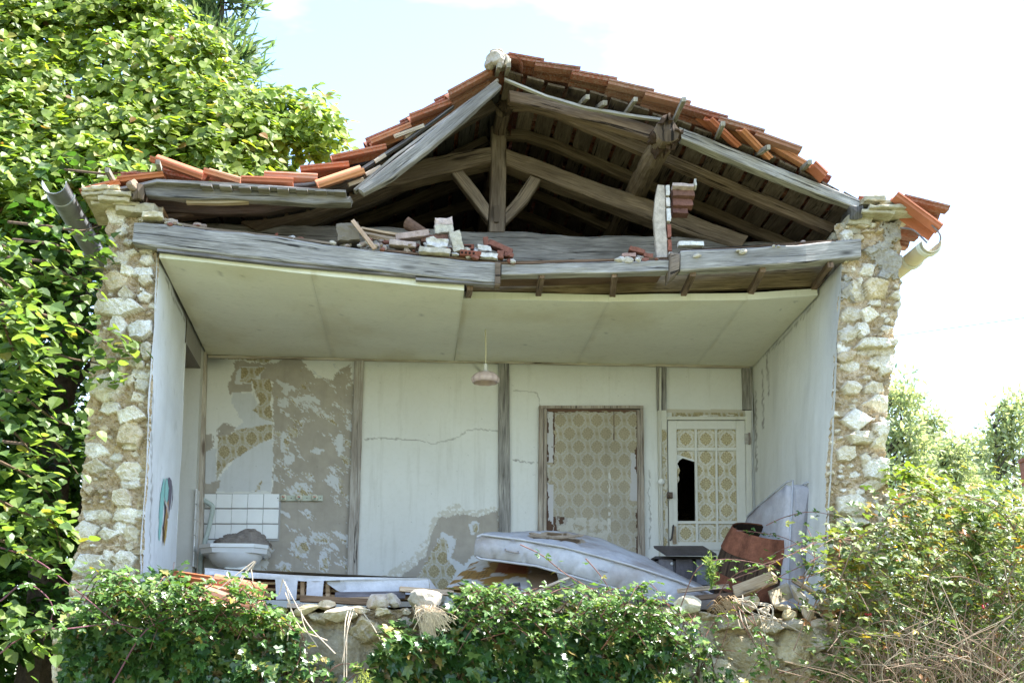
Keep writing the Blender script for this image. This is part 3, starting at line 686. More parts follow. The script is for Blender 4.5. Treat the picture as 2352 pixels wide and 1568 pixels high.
# --- ceiling sheets
SEAM_B = [476, 762, 1043, 1325, 1600, 1728]
def ceil_sheet(fr, bk, Yf, lab, nm='ceiling_panel'):
    (x0, y0), (x1, y1) = fr; (X0, Y0), (X1, Y1) = bk
    f = bil(P(x0, y0, Yf), P(x1, y1, Yf), P(X1, Y1, D-.03), P(X0, Y0, D-.03))
    v, q, u, w_ = grid(f, 40, 70); v[:, 2] -= .03*np.sin(np.pi*u)*np.sin(np.pi*w_)*.6-(fbm(v[:, 0]*2, v[:, 1]*2, 5)-.5)*.012
    th = .058; t_ = v.copy(); t_[:, 2] += th; n = len(v)
    px, py = proj(v); c = np.tile((.80, .775, .635), (n, 1)); c *= (1-.10*fbm(v[:, 0]*1.2, v[:, 1]*1.2, 6))[:, None]
    c[(u < .008) | (u > .992)] *= .90
    c[(w_ < .01)] = (.78, .78, .70)
    bs = np.clip((fbm(v[:, 0]*1.7, v[:, 1]*1.1, 12, 5)-.56)*5, 0, 1); c *= 1-np.outer(bs, (.10, .13, .20)); bs = np.clip(1-np.abs(u-.02)/.035, 0, 1)*np.clip((fbm(v[:, 0]*3, v[:, 1]*2.2, 14, 4)-.45)*5, 0, 1); c *= 1-np.outer(bs, (.10, .14, .22))
    sp = (vn(v[:, 0]*14, v[:, 1]*5, 8) > .965) & (w_ > .05); c[sp] *= .72
    jt = np.abs(u-.03) < .02; c[jt & (vn(v[:, 1]*9, 1., 4) > .5)] *= .93
    ed = [(i, i+1) for i in range(40)]
    F = [tuple(x) for x in q]+[tuple(x[::-1]+n) for x in q]
    nu = 41; fr_ = list(range(nu)); lf = [k*nu for k in range(71)]; rt_ = [k*nu+40 for k in range(71)]
    for ln in (fr_[::-1], lf, rt_[::-1]):
        F += [(ln[i], ln[i+1], ln[i+1]+n, ln[i]+n) for i in range(len(ln)-1)]
    c2 = c.copy(); c2[:] = (.80, .80, .74)
    o = mk(nm, np.vstack([v, t_]), F, M['plaster'], house, vcol=np.vstack([c, c2]), smooth=False)
    o['label'] = lab; return o
ceil_sheet([(366, 591), (714, 629)], [(476, 814), (762, 822)], -.02, 'sagging ceiling sheet beside the left wall')
ceil_sheet([(714.5, 629), (1066, 667)], [(762, 822), (1043, 829)], -.02, 'sagging ceiling sheet with the pale broken edge in the middle')
ceil_sheet([(1061, 686), (1398, 694)], [(1044, 829), (1324, 834)], .5, 'ceiling sheet over the lamp')
ceil_sheet([(1398.5, 694), (1712, 688)], [(1324.2, 834), (1600, 838)], .5, 'ceiling sheet above the doorways')
ceil_sheet([(1712.3, 688), (1878, 679)], [(1600.2, 838), (1730, 841)], .5, 'narrow ceiling sheet beside the right wall')
b = B(); f = bil(V3(-.08, .62, 2.72), V3(5.1, .62, 2.72), V3(5.1, 5.2, 2.72), V3(-.08, 5.2, 2.72)); v, q, u, w_ = grid(f, 8, 8); b.add(v, [tuple(x) for x in q], (.6, .55, .5)); b.build('attic_floor', [M['brown_wood']], house)
# room behind the partition and the far gable: closed, their shade put into dark colours
b = B()
v, q, u, w_ = grid(bil(V3(-.6, D+.25, -.3), V3(5.6, D+.25, -.3), V3(5.6, 5.2, -.3), V3(-.6, 5.2, -.3)), 6, 6); b.add(v, [tuple(x) for x in q], (.3, .28, .25), 0)
GXS = np.linspace(-.6, 5.6, 40); GABLE = b
#b.build('gable_wall', [M['mortar']], house).__setitem__('label', 'far gable wall in the dark of the attic')
b = B(); v, q, u, w_ = grid(bil(V3(-.1, -.1, 0), V3(5.1, -.1, 0), V3(5.1, D+.3, 0), V3(-.1, D+.3, 0)), 30, 16); v[:, 2] += (fbm(v[:, 0]*2, v[:, 1]*2, 66)-.5)*.06; b.add(v, [tuple(x) for x in q], (.75, .7, .64), 0); b.build('room_floor', [M['mortar']], house)

# --- door with glazed panels, papered from behind
door = B(); DY = D-.05
X = lambda x, y: x+(y-965)*.013
def rail(b, x0, y0, x1, y1, Y=DY, th=.045, col=(.70, .68, .62), mi=0): wbox(b, X(x0, y0), y0, X(x1, y0), y1, Y, th, col, mi, X(x0, y1), X(x1, y1), .0015)
rail(door, 1534, 966, 1554, 1450); rail(door, 1690.5, 966, 1711, 1450); rail(door, 1554, 966, 1690.5, 985); rail(door, 1554, 1244, 1690.5, 1262); rail(door, 1554, 1262, 1690.5, 1450, DY+.012, .02, (.66, .64, .58))
dr = door.build('door', [M['plaster']], house); dr['label'] = 'white glazed door, one pane broken out'
for x0, x1 in ((1595, 1600.6), (1642, 1647)):
    b = B(); rail(b, x0, 985, x1, 1244, DY+.006, .03); b.build('glazing_bar', [M['plaster']], dr)
for y0, y1 in ((1027, 1034), (1195.7, 1202)):
    for x0, x1 in ((1554, 1595), (1600.6, 1642), (1647, 1690.5)):
        b = B(); rail(b, x0, y0, x1, y1, DY+.007, .028); b.build('glazing_bar', [M['plaster']], dr)
def pane(x0, y0, x1, y1, Y, nx, ny, ax, ay, hole=None, lift=1.28, nm='pane', par=None, mask=None, sx=1.0):
    f = bil(P(X(x0, y0), y0, Y), P(X(x1, y0), y0, Y), P(X(x1, y1), y1, Y), P(X(x0, y1), y1, Y)); v, q, u, w_ = grid(f, nx, ny)
    px, py = proj(v); c = wp(px*sx, py, ax, ay)*lift; c *= (.9+.2*fbm(px*.05, py*.05, 81))[:, None]
    if mask is not None: c = mask(px, py, c)
    if hole is not None:
        fx, fy = px[q].mean(1), py[q].mean(1); q = q[~inpoly(fx, fy, hole)]
    return mk(nm, v, q, M['plaster'], par or dr, vcol=np.clip(c, 0, .8))
HOLE = [(1556, 1064), (1561, 1056), (1568, 1052), (1582, 1056), (1597, 1061), (1603, 1196), (1557, 1196), (1556, 1110), (1561, 1100), (1558, 1090), (1562, 1080)]
for x0, x1, ax in ((1554, 1595, 1575), (1600.6, 1642, 1621), (1647, 1690.5, 1669)):
    pane(x0, 985, x1, 1027, DY+.025, 46, 46, ax, 1008)
    def torn(px, py, c):
        m = inpoly(px+(vn(px*.4, py*.4, 3)-.5)*4, py, [(1553, 1034), (1560, 1040), (1600, 1055), (1602, 1066), (1556, 1075), (1553, 1110)]) & (py > 1043+(px-1554)*.32); c[m] = (.74, .74, .72); return c
    pane(x0, 1034, x1, 1195.7, DY+.025, 46, 150, ax, 1050, HOLE if x0 == 1554 else None, mask=torn if x0 == 1554 else None)
    pane(x0, 1202, x1, 1244, DY+.025, 46, 46, ax, 1224)
b = B(); p = P(1716, 1007, DY-.01); block(b, p, (.045, .02, .10), col=(.55, .5, .44)); block(b, p+V3(.02, -.008, 0), (.018, .03, .11), col=(.3, .24, .2)); b.build('hinge', [M['metal']], dr)
b = B(); block(b, P(1538, 1137, DY-.02), (.05, .05, .055), col=(.12, .075, .05)); tube(b, [P(1538, 1137, DY-.03), P(1541, 1137, DY-.09)], .014, 8, (.16, .1, .07)); b.build('lock', [M['metal']], dr)
b = B(); block(b, P(1549, 1228, DY-.008), (.035, .016, .16), col=(.45, .33, .2)); tube(b, curve([P(1547, 1205, DY-.03), P(1543, 1235, DY-.05), P(1538, 1240, DY-.05)], 5), .008, 6, (.06, .045, .04)); b.build('latch', [M['metal']], dr)
# door frame
b = B()
for a in ((1512, 942, 1532, 1450, .06), (1712, 942, 1726, 1450, .06), (1532, 956, 1712, 963.5, .058)):
    wbox(b, X(a[0], a[1]), a[1], X(a[2], a[1]), a[3], D-.055, a[4], (.66, .64, .57), 0, X(a[0], a[3]), X(a[2], a[3]), .003)
dfr = b.build('door_frame', [M['plaster']], house)
b = B()
def pstrip(px, py, c):
    m = fbm(px*.12, py*.05, 88) > .55; c[m] = (.60, .57, .50); return c
pane(1520, 985, 1531, 1260, D-.0575, 12, 200, 1520, 1000, lift=1.05, nm='wallpaper', par=dfr, mask=pstrip)
# blocked doorway, papered over
b = B()
for a in ((1239, 931, 1249, 1450, -5), (1249.5, 934, 1257, 1450, -4), (1470, 938, 1478, 1450, 5), (1463, 941, 1469.5, 1450, 4)):
    wbox(b, a[0], a[1], a[2], a[3], D-.05+(0.012 if a[0] in (1249.5, 1463) else 0), .07, (.95, .9, .84), 0, a[0]+a[4], a[2]+a[4]+1, .005)
wbox(b, 1239, 931, 1478, 937, D-.055, .06, (.9, .84, .78), rough=.004)
bfr = b.build('doorway_frame', [M['worn_paint']], house); bfr['label'] = 'peeling frame of the papered-over doorway'
f = bil(P(1257, 937, D-.02), P(1463, 941, D-.02), P(1470, 1440, D-.02), P(1252, 1440, D-.02)); v, q, u, w_ = grid(f, 230, 420)
px, py = proj(v); tx = px+(vn(px*.5, py*.12, 3)-.5)*5+(fbm(px*.15, py*.15, 4)-.5)*6; ty = py+(vn(px*.12, py*.5, 5)-.5)*6
c = wp(px, py, 1371, 965)*np.array((.95, .93, .92)); c = c*.68+np.array((.40, .365, .30))*.32; c *= (.82+.30*fbm(px*.02, py*.02, 7))[:, None]
fade = np.clip((py-1000)/260, 0, 1)*.35; c = c*(1-fade[:, None])+np.array((.47, .44, .40))*fade[:, None]
lil = np.array((.52, .50, .51)); brn = np.array((.10, .055, .035))
c[(px < 1271) & ~((py > 1062) & (py < 1112) & (fbm(px*.1, py*.1, 9) > .3))] = lil
m = (tx > 1448) & (py > 1040) & (py < 1150); c[m] = lil*.95
c[(tx < 1259) & (vn(py*.06, 1., 6) > .35)] = brn; c[(tx > 1461) & (vn(py*.05, 3., 6) > .4)] = brn
c[(ty < 946)] = brn*1.4; c[(np.abs(tx-1272) < 1.6) & (py < 1065) & (vn(py*.03, 3., 8) > .25)] = brn; c[(np.abs(px-1410) < 1) & (py < 1010)] = brn
m = inpoly(tx, ty, [(1271, 1187), (1303, 1187), (1300, 1203), (1284, 1208), (1280, 1225), (1271, 1225)]) | inpoly(tx, ty, [(1254, 1212), (1262, 1192), (1270, 1205), (1270, 1240), (1254, 1240)]); c[m] = brn
m = (ty > 1188) & (tx > 1278) & (tx < 1402) & (fbm(px*.1, py*.1, 12) > .44); c[m] = c[m]*.45+np.array((.62, .60, .55))*.55
c[(np.abs(tx-1400) < 2) & (py > 1060) & (vn(py*.15, 2., 9) > .45)] = (.60, .58, .53)
mk('wallpaper', v, q, M['plaster'], bfr, vcol=c)
# cable duct with a round switch beside the door
b = B(); tube(b, [P(1517, 845, D-.05), P(1516, 1000, D-.06), P(1518, 1100, D-.07)], .011, 8, (.62, .6, .54)); cd_ = b.build('cable_duct', [M['plaster']], house, True)
b = B(); p = P(1518.5, 1106, D-.07)
v_, f_ = ICO2; b.add(v_*np.array((.033, .025, .033))+p, f_, (.74, .73, .70)); b.build('switch', [M['ceramic']], cd_, True)
b = B(); p0 = P(1524, 1112, D-.065); tube(b, [P(1519, 1112, D-.06), P(1521, 1260, D-.06)], .012, 8, (.60, .58, .53)); b.build('duct_cover', [M['plaster']], cd_, True)
# tiles over the basin
b = B(); x0, y0, s_ = 460.5, 1132.5, 36.2
for i in range(5):
    for j in range(4):
        a = P(x0+i*s_+1.-(j*1.2), y0+j*s_*.97+1., D-.02); c_ = P(x0+(i+1)*s_-1.-(j*1.2), y0+(j+1)*s_*.97-1., D-.02)
        if j == 3 and 0 < i < 5: continue
        mid = (a+c_)/2; block(b, mid, (c_[0]-a[0], .014, a[2]-c_[2]), col=(.80, .80, .80), seed=i+j, rough=.0006, n=2)
a, c_ = P(460, 1132, D-.013), P(641, 1242, D-.013); b.add([a, (c_[0], a[1], a[2]), c_, (a[0], a[1], c_[2])], [(0, 3, 2, 1)], (.28, .26, .24), 0)
tl = b.build('tile_splashback', [M['ceramic']], house); tl['label'] = 'white square wall tiles with dark joints behind the basin'
b = B(); Xs = lwp(D, 1.2)[0]+.008
for j in range(5):
    zt_ = P(460, y0+j*s_*.97, D)[2]
    for i in range(2):
        ya, yb = D-.035-i*.128, D-.035-(i+1)*.128+.006; block(b, (lwp((ya+yb)/2, zt_-.07)[0]+.01, (ya+yb)/2, zt_-.068), (.012, ya-yb, .132), col=(.70, .70, .70), seed=j+i, rough=.0006, n=2)
b.build('tile_splashback', [M['ceramic']], house).__setitem__('label', 'narrow column of wall tiles in the corner')
#@@ROOF
# ================================================================== ROOF AND TIMBERS
# beams that carried the ceiling, in front
def part(name, m, fn, lab=None, par=house, smooth=False):
    b = B(); fn(b); o = b.build(name, m if isinstance(m, list) else [m], par, smooth)
    if lab: o['label'] = lab
    return o
G_, BR, DK, PL = M['grey_wood'], M['brown_wood'], M['dark_wood'], M['pale_wood']
part('ceiling_beam', G_, lambda b: timber(b, [(308, 510, 304, 557, -.10), (376, 514, 361, 567, -.10), (474, 527, 470, 580, -.10), (609, 540, 606, 594, -.10), (717, 556, 716, 606, -.10), (847, 574, 846, 620, -.10), (1000, 590, 1000, 637, -.10), (1148, 605, 1143, 651, -.10)], .11, rough=.009, seed=11), 'long sagging grey beam under the rubble')
part('ceiling_batten', DK, lambda b: (timber(b, [(361, 568, 361, 576, -.08), (640, 600, 640, 608, -.08), (955, 628, 955, 636, -.08)], .05, (1.2, 1.2, 1.35), rough=.002), timber(b, [(955, 637, 955, 643, -.09), (1147, 649, 1147, 655, -.09)], .05, (1.3, 1.3, 1.4), rough=.002)))
part('ceiling_beam', G_, lambda b: timber(b, [(1152, 606, 1152, 632, -.05), (1260, 604, 1260, 629, -.05), (1400, 600, 1400, 627, -.05), (1538, 597, 1537, 622, -.05)], .12, (1.12, 1.12, 1.12), rough=.008, seed=23), 'slim cracked grey beam left of the broken brickwork')
part('ceiling_beam', G_, lambda b: timber(b, [(1563, 577, 1563, 622, -.08), (1700, 570, 1700, 613, -.08), (1850, 560, 1852, 603, -.08), (1978, 548, 1978, 590, -.02)], .14, rough=.010, seed=31), 'stout grey beam running into the right wall')
part('beam_block', BR, lambda b: timber(b, [(1541, 578, 1539, 640, -.10), (1562, 580, 1560, 622, -.10)], .2, (1.15, 1.15, 1.15), rough=.012))
part('beam_block', BR, lambda b: timber(b, [(1138, 601, 1137, 655, -.12), (1150, 602, 1149, 655, -.12)], .14, (1.2, 1.15, 1.1), rough=.004))
part('floor_boards', BR, lambda b: (timber(b, [(376, 505, 376, 511, -.06), (470, 521, 470, 527, -.06), (715, 549, 715, 555, -.06), (760, 556, 760, 561, -.06)], .5, (1.4, 1.4, 1.4), rough=.006), timber(b, [(880, 571, 880, 577, -.06), (1150, 600, 1150, 606, -.06), (1240, 598, 1240, 605, -.05), (1540, 590, 1540, 597, -.03)], .55, (1.0, .8, .7), rough=.006), timber(b, [(1563, 573, 1563, 578, -.05), (1920, 550, 1920, 555, -.05)], .5, (.7, .6, .55), rough=.005)), 'ends of the thin attic floor boards')
part('ceiling_joist', BR, lambda b: timber(b, [(1070, 615, 1070, 678, .52), (1411, 615, 1411, 673, .52), (1857, 606, 1857, 657, .52), (1905, 600, 1905, 655, .52)], .07, (1.75, 1.7, 1.5), rough=.006, seed=41), 'pale brown joist behind the front beams')
for (xa, ya, xb, yb) in ((1244, 628, 1236, 682), (1412, 626, 1406, 684), (1592, 624, 1568, 682), (1752, 614, 1722, 678), (1908, 604, 1866, 668), (1080, 655, 1075, 684)):
    part('ceiling_batten', BR, lambda b: bar(b, P(xa, ya+4, -.02), P(xb, yb-4, .55), .045, .045, col=(1.2, 1.05, .95), rough=.004))
# truss behind the front
TY = 1.0
part('tie_beam', G_, lambda b: timber(b, [(360, 505, 360, 565, TY), (480, 510, 480, 575, TY), (700, 518, 700, 590, TY), (900, 522, 900, 600, TY), (1066, 530, 1066, 605, TY), (1200, 531, 1200, 606, TY), (1330, 541, 1330, 610, TY), (1500, 540, 1500, 612, TY), (1700, 552, 1700, 620, TY), (1930, 560, 1930, 630, TY)], .22, (.92, .90, .88), rough=.016, seed=51))
part('king_post', BR, lambda b: (timber(b, [(1128, 285, 1164, 285, TY), (1127, 400, 1163, 400, TY), (1123, 532, 1160, 532, TY)], .18, (1.5, 1.5, 1.5), rough=.005, seed=3), block(b, P(1140, 492, TY-.012), (.04, .03, .15), col=(1.1, 1.1, 1.1))))
part('principal_rafter', BR, lambda b: timber(b, [(1128, 336, 1128, 372, TY-.03), (1040, 349, 1050, 391, TY-.03), (960, 366, 972, 408, TY-.03), (880, 386, 884, 432, TY-.03), (790, 418, 800, 466, TY-.03), (690, 456, 700, 500, TY-.03), (552, 508, 590, 530, TY-.03)], .2, (1.35, 1.3, 1.2), rough=.014, seed=6), 'left bowed principal rafter of the truss')
part('principal_rafter', BR, lambda b: timber(b, [(1163, 340, 1163, 378, TY-.03), (1240, 365, 1236, 408, TY-.03), (1330, 402, 1326, 440, TY-.03), (1420, 434, 1416, 474, TY-.03), (1510, 462, 1504, 508, TY-.03), (1600, 496, 1592, 538, TY-.03), (1720, 540, 1700, 570, TY-.03)], .2, (1.45, 1.4, 1.3), rough=.012, seed=9), 'right principal rafter of the truss')
part('strut', BR, lambda b: timber(b, [(1036, 396, 1064, 390, TY), (1121, 480, 1122, 448, TY), (1122, 512, 1123, 470, TY)][:1]+[(1080, 452, 1102, 438, TY), (1121, 508, 1123, 470, TY)], .12, (1.6, 1.6, 1.6), rough=.005))
part('strut', BR, lambda b: timber(b, [(1220, 400, 1246, 408, TY), (1188, 446, 1214, 460, TY), (1161, 480, 1162, 512, TY)], .12, (1.6, 1.6, 1.6), rough=.005))
def ridge_purlin(b):
    a = P(1155, 236, .62); bar(b, a, (a[0], 5.2, a[2]+.0), .115, .24, col=(1.05, 1., .95), rough=.02, seed=5, step=.09)
    for k in range(4): block(b, a+V3(.01*k-.02, -.02-.01*k, .07-.05*k), (.11, .07, .05), (0, .2*k, 0), (.5, .45, .42), seed=k, rough=.03)
part('ridge_purlin', BR, ridge_purlin)
def purlin(b):
    p0 = P(1534, 300, -.28); p1 = P(1466, 432, 1.0); d = (p1-p0)/1.28; pts = [p0, p0+d*.12, p0+d*.4, p0+d*.8, p1, p1+d*1.5, p1+d*3.6]
    pts = curve(pts, 5); tube(b, pts, .088, 14, (1.25, 1.2, 1.1), rough=.022, seed=7, capcol=(.55, .5, .45))
    for k in range(9):
        a = k*.7; block(b, p0+d*.10*rng.uniform(.2, 2.5)+V3(math.cos(a)*.085, 0, math.sin(a)*.085), (.07, .16, .03), (0, a, 0), (.5, .4, .34), seed=k, rough=.03)
part('purlin', BR, purlin, 'round log purlin sticking out under the right slope')
# --- roof surfaces: traced at the front, straight further back
FR_R = [(1160, 164), (1240, 188), (1350, 212), (1450, 244), (1560, 280), (1640, 310), (1760, 356), (1900, 424), (1985, 472), (2060, 486), (2165, 522)]
FR_L = [(1146, 160), (1030, 224), (945, 280), (860, 328), (770, 362), (690, 394), (590, 412), (460, 412), (350, 402), (250, 416), (180, 448)]
def front_prof(E, Y=.0):
    q = np.array([P(x, y, Y) for x, y in E]); return q[:, 0], q[:, 2]
RX, RZ = front_prof(FR_R); LX, LZ = front_prof(FR_L); LX, LZ = LX[::-1], LZ[::-1]
RIDX = RX[0]; RIDZ = RZ[0]
def zroof(x, y, side):
    x = np.asarray(x, float); y = np.asarray(y, float)
    if side > 0:
        f = np.interp(x, RX, RZ); a = P(1523, 352, .55); c_ = P(1922, 522, .55); s = (c_[2]-a[2])/(c_[0]-a[0]); g = np.minimum(a[2]+s*(x-a[0]), RIDZ+.03); t = np.clip(y/.6, 0, 1)
        ee = RX[-3]; g = np.where(x > ee, np.interp(x, [ee, RX[-1]], [a[2]+s*(ee-a[0]), RZ[-1]]), g)
    else:
        f = np.interp(x, LX, LZ); g = np.interp(x, [LX[0], RIDX], [LZ[0], RIDZ]); t = np.clip((y-.35)/2.2, 0, 1)*.9
    t = t*t*(3-2*t); return f*(1-t)+g*t
def roof_tile(b, o, du, dv, dn, L_=.40, W_=.235, col=(.5, .2, .1), lic=0., seg=1, mi=0, bend=0):
    """one interlocking tile: pan plus roll. o corner, du up-slope, dv across, dn normal (unit vectors)"""
    pf = [(0, .030), (.012, .030), (.018, .008), (.10, .004), (.122, .012)]+[(.175-.053*math.cos(a), .012+.058*math.sin(a)) for a in np.linspace(.25, math.pi-.25, 7)]+[(.232, .012), (.243, .006)]
    pf = [(x*W_/.235, z) for x, z in pf]; th = .014; k = len(pf)
    ring = [(x, z+th) for x, z in pf]+[(x, z) for x, z in reversed(pf)]; n = 2*k
    V = []; G = []
    for u in (0, L_*.5, L_):
        for x, z in ring: V.append(o+du*u+dv*x+dn*(z-.020*u/L_)); G.append((lic if True else 0, 0, 0))
    F = [(i*n+j, i*n+(j+1) % n, (i+1)*n+(j+1) % n, (i+1)*n+j) for i in range(2) for j in range(n)]
    for e in (0, 2):
        for j in range(k-1):
            qd = (e*n+j, e*n+j+1, e*n+n-2-j, e*n+n-1-j); F.append(qd if e else qd[::-1])
    G = np.array(G); G[:] = lic/1.7321
    return b.add(np.array(V), F, col, mi, np.c_[G])
TERRA = np.array([(.37, .125, .065), (.31, .10, .055), (.40, .155, .085), (.25, .095, .06), (.36, .18, .12)])
def tcol(r, k=1.0): return tuple(TERRA[r.integers(5)]*r.uniform(.72, 1.12)*k)
def slope_tiles(side, r, Yst, skip):
    b = B(); X_, Z_ = (RX, RZ) if side > 0 else (LX, LZ)
    x_e = X_[-1] if side > 0 else X_[0]; nrow = 12; pitch = (abs(x_e-RIDX))/nrow*1.0
    for i in range(nrow):
        x0 = x_e-side*pitch*i; x1 = x0-side*pitch*1.22
        if (x1-RIDX)*side < 0: x1 = RIDX+side*.01
        for j in range(22):
            y = Yst+j*.21
            if y > 5.2 or skip(i, j): continue
            yj = y+.10; z0 = float(zroof(x0, yj, side))+.075; z1 = float(zroof(x1, yj, side))+.060
            p = V3(x0, y, z0); d = V3(x1-x0, 0, z1-z0); Lh = np.linalg.norm(d); du = d/Lh; dv = V3(0, 1, 0); dn = np.cross(du, dv)*(1 if side > 0 else 1)
            if dn[2] < 0: dn = -dn
            p = p+V3(0, r.uniform(-.008, .008), r.uniform(0, .008)); roof_tile(b, p, du, dv, dn, Lh, .225, tcol(r, .92), r.uniform(.35, 1.0) if side < 0 else r.uniform(.3, 1.))
    return b
r = np.random.default_rng(21)
b = slope_tiles(1, r, -.16, lambda i, j: (j == 0 and i in (1, 2, 3)) or (j == 1 and i in (2,)) or (i in (1, 2) and j < 1))
ro = b.build('roof_tiles', [M['tile']], house); ro['label'] = 'right slope of orange clay tiles, underside showing'
b = slope_tiles(-1, r, .14, lambda i, j: (j == 0 and 4 < i < 8) or (j < 1 and i in (3, 4)))
ro = b.build('roof_tiles', [M['tile']], house); ro['label'] = 'sagging left slope of lichened clay tiles'
# first course of the left slope near the ridge hangs further forward
b = B(); r = np.random.default_rng(31)
for (xa, ya, xb, yb, Y, n) in ((1035, 218, 1130, 160, -.14, 2), (945, 272, 1036, 232, -.02, 2)):
    a, c_ = P(xa, ya, Y), P(xb, yb, Y); d = c_-a; Lh = np.linalg.norm(d); du = d/Lh; dv = V3(0, 1, 0); dn = np.cross(dv, -du); dn = dn if dn[2] > 0 else -dn
    for j in range(n): roof_tile(b, a+dv*.2*j, du, dv, dn, Lh, .22, tcol(r), .6)
b.build('ridge_side_tiles', [M['tile']], house)
# boards under the tiles (gaps between them), rafters, battens
def boards(side, rr):
    b = B(); X_ = RX if side > 0 else LX; xe = (RX[-3] if side > 0 else LX[1]); n = 17; y0 = .0 if side > 0 else .3
    for i in range(n):
        xa = RIDX+(xe-RIDX)*(i+.06)/n; xb = RIDX+(xe-RIDX)*(i+.86)/n; ys = np.linspace(y0+rr.uniform(-.02, .03), 5.2, 14); V = []
        for y in ys:
            za, zb = float(zroof(xa, y, side))-.0, float(zroof(xb, y, side))-.0
            V += [(xa, y, za), (xb, y, zb), (xb, y, zb+.018), (xa, y, za+.018)]
        F = [(k*4+j, k*4+(j+1) % 4, k*4+4+(j+1) % 4, k*4+4+j) for k in range(13) for j in range(4)]+[(3, 2, 1, 0)]
        V = np.array(V); g = np.c_[V[:, 1]+i*3.1, V[:, 0]*.7, V[:, 2]]; b.add(V, F, (rr.uniform(.75, 1.2)*(1 if side > 0 else .25),)*3, 0, g)  # left boards darkened, the attic's shade is in their colour
    return b
rr = np.random.default_rng(8)
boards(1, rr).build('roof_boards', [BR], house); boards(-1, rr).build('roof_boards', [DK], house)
# front rafters, right slope
part('rafter', BR, lambda b: timber(b, [(1170, 204, 1172, 232, .02), (1260, 222, 1258, 252, .02), (1400, 258, 1394, 288, .02), (1509, 292, 1498, 320, .02)], .10, (1.1, 1.0, .95), rough=.012, seed=15), 'dark brown broken rafter between ridge and log purlin')
part('rafter', G_, lambda b: timber(b, [(1560, 290, 1566, 318, -.02), (1700, 346, 1698, 374, -.02), (1840, 404, 1838, 430, -.02), (1978, 460, 1970, 478, -.02)], .10, (1.12, 1.12, 1.1), rough=.006, seed=17), 'grey front rafter down to the right wall')
part('batten', G_, lambda b: timber(b, [(1159, 178, 1159, 183, -.08), (1257, 217, 1257, 223, -.08), (1343, 243, 1343, 249, -.08), (1450, 261, 1450, 267, -.08), (1545, 274, 1545, 280, -.08)], .04, (1.3, 1.3, 1.3), rough=.002))
for y in (.55, 1.15, 1.75, 2.35, 2.95, 3.6, 4.3):
    def fn(b):
        xs = np.linspace(RIDX+.06, P(1932, 538, .55)[0]+.05, 14); cs = np.array([(x, y, float(zroof(x, max(y, .62), 1))-.048) for x in xs]); T = np.gradient(cs, axis=0); T /= np.linalg.norm(T, axis=1)[:, None]
        us = np.cross(T, V3(0, 1, 0)); sweep(b, cs, us*.045, np.tile(V3(0, .04, 0), (14, 1)), (1.5, 1.4, 1.28) if y < .8 else (1.0, .94, .86), 0, None, .008, int(y*20))  # deeper rafters get a darker colour that stands for attic shade
    part('rafter', BR, fn)
for y in (.5, 1.2, 1.9, 2.6, 3.4, 4.2):
    def fn(b):
        xs = np.linspace(LX[1]+.1, RIDX-.06, 18); cs = np.array([(x, y, float(zroof(x, y, -1))-.05) for x in xs]); T = np.gradient(cs, axis=0); T /= np.linalg.norm(T, axis=1)[:, None]
        us = np.cross(T, V3(0, 1, 0)); sweep(b, cs, us*.05, np.tile(V3(0, .04, 0), (18, 1)), (.5, .48, .46), 0, None, .006, int(y*20))  # dark tone paints the shade under the left slope
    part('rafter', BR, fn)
part('rafter', DK, lambda b: timber(b, [(1140, 187, 1152, 198, -.12), (1040, 262, 1062, 280, -.12), (960, 325, 984, 345, -.12), (880, 388, 902, 408, -.12), (822, 432, 836, 444, -.12)], .075, (1.5, 1.5, 1.5), rough=.007, seed=19), 'fallen grey barge rafter hanging left of the ridge')
part('batten', DK, lambda b: (timber(b, [(1142, 180, 1146, 185, -.10), (1000, 286, 1004, 291, -.10), (905, 356, 909, 361, -.10), (812, 434, 818, 438, -.10)], .07, (1.8, 1.75, 1.7), rough=.004), timber(b, [(1040, 240, 1043, 244, .02), (930, 320, 933, 325, .02), (800, 404, 802, 410, .02), (700, 420, 700, 426, .02), (560, 428, 560, 434, .02)], .05, (.9, .9, .95), rough=.004)), 'grey edge battens of the sagging slope')
part('rafter', DK, lambda b: timber(b, [(330, 424, 336, 448, -.06), (440, 427, 440, 458, -.06), (520, 432, 520, 456, -.06), (640, 438, 640, 462, -.06), (720, 444, 722, 468, -.06), (806, 450, 806, 466, -.06)], .10, (1.25, 1.25, 1.25), rough=.014, seed=29), 'dark fallen rafter lying level over the left wall')
part('plank', PL, lambda b: timber(b, [(428, 458, 428, 466, -.03), (500, 459, 500, 467, -.03), (573, 456, 570, 464, -.03)], .06, (1, 1, .9), rough=.008), 'short pale plank under the dark fallen rafter')
part('rafter', BR, lambda b: timber(b, [(375, 470, 380, 502, .5), (500, 455, 500, 486, .5), (600, 440, 600, 468, .5), (720, 420, 720, 450, .5)], .12, (.95, .9, .85), rough=.01, seed=33), 'brown rafter in the shadow behind the fallen one')
part('eave_board', DK, lambda b: (timber(b, [(268, 430, 272, 436, -.12), (320, 420, 322, 426, -.12), (360, 410, 360, 418, -.12), (480, 417, 480, 424, -.12), (640, 426, 640, 432, -.12), (770, 436, 770, 441, -.12)], .08, (1.4, 1.4, 1.45), rough=.006)))
for x in range(460, 800, 44):
    part('board_end', DK, lambda b: timber(b, [(x, 421+(x-460)*.045, x, 427+(x-460)*.045, -.15), (x+26, 422+(x-460)*.045, x+26, 428+(x-460)*.045, -.15)], .14, (1.5, 1.45, 1.4), rough=.004))
part('wall_plate', BR, lambda b: (bar(b, P(318, 440, -.16), P(330, 470, .35), .075, .11, col=(.9, .85, .8), rough=.02), rock(b, P(305, 425, -.16), (.11, .09, .10), 71, (2.0, 1.9, 1.8), 0)), 'rotten wall plate end on the left wall head')
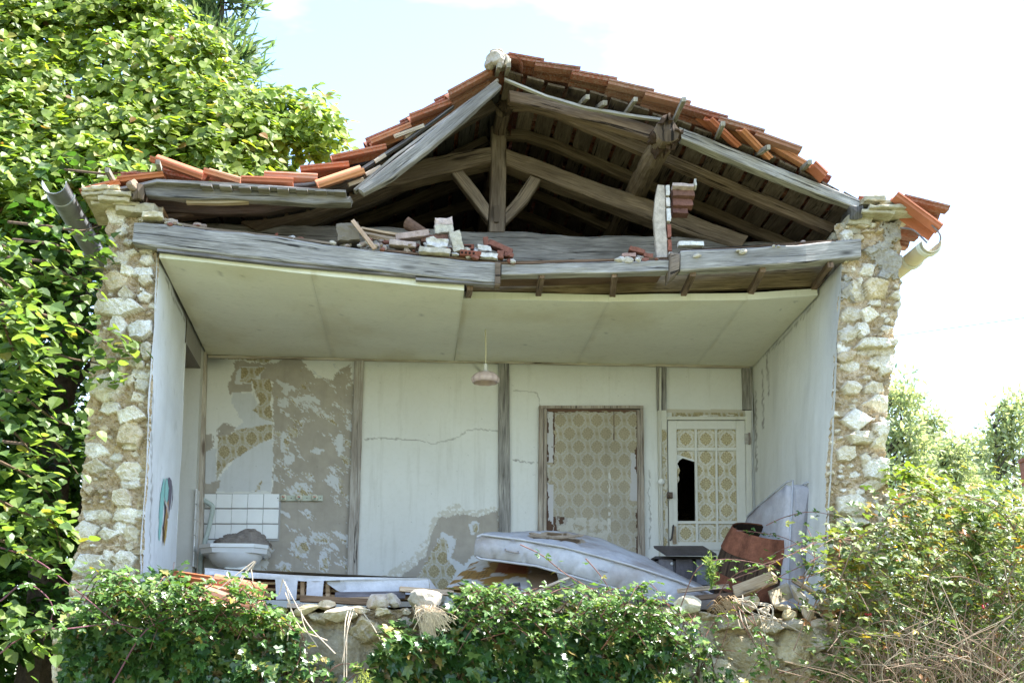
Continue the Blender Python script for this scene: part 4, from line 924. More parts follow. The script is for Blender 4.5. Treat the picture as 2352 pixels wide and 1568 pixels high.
part('wall_plate', DK, lambda b: bar(b, P(1968, 488, -.05), P(1925, 520, .9), .10, .10, col=(.7, .7, .7), rough=.02), 'dark wall plate end on the right wall head')
# batten ends sticking out to the front
for (xa, ya, xb, yb, sd) in ((1332, 240, 1350, 222, 1), (1436, 262, 1460, 228, 1), (1545, 285, 1571, 228, 1), (1644, 322, 1661, 284, 1), (1737, 356, 1765, 338, 1), (1838, 392, 1860, 372, 1), (1162, 172, 1169, 150, 1), (1140, 172, 1147, 150, -1), (265, 426, 246, 390, -1), (372, 404, 362, 372, -1), (1372, 247, 1390, 236, 1)):
    L_ = .55 if yb-ya < -40 else .38
    part('batten', G_, lambda b: bar(b, P(xa, ya, .12), P(xb, yb, .12-L_-.1), .032, .034, col=(1.0, .95, .85), rough=.003))
# broken lath and plaster bits lit by the sun on the left slope
for (xa, ya, xb, yb, Y, w_) in ((906, 314, 973, 289, .03, .05), (860, 372, 884, 356, .04, .05), (838, 402, 872, 384, .05, .10), (930, 318, 955, 300, .08, .05), (800, 425, 835, 412, .0, .06)):
    part('batten', PL, lambda b: bar(b, P(xa, ya, Y), P(xb, yb, Y), w_*1.3, .03, (0, -.35, 1), (1.25, 1.3, 1.35), rough=.004), None)
gz_ = np.array([min(float(zroof(x, 5.15, 1 if x > RIDX else -1)), 9)-.02 for x in GXS]); nG = len(GXS)
GABLE.add(np.vstack([np.c_[GXS, np.full(nG, 5.18), np.full(nG, GZ)], np.c_[GXS, np.full(nG, 5.18), gz_]]), [(i, i+1, nG+i+1, nG+i) for i in range(nG-1)], (.25, .23, .2), 0)  # gable colour darkened to hold the attic's shade
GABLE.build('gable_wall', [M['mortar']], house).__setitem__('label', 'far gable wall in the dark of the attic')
# ridge
def ridge(b):
    for k in range(13):
        y = -.16+.38*k; z = RIDZ-.03
        a = [V3(RIDX+math.cos(t)*.13, 0, z+math.sin(t)*.10) for t in np.linspace(-.2, math.pi+.2, 9)]
        V = np.array([p+V3(0, y, 0) for p in a]+[p*1+V3(0, y+.42, .012) for p in a]); b.add(V, [(i, i+1, 10+i, 9+i) for i in range(8)], tcol(r), 0, np.full((18, 3), .4))
    for k, (x, y, w_, h_) in enumerate([(1140, 136, 50, 36), (1125, 146, 30, 26), (1158, 140, 30, 40), (1142, 126, 36, 18), (1150, 152, 40, 16)]):
        rock(b, P(x, y, -.22+.03*k), (w_/305, .16, h_/300), 60+k, [(.52, .49, .46), (.42, .38, .35), (.56, .54, .5), (.48, .45, .4), (.33, .28, .25)][k], 1, cuts=10)
part('ridge_cap', [M['tile'], M['stone']], ridge, 'ridge cap with a lump of pale mortar at its end')
# --- gutters
def gutter(b, x, y, rad, col, xb, yb, Yb, half=True):
    p0, p1 = P(x, y, -.25), P(xb, yb, Yb); d = nrm(p1-p0); p1 = p0+d*5.4; s = nrm(np.cross(d, V3(0, 0, 1))); u = np.cross(s, d)
    ang = np.linspace(math.pi-.12, 2*math.pi+.12, 13); n = 12; V = []
    for i in range(n+1):
        c_ = p0+(p1-p0)*i/n
        for rd in (rad, rad-.006): V += [c_+s*math.cos(a)*rd+u*math.sin(a)*rd for a in ang]
    k = 26; F = []
    for i in range(n):
        for j in range(12): F += [(i*k+j, i*k+j+1, (i+1)*k+j+1, (i+1)*k+j), (i*k+13+j+1, i*k+13+j, (i+1)*k+13+j, (i+1)*k+14+j)]
        for j in (0, 12): F.append((i*k+j, (i+1)*k+j, (i+1)*k+13+j, i*k+13+j))
    F += [(j, j+1, 13+j+1, 13+j) for j in range(12)]
    b.add(np.array(V), F, col); return p0, d, s, u
b = B(); g = gutter(b, 124, 418, .088, (.34, .36, .37), 172, 500, .6); gl = b.build('gutter', [M['zinc']], house, True); gl['label'] = 'grey half-round gutter at the left eave'
p0, d, s, u = g
for t in (.28, 1.0, 1.8): b = B(); tube(b, [p0+d*t+s*math.cos(a)*.092+u*math.sin(a)*.092 for a in np.linspace(math.pi, 2*math.pi, 12)], .010, 6, (.4, .42, .43)); b.build('bracket', [M['zinc']], gl, True)
b = B(); g = gutter(b, 2140, 556, .075, (.62, .58, .46), 2078, 606, .55); gr = b.build('gutter', [M['plaster']], house, True); gr['label'] = 'pale stained plastic gutter at the right eave'
p0, d, s, u = g
for t in (.06, .55, 1.3):
    b = B()
    for w_ in np.linspace(0, .06, 4): tube(b, [p0+d*(t+w_)+s*math.cos(a)*.081+u*math.sin(a)*.081 for a in np.linspace(math.pi, 2*math.pi, 14)], .010, 6, (.66, .66, .62))
    b.build('collar', [M['plaster']], gr, True)
b = B(); tube(b, curve([p0+d*.12+u*.02-s*.0, p0+d*.12+u*.12-s*.1, p0+d*.12+u*.14-s*.2], 5), .008, 6, (.2, .17, .17)); tube(b, curve([p0+d*.12+s*.09, p0+d*.12+s*.1+u*.08, p0+d*.12+s*.04+u*.16], 4), .008, 6, (.25, .2, .2)); b.build('hook', [M['metal']], gr, True)
#@@THINGS
# ================================================================== THINGS IN THE ROOM
def single(b, name, mats, label, cat, group=None, smooth=False):
    o = b.build(name, mats if isinstance(mats, list) else [mats], None, smooth); return tag(o, label, cat, group)
def lathe(b, prof, c, k=28, col=(.8, .8, .8), mi=0, mod=None, half=None):
    """prof: (radius, z) list; mod(angle) scales radius"""
    n = len(prof); A = np.linspace(0, 2*math.pi, k, endpoint=False); V = []
    for rr_, z in prof:
        for a in A:
            m = mod(a, rr_, z) if mod else 1; V.append((rr_*m*math.cos(a), rr_*m*math.sin(a), z))
    F = [(i*k+j, i*k+(j+1) % k, (i+1)*k+(j+1) % k, (i+1)*k+j) for i in range(n-1) for j in range(k)]
    return b.add(np.array(V)+np.asarray(c), F, col, mi)
def at(o, pts): return pts

# pendant lamp
LY = 1.35; pc = P(1115, 758, LY); ps = P(1115, 866, LY)
t = empty('pendant_lamp', (ps[0], ps[1], ps[2]), 'pink glass pendant lamp with scalloped rim hanging on a pale cord', 'lamp')
b = B(); tube(b, [pc+V3(0, 0, .03), (pc+ps)/2+V3(.004, 0, 0), ps+V3(0, 0, .09)], .006, 6, (.62, .58, .40)); b.build('cord', [M['generic']], t, True)
b = B(); lathe(b, [(.0, .115), (.014, .115), (.017, .09), (.017, .06), (.034, .052), (.036, .04)], ps, 14, (.70, .68, .64)); b.build('socket', [M['ceramic']], t, True)
b = B(); sc_ = lambda a, r_, z: 1+.11*abs(math.cos(a*5))*(r_/.11)
lathe(b, [(.03, .045), (.06, .04), (.09, .020), (.106, -.004), (.108, -.022), (.100, -.048), (.094, -.048), (.1, -.02), (.085, .014), (.03, .035)], ps, 60, (.60, .46, .43), 0, sc_); b.build('lamp_shade', [M['ceramic']], t, True)

# coat rack
t = empty('coat_rack', P(686, 1143, D-.03), 'cream peg rail with three round painted pegs on the bare wall', 'coat rack')
b = B(); wbox(b, 632, 1137, 741, 1149.5, D-.025, .018, (.58, .62, .53), 0, 632, 741, .0005); b.build('rail', [M['generic']], t)
for x in (651, 687, 723):
    b = B(); p = P(x, 1142, D-.05); k = 16
    V = [(.0, -.012, 0)]+[(.026*math.cos(a), -.009, .026*math.sin(a)) for a in np.linspace(0, 2*math.pi, k, endpoint=False)]+[(.031*math.cos(a), 0, .031*math.sin(a)) for a in np.linspace(0, 2*math.pi, k, endpoint=False)]+[(.012*math.cos(a), .03, .012*math.sin(a)) for a in np.linspace(0, 2*math.pi, k, endpoint=False)]
    F = [(0, 1+j, 1+(j+1) % k) for j in range(k)]+[(1+s*k+j, 1+(s+1)*k+j, 1+(s+1)*k+(j+1) % k, 1+s*k+(j+1) % k) for s in range(2) for j in range(k)]
    b.add(np.array(V)+p, F, (.66, .63, .52)); pg = b.build('peg', [M['ceramic']], t, True)
    b = B()
    for dx, dz, col, s in ((-.006, .006, (.55, .22, .18), .007), (.007, .004, (.50, .20, .17), .006), (.0, -.004, (.55, .3, .2), .005), (-.004, -.012, (.12, .30, .25), .006), (.008, -.010, (.13, .32, .26), .006)):
        v_, f_ = ICO2; b.add(v_*np.array((s, .003, s))+p+V3(dx, -.013, dz), f_, col)
    b.build('painted_flower', [M['generic']], pg)
for x in (638, 669, 705, 736): b = B(); v_, f_ = ICO2; b.add(v_*np.array((.005, .004, .005))+P(x, 1143, D-.026), f_, (.2, .2, .18)); b.build('screw', [M['metal']], t)

# washbasin
BC = P(540, 1258, D-.30); t = empty('washbasin', (BC[0], D-.25, 0), 'white ceramic pedestal washbasin with an angular rim', 'washbasin')
s = 1/ppm(D-.5); hw = 78*s
def octo(w_, d_, ch): return np.array([(-w_, 0), (w_, 0), (w_, -d_+ch), (w_-ch, -d_), (-w_+ch, -d_), (-w_, -d_+ch)])
b = B(); yb = D-.03; zt = P(540, 1247, D-.5)[2]; zb = P(540, 1267, D-.5)[2]; V = []; xc = BC[0]
lev = [(zt, 1.0), (zt-(zt-zb)*.42, 1.0), (zt-(zt-zb)*.46, .97), (zb, .95), (zb-.01, .80)]
for z, k in lev:
    for x, y in octo(hw*k, .47*k, .11): V.append((xc+x, yb+y, z))
for x, y in octo(hw*.90, .43, .10): V.append((xc+x, yb+y-.02, zt))
for x, y in octo(hw*.62, .33, .10): V.append((xc+x, yb+y-.06, zt-.13))
F = [(l*6+j, l*6+(j+1) % 6, (l+1)*6+(j+1) % 6, (l+1)*6+j) for l in range(4) for j in range(6)]
F += [((j+1) % 6, j, 30+j, 30+(j+1) % 6) for j in range(6)]+[(30+(j+1) % 6, 30+j, 36+j, 36+(j+1) % 6) for j in range(6)]+[(36, 37, 38, 39, 40, 41)]
b.add(np.array(V), F, (.80, .81, .83)); rim = b.build('rim', [M['ceramic']], t)
b = B(); lathe(b, [(.235, zb), (.225, zb-.03), (.19, zb-.075), (.12, zb-.11), (.10, zb-.115)], (xc, yb-.235, 0), 32, (.79, .80, .82), 0, lambda a, r_, z: 1.0); bo = b.build('bowl', [M['ceramic']], t, True)
b = B(); wbox(b, 514, 1293, 567, 1450, D-.36, .22, (.74, .79, .82), 0, 515, 565, .001); b.build('pedestal', [M['ceramic']], t)
b = B(); tube(b, curve([P(461, 1139, D-.06), P(468, 1148, D-.07), P(486, 1160, D-.09), P(488, 1172, D-.09), P(480, 1210, D-.09), P(470, 1246, D-.09), P(463, 1270, D-.09), P(460, 1300, D-.09), P(458, 1360, D-.09)], 8), .021, 10, (.50, .56, .52)); b.build('waste_pipe', [M['generic']], t, True)
# dusty bundle in the basin
b = B(); r = np.random.default_rng(3)
v_, f_ = ico(5); v = v_.copy(); x = v[:, 0]
hgt = np.interp(x, [-1, -.75, -.4, -.1, .15, .45, .75, 1], [.12, .42, .72, .74, 1.05, 1.18, .95, .3])
v[:, 2] = np.where(v[:, 2] > 0, v[:, 2]*hgt*1.1, v[:, 2]*.4)
for i in range(len(v)):
    n = v[i]/np.linalg.norm(v[i]); q = Vector((v[i][0]*2.2+v[i][2]*1.5, v[i][1]*2, v[i][2]*3.2)); f = 1-abs(mnoise.noise(q*1.4)); g = 1-abs(mnoise.noise(q*3.1+Vector((3, 1, 2))))
    v[i] += n*((f-.7)*.30+(g-.7)*.14)
v = v*np.array((.255, .14, .115))+np.array((xc+.035, yb-.24, zt+.01))
single(B().add(v, f_, (.31, .27, .245)), 'cloth_bundle', M['cloth'], 'crumpled dusty grey cloth lying in the washbasin', 'cloth', smooth=True)

# mattresses
def quilt_col(base, dirt, V, sd):
    g = fbm(V[:, 0]*5+V[:, 1]*3, V[:, 2]*6, sd, 4); d = fbm(V[:, 0]*2.2, V[:, 2]*3+V[:, 1]*2, sd+4, 4); c = np.tile(base, (len(V), 1))
    m = np.clip((g-.5)*3, 0, 1)[:, None]; c = c*(1-m*.35)+np.array(dirt)*m*.35; m = np.clip((d-.50)*6, 0, 1)[:, None]*.7; return c*(1-m)+np.array(dirt)*m
def quilt(V, d=.010):
    a = V[:, 0]*9+V[:, 1]*4+V[:, 2]*5; b2 = V[:, 0]*9-V[:, 1]*4-V[:, 2]*9; return -d*(np.exp(-(np.sin(a*1.6)/.16)**2)+np.exp(-(np.sin(b2*1.6)/.16)**2))+.010*(fbm(V[:, 0]*7+V[:, 1]*3, V[:, 2]*9+V[:, 1]*4, 19, 4)-.5)
def slab(name, ft, fb, bt, bb, col, dirt, par, dent=None, bul=.02, sd=1, nu=70, nw=40, cf=None):
    """mattress traced as four edge lines (front-top, front-bottom, back-top, back-bottom), world points"""
    def rs(E):
        E = np.asarray(E, float); s_ = np.concatenate([[0], np.cumsum(np.linalg.norm(np.diff(E, axis=0), axis=1))]); s_ /= s_[-1]; uu = np.linspace(0, 1, nu+1)
        return np.stack([np.interp(uu, s_, E[:, k]) for k in range(3)], 1)
    ft, fb, bt, bb = rs(ft), rs(fb), rs(bt), rs(bb); ring = []; h = 8
    for a, c_, n in ((fb, ft, h), (ft, bt, nw), (bt, bb, h), (bb, fb, nw)):
        for i in range(n): ring.append(a+(c_-a)*i/n)
    ring = np.stack(ring, 1); k = ring.shape[1]; cen = ring.mean(1)
    for i in range(h):                                   # front side bulge
        ring[:, i] += nrm(((fb+ft)/2-(bt+bb)/2).mean(0))*bul*math.sin(math.pi*i/h)
    uu = np.linspace(0, 1, nu+1)
    en = np.minimum(np.minimum(uu, 1-uu)*14, 1); ring = cen[:, None]+(ring-cen[:, None])*(1-.10*(1-en)**2)[:, None, None]
    fl = ring.reshape(-1, 3)
    for i in range(len(fl)): fl[i] += np.array(mnoise.noise_vector(Vector(fl[i]*5+sd)))*.010+np.array(mnoise.noise_vector(Vector(fl[i]*17+sd)))*.003
    F = [(i*k+j, i*k+(j+1) % k, (i+1)*k+(j+1) % k, (i+1)*k+j) for i in range(nu) for j in range(k)]
    V = fl
    if dent is not None: V = dent(V)
    cc_ = np.repeat(cen, k, axis=0); dr = V-cc_; dr /= np.linalg.norm(dr, axis=1)[:, None]; V = V+dr*quilt(V)[:, None]
    V = np.vstack([V, [cen[0], cen[-1]]]); n0 = (nu+1)*k
    F += [((j+1) % k, j, n0) for j in range(k)]+[(nu*k+j, nu*k+(j+1) % k, n0+1) for j in range(k)]
    return mk(name, V, F, M['fabric'], par, vcol=(cf or (lambda V, c: c))(V, quilt_col(col, dirt, V, sd)), smooth=True), (ft, fb, bt, bb)
# big one, slumped over the rubble
YF, YB = .32, 1.05
q4 = lambda L_, Y: [P(x, y, Y+(d[0] if d else 0)) for x, y, *d in L_]
FT = q4([(1092, 1236), (1106, 1229), (1200, 1241), (1296, 1258), (1380, 1280), (1448, 1299), (1556, 1334), (1640, 1368)], YF)
FB = q4([(1090, 1276), (1104, 1283), (1150, 1288), (1232, 1299), (1340, 1330), (1440, 1358), (1500, 1374), (1640, 1410)], YF)
BT = q4([(1098, 1226), (1110, 1221), (1196, 1219), (1304, 1219), (1390, 1240), (1484, 1279), (1545, 1311), (1625, 1350)], YB)
BB = [p-V3(0, 0, .17) for p in BT]
t = empty('mattress', P(1360, 1330, .6), 'torn stained mattress slumped over the rubble in front of the doorway', 'mattress')
def dent(V):
    px, py = proj(V); hole = (np.abs(px-1275) < 62) & (V[:, 1] > .62) & (V[:, 1] < .95); w_ = hole*np.cos(np.clip((px-1275)/62, -1, 1)*np.pi/2)
    z0 = V[:, 2].copy(); V[:, 2] -= w_*.05*(z0 > 0.3); return V
def holec(V, c):
    px, py = proj(V); e = np.hypot((px-1282)/58, (V[:, 1]-.80)/.17)+.4*(fbm(px*.06, V[:, 1]*9, 3)-.5); m = (e < .9) & (V[:, 1] > .5); c[m] = (.13, .085, .05); m = (e >= .9) & (e < 1.1) & (V[:, 1] > .5); c[m] = (.36, .28, .2); return c  # shade inside the torn hole is painted as dark brown
o, E_ = slab('body', FT, FB, BT, BB, (.475, .47, .485), (.29, .245, .215), t, dent, .03, 5, 150, 60, holec)
for nm_, Ed, off in (('piping', E_[0], V3(0, -.012, .004)), ('piping', E_[1], V3(0, -.012, -.002))):
    b = B(); tube(b, Ed[1:-1]+off, .009, 6, (.46, .45, .46)); b.build(nm_, [M['fabric']], t, True)
b = B(); a = P(1162, 1264, YF-.05); tube(b, curve([P(1161, 1260, YF-.03), P(1163, 1264, YF-.06), P(1176, 1267, YF-.065), P(1189, 1269, YF-.06), P(1190, 1266, YF-.03)], 5), .006, 6, (.34, .30, .27)); b.build('handle', [M['cloth']], t, True)
b = B(); tube(b, curve([P(1375, 1306, YF-.05), P(1385, 1310, YF-.06), P(1395, 1312, YF-.05)], 5), .006, 6, (.45, .43, .42)); b.build('handle', [M['cloth']], t, True)
b = B()
for x0, y0, x1, y1, Y in ((1216, 1223, 1268, 1233, .74), (1262, 1233, 1340, 1229, .70)):
    tube(b, curve([P(x0, y0, Y), P((x0+x1)/2, (y0+y1)/2+1, Y-.02), P(x1, y1, Y)], 6), [.003]+[.010]*11+[.003], 7, (.34, .27, .2), rough=.008)
b.build('torn_edge', [M['cloth']], t)
# low bed base on the left, cover torn from its side
t = empty('bed_base', P(740, 1345, .2), 'low bed base with its pale cover torn open along the side', 'bed')
Yb_ = .12
top = [(470, 1303), (560, 1312), (640, 1318), (720, 1322), (850, 1325), (990, 1327)]
def strip(b, pts_top, pts_bot, Y, col, th=.012):
    a = np.array([P(x, y, Y) for x, y in pts_top]); c_ = np.array([P(x, y, Y) for x, y in pts_bot]); n = len(a); nv = 5; V = []
    for i in range(n):
        for j in range(nv): p = a[i]+(c_[i]-a[i])*j/(nv-1); V.append(p+V3(0, .012*math.sin(i*1.9+j*.8), 0))
    V = np.array(V); F = [(i*nv+j, i*nv+j+1, (i+1)*nv+j+1, (i+1)*nv+j) for i in range(n-1) for j in range(nv-1)]; N0 = len(V)
    V2 = V+V3(0, th, 0); F2 = [tuple(x+N0 for x in f[::-1]) for f in F]; b.add(np.vstack([V, V2]), F+F2, col)
b = B(); fab = (.60, .60, .63)
strip(b, [(470, 1303), (560, 1312), (640, 1318), (700, 1321), (780, 1324), (850, 1325), (960, 1327), (985, 1327)], [(470, 1318), (560, 1326), (640, 1330), (700, 1334), (780, 1332), (850, 1332), (960, 1334), (985, 1334)], Yb_, fab)
strip(b, [(780, 1330), (850, 1331), (930, 1333), (985, 1333)], [(790, 1364), (850, 1364), (930, 1364), (988, 1366)], Yb_, fab)
strip(b, [(632, 1328), (660, 1330), (684, 1331)], [(634, 1376), (660, 1376), (680, 1376)], Yb_, (.56, .55, .57)); strip(b, [(705, 1332), (725, 1332), (744, 1332)], [(703, 1372), (722, 1372), (740, 1372)], Yb_, (.58, .57, .60))
strip(b, [(748, 1332), (770, 1333), (790, 1333)], [(752, 1340), (775, 1356), (800, 1366)], Yb_+.01, (.5, .49, .5)); strip(b, [(470, 1318), (490, 1320), (520, 1322)], [(470, 1366), (490, 1366), (512, 1366)], Yb_, fab)
b.build('side_cover', [M['fabric']], t, True)
b = B(); f = bil(P(470, 1303, Yb_+.01), P(985, 1327, Yb_+.01), P(985, 1327, Yb_+.01)+V3(.02, .85, 0), P(470, 1303, Yb_+.01)+V3(0, .85, 0)); v, q, u, w_ = grid(f, 30, 12); v[:, 2] -= .02*np.sin(np.pi*w_); b.add(v, [tuple(x) for x in q], (.56, .56, .58)); b.build('top_cover', [M['fabric']], t, True)
b = B(); f = bil(P(985, 1327, Yb_), P(985, 1327, Yb_)+V3(.12, .85, -.05), P(990, 1366, Yb_)+V3(.12, .85, 0), P(990, 1366, Yb_)); v, q, u, w_ = grid(f, 10, 6); b.add(v, [tuple(x) for x in q], (.58, .58, .60)); b.build('end_cover', [M['fabric']], t, True)
for y0, y1, Y, col in ((1338, 1344, .22, (1.3, 1.1, .8)), (1352, 1358, .22, (1.2, 1., .7)), (1364, 1374, .18, (1.0, .85, .65))):
    b = B(); timber(b, [(480, y0-6, 480, y1-6, Y), (700, y0, 700, y1, Y), (978, y0+3, 978, y1+3, Y)], .03, col, rough=.003); b.build('slat', [PL], t)
b = B(); timber(b, [(480, 1316, 480, 1376, .36), (978, 1332, 978, 1380, .36)], .03, (.85, .45, .3), rough=.004); b.build('back_board', [BR], t)
for x in (690, 748, 560, 870): b = B(); timber(b, [(x, 1328, x, 1380, .16), (x+9, 1328, x+9, 1380, .16)], .05, (1.2, 1., .8)); b.build('leg', [PL], t)
# mattress stood on edge against the right wall
t = empty('mattress', P(1830, 1360, .8), 'narrow mattress stood on edge against the right wall behind the barrel', 'mattress')
fl_ = lambda L_: [P(*a) for a in L_]
FT = fl_([(1822, 1104, .62), (1808, 1108, .66), (1776, 1134, .9), (1740, 1164, 1.2), (1716, 1188, 1.45), (1708, 1206, 1.55), (1706, 1240, 1.6)])
FB = fl_([(1806, 1420, .62), (1796, 1420, .66), (1764, 1416, .9), (1734, 1412, 1.2), (1712, 1410, 1.45), (1706, 1408, 1.55), (1704, 1400, 1.6)])
BT = [p+V3(.145, .03, -.01) for p in FT]; BB = [p+V3(.145, .03, 0) for p in FB]
o, E_ = slab('body', FT, FB, BT, BB, (.56, .54, .57), (.36, .30, .28), t, None, .02, 9, 50, 16)
for off in (V3(-.004, -.01, .004), V3(.148, .02, 0)):
    pts = np.vstack([[P(1806, 1420, .62)+off], [P(1812, 1300, .62)+off], E_[0][:40]+off]); b = B(); tube(b, pts, .008, 6, (.50, .50, .53)); b.build('piping', [M['fabric']], t, True)

# barrel
axis = nrm(V3(.13, -.40, 1)); H = .72; base = P(1753, 1221, .85)-axis*H; t = empty('barrel', base, 'open wooden barrel with rusty red hoops, tilted, full of brambles', 'barrel')
ex = nrm(np.cross(V3(0, 1, 0), axis)); ey = np.cross(axis, ex)
prof = lambda s_: .235+.085*math.sin(math.pi*min(1, max(0, s_)))**.9
def brl(b, ss, dr, k, colf, close=False):
    V = []
    for s_ in ss:
        for j in range(k):
            a = 2*math.pi*j/k; rr_ = prof(s_)+dr; V.append(base+axis*H*s_+ex*math.cos(a)*rr_+ey*math.sin(a)*rr_)
    n = len(ss); F = [(i*k+j, i*k+(j+1) % k, (i+1)*k+(j+1) % k, (i+1)*k+j) for i in range(n-1) for j in range(k)]
    b.add(np.array(V), F, [colf(j) for i in range(n-1) for j in range(k)], 0, np.array([(s_*H, j*.35, 0) for s_ in ss for j in range(k)]))
sv = [tuple(np.array((.62, .5, .42))*random.uniform(.8, 1.2)) for _ in range(24)]
b = B(); brl(b, np.linspace(0, 1.0, 14), 0, 96, lambda j: (.34, .27, .23) if j % 4 == 0 else sv[j//4]); brl(b, np.linspace(1.0, .55, 6), -.022, 96, lambda j: (.25, .2, .17))
brl(b, [.62, .62], -.022, 96, lambda j: (.1, .08, .06)); b.build('staves', [BR], t)
for s0, s1 in ((.76, 1.01), (.36, .52), (.05, .14)):
    b = B(); brl(b, np.linspace(s0, s1, 5), .008, 96, lambda j: tuple(np.array((.26, .10, .058))*(1+.25*math.sin(j*.7)*math.sin(j*.23)))); b.build('hoop', [M['brick']], t, True)
# stove
sy = 1.72; p = P(1574, 1262, sy); t = empty('stove', (p[0], sy+.2, .0), 'small black iron stove with its lid propped up, before the glazed door', 'stove')
b = B(); a = P(1502, 1258, sy); a2 = P(1646, 1276, sy); c_ = P(1617, 1258, sy+.35)
V = [P(1502, 1258, sy), P(1616, 1258, sy+.02), P(1647, 1276, sy-.12), P(1530, 1276, sy-.12)]; V = np.array(V); V = np.vstack([V, V+V3(0, .02, .022)])
b.add(V, [(0, 3, 2, 1), (4, 5, 6, 7), (0, 1, 5, 4), (1, 2, 6, 5), (2, 3, 7, 6), (3, 0, 4, 7)], (.10, .085, .09)); b.build('lid', [M['metal']], t)
bw0, bw1 = P(1502, 1280, sy), P(1646, 1280, sy); zc = bw0[2]
b = B(); block(b, ((bw0[0]+bw1[0])/2, sy+.19, zc/2), (bw1[0]-bw0[0]-.04, .36, zc-.03), col=(.11, .10, .11), rough=.002); b.build('body', [M['metal']], t)
b = B(); block(b, ((bw0[0]+bw1[0])/2, sy+.18, zc), (bw1[0]-bw0[0], .42, .022), col=(.05, .045, .05), rough=.001); b.build('top_rim', [M['metal']], t)
for k, (x0, x1, cc_) in enumerate(((1512, 1546, (.22, .20, .22)), (1551, 1592, (.13, .11, .12)), (1598, 1640, (.26, .26, .30)))):
    pa, pb = P(x0, 1286, sy), P(x1, 1330, sy); b = B(); block(b, ((pa[0]+pb[0])/2, sy, (pa[2]+pb[2])/2-.02), (pb[0]-pa[0], .03, pa[2]-pb[2]+.06), col=cc_, rough=.001); pn = b.build('panel', [M['metal']], t)
    if k == 0: b = B(); v_, f_ = ICO2; b.add(v_*np.array((.014, .012, .014))+P(1543, 1294, sy-.02), f_, (.75, .75, .75)); b.build('knob', [M['ceramic']], pn, True)

# hardboard sheets under the big mattress
b = B(); f = bil(P(1020, 1352, .55), P(1290, 1362, .30), P(1270, 1280, 1.15), P(1085, 1290, 1.25)); v, q, u, w_ = grid(f, 60, 40); v[:, 2] += .05*np.sin(u*3.1)*np.sin(w_*2)+(fbm(u*4, w_*4, 3)-.5)*.03
c = np.tile((.36, .20, .055), (len(v), 1)); g = fbm(u*5, w_*8, 4, 5); c[(g > .555) & (u < .75)] = (.60, .57, .56); c[(u > .38) & (u < .72) & (w_ > .40) & (g < .54)] = (.25, .075, .03); h_ = (np.abs((u*26) % 1-.5) < .16) & (np.abs((w_*16) % 1-.5) < .2) & (u < .35) & (g < .5); c[h_] = (.10, .05, .02)
c[(u > .7)] = c[u > .7]*.5+np.array((.25, .22, .21))*.5
n = len(v); V2 = v+V3(0, .004, -.02); o = mk('hardboard_sheet', np.vstack([v, V2]), [tuple(x) for x in q]+[tuple(x[::-1]+n) for x in q], M['generic'], None, vcol=np.vstack([c, c])); tag(o, 'orange-brown hardboard sheet with peeling white paper under the slumped mattress', 'board')
for k, (pts, w_, col, lab) in enumerate(((((1212, 1371), (1260, 1345), (1317, 1321)), .022, (1.5, 1.5, 1.5), 'thin white lath leaning under the slumped mattress'), (((1236, 1376), (1290, 1350), (1325, 1338)), .014, (.9, .9, 1.), 'thin dark rod beside the white lath under the mattress'))):
    b = B(); cs = [P(pts[0][0], pts[0][1], .18), P(pts[1][0], pts[1][1], .24), P(pts[2][0], pts[2][1], .34)]; tube(b, cs, w_/2, 6, col); single(b, 'lath', PL, lab, 'lath')
b = B(); block(b, P(1270, 1372, .45)+V3(0, 0, -.1), (.9, .5, .12), (.05, .06, 0), (.13, .09, .075), seed=8, rough=.05, n=10); single(b, 'rubble_heap', M['cloth'], 'dark heap of rotten debris under the slumped mattress', 'rubble')

# ------------------------------------------------------------------ rubble on the ceiling beam
ry_ = .0
def pbox(name, m, x, y, w_, h_, ang, Y, dep, col, label, cat, seed, rough=.005, yaw=0, group=None):
    s_ = ppm(Y); b = B(); block(b, P(x, y, Y), (w_/s_, dep, h_/s_*1.02), (0, R(ang), yaw), col, seed=seed, rough=rough, n=6); return single(b, name, m, label, cat, group)
BK = (.25, .105, .075); WH = (.66, .63, .60); CRM = (.58, .53, .43)
pbox('timber_stub', G_, 800, 543, 54, 44, -6, .05, .22, (.8, .72, .6), 'rotten square timber stub with a frayed top at the left of the rubble', 'timber', 3, .014)
b = B(); timber(b, [(806, 507, 813, 503, -.12), (856, 572, 866, 568, -.12)], .03, (1.25, 1.1, 1.05), rough=.003); single(b, 'lath', PL, 'narrow lath leaning on the rotten timber stub', 'lath')
for k, (pts, lab) in enumerate(([((830, 520, 830, 525), (880, 530, 880, 535), (934, 538, 934, 543)), 'upper grey lath sliding off the rubble heap'], [((848, 538, 846, 546), (906, 551, 904, 559)), 'short brown lath under the upper grey lath'], [((838, 532, 836, 537), (912, 546, 910, 552)), 'middle white-washed lath in the rubble heap'])):
    b = B(); timber(b, [(*p_, .02+.06*k) for p_ in pts], .05, (1.2, 1.1, 1.0), rough=.004); single(b, 'lath', PL, lab, 'lath')
b = B(); a, c_ = P(940, 512, .12), P(990, 541, .02); d = c_-a; k = 9; V = []
sx = nrm(np.cross(d, V3(0, 1, 0))); sy_ = nrm(np.cross(d, sx))
for i in range(5):
    for t_ in np.linspace(-.3, math.pi+.3, k): V.append(a+d*i/4+(-sx*math.sin(t_)+sy_*math.cos(t_))*(.062-.006*i))
b.add(np.array(V), [(i*k+j, i*k+j+1, (i+1)*k+j+1, (i+1)*k+j) for i in range(4) for j in range(k-1)]+[tuple(range(k))], (.20, .12, .085)); single(b, 'ridge_tile', M['brick'], 'brown half-round tile lying on the rubble heap', 'tile')
pbox('brick', M['brick'], 947, 543, 82, 15, -10, -.02, .10, (.48, .36, .31), 'long plaster-smeared brick tilted up across the middle of the heap', 'brick', 5, .006)
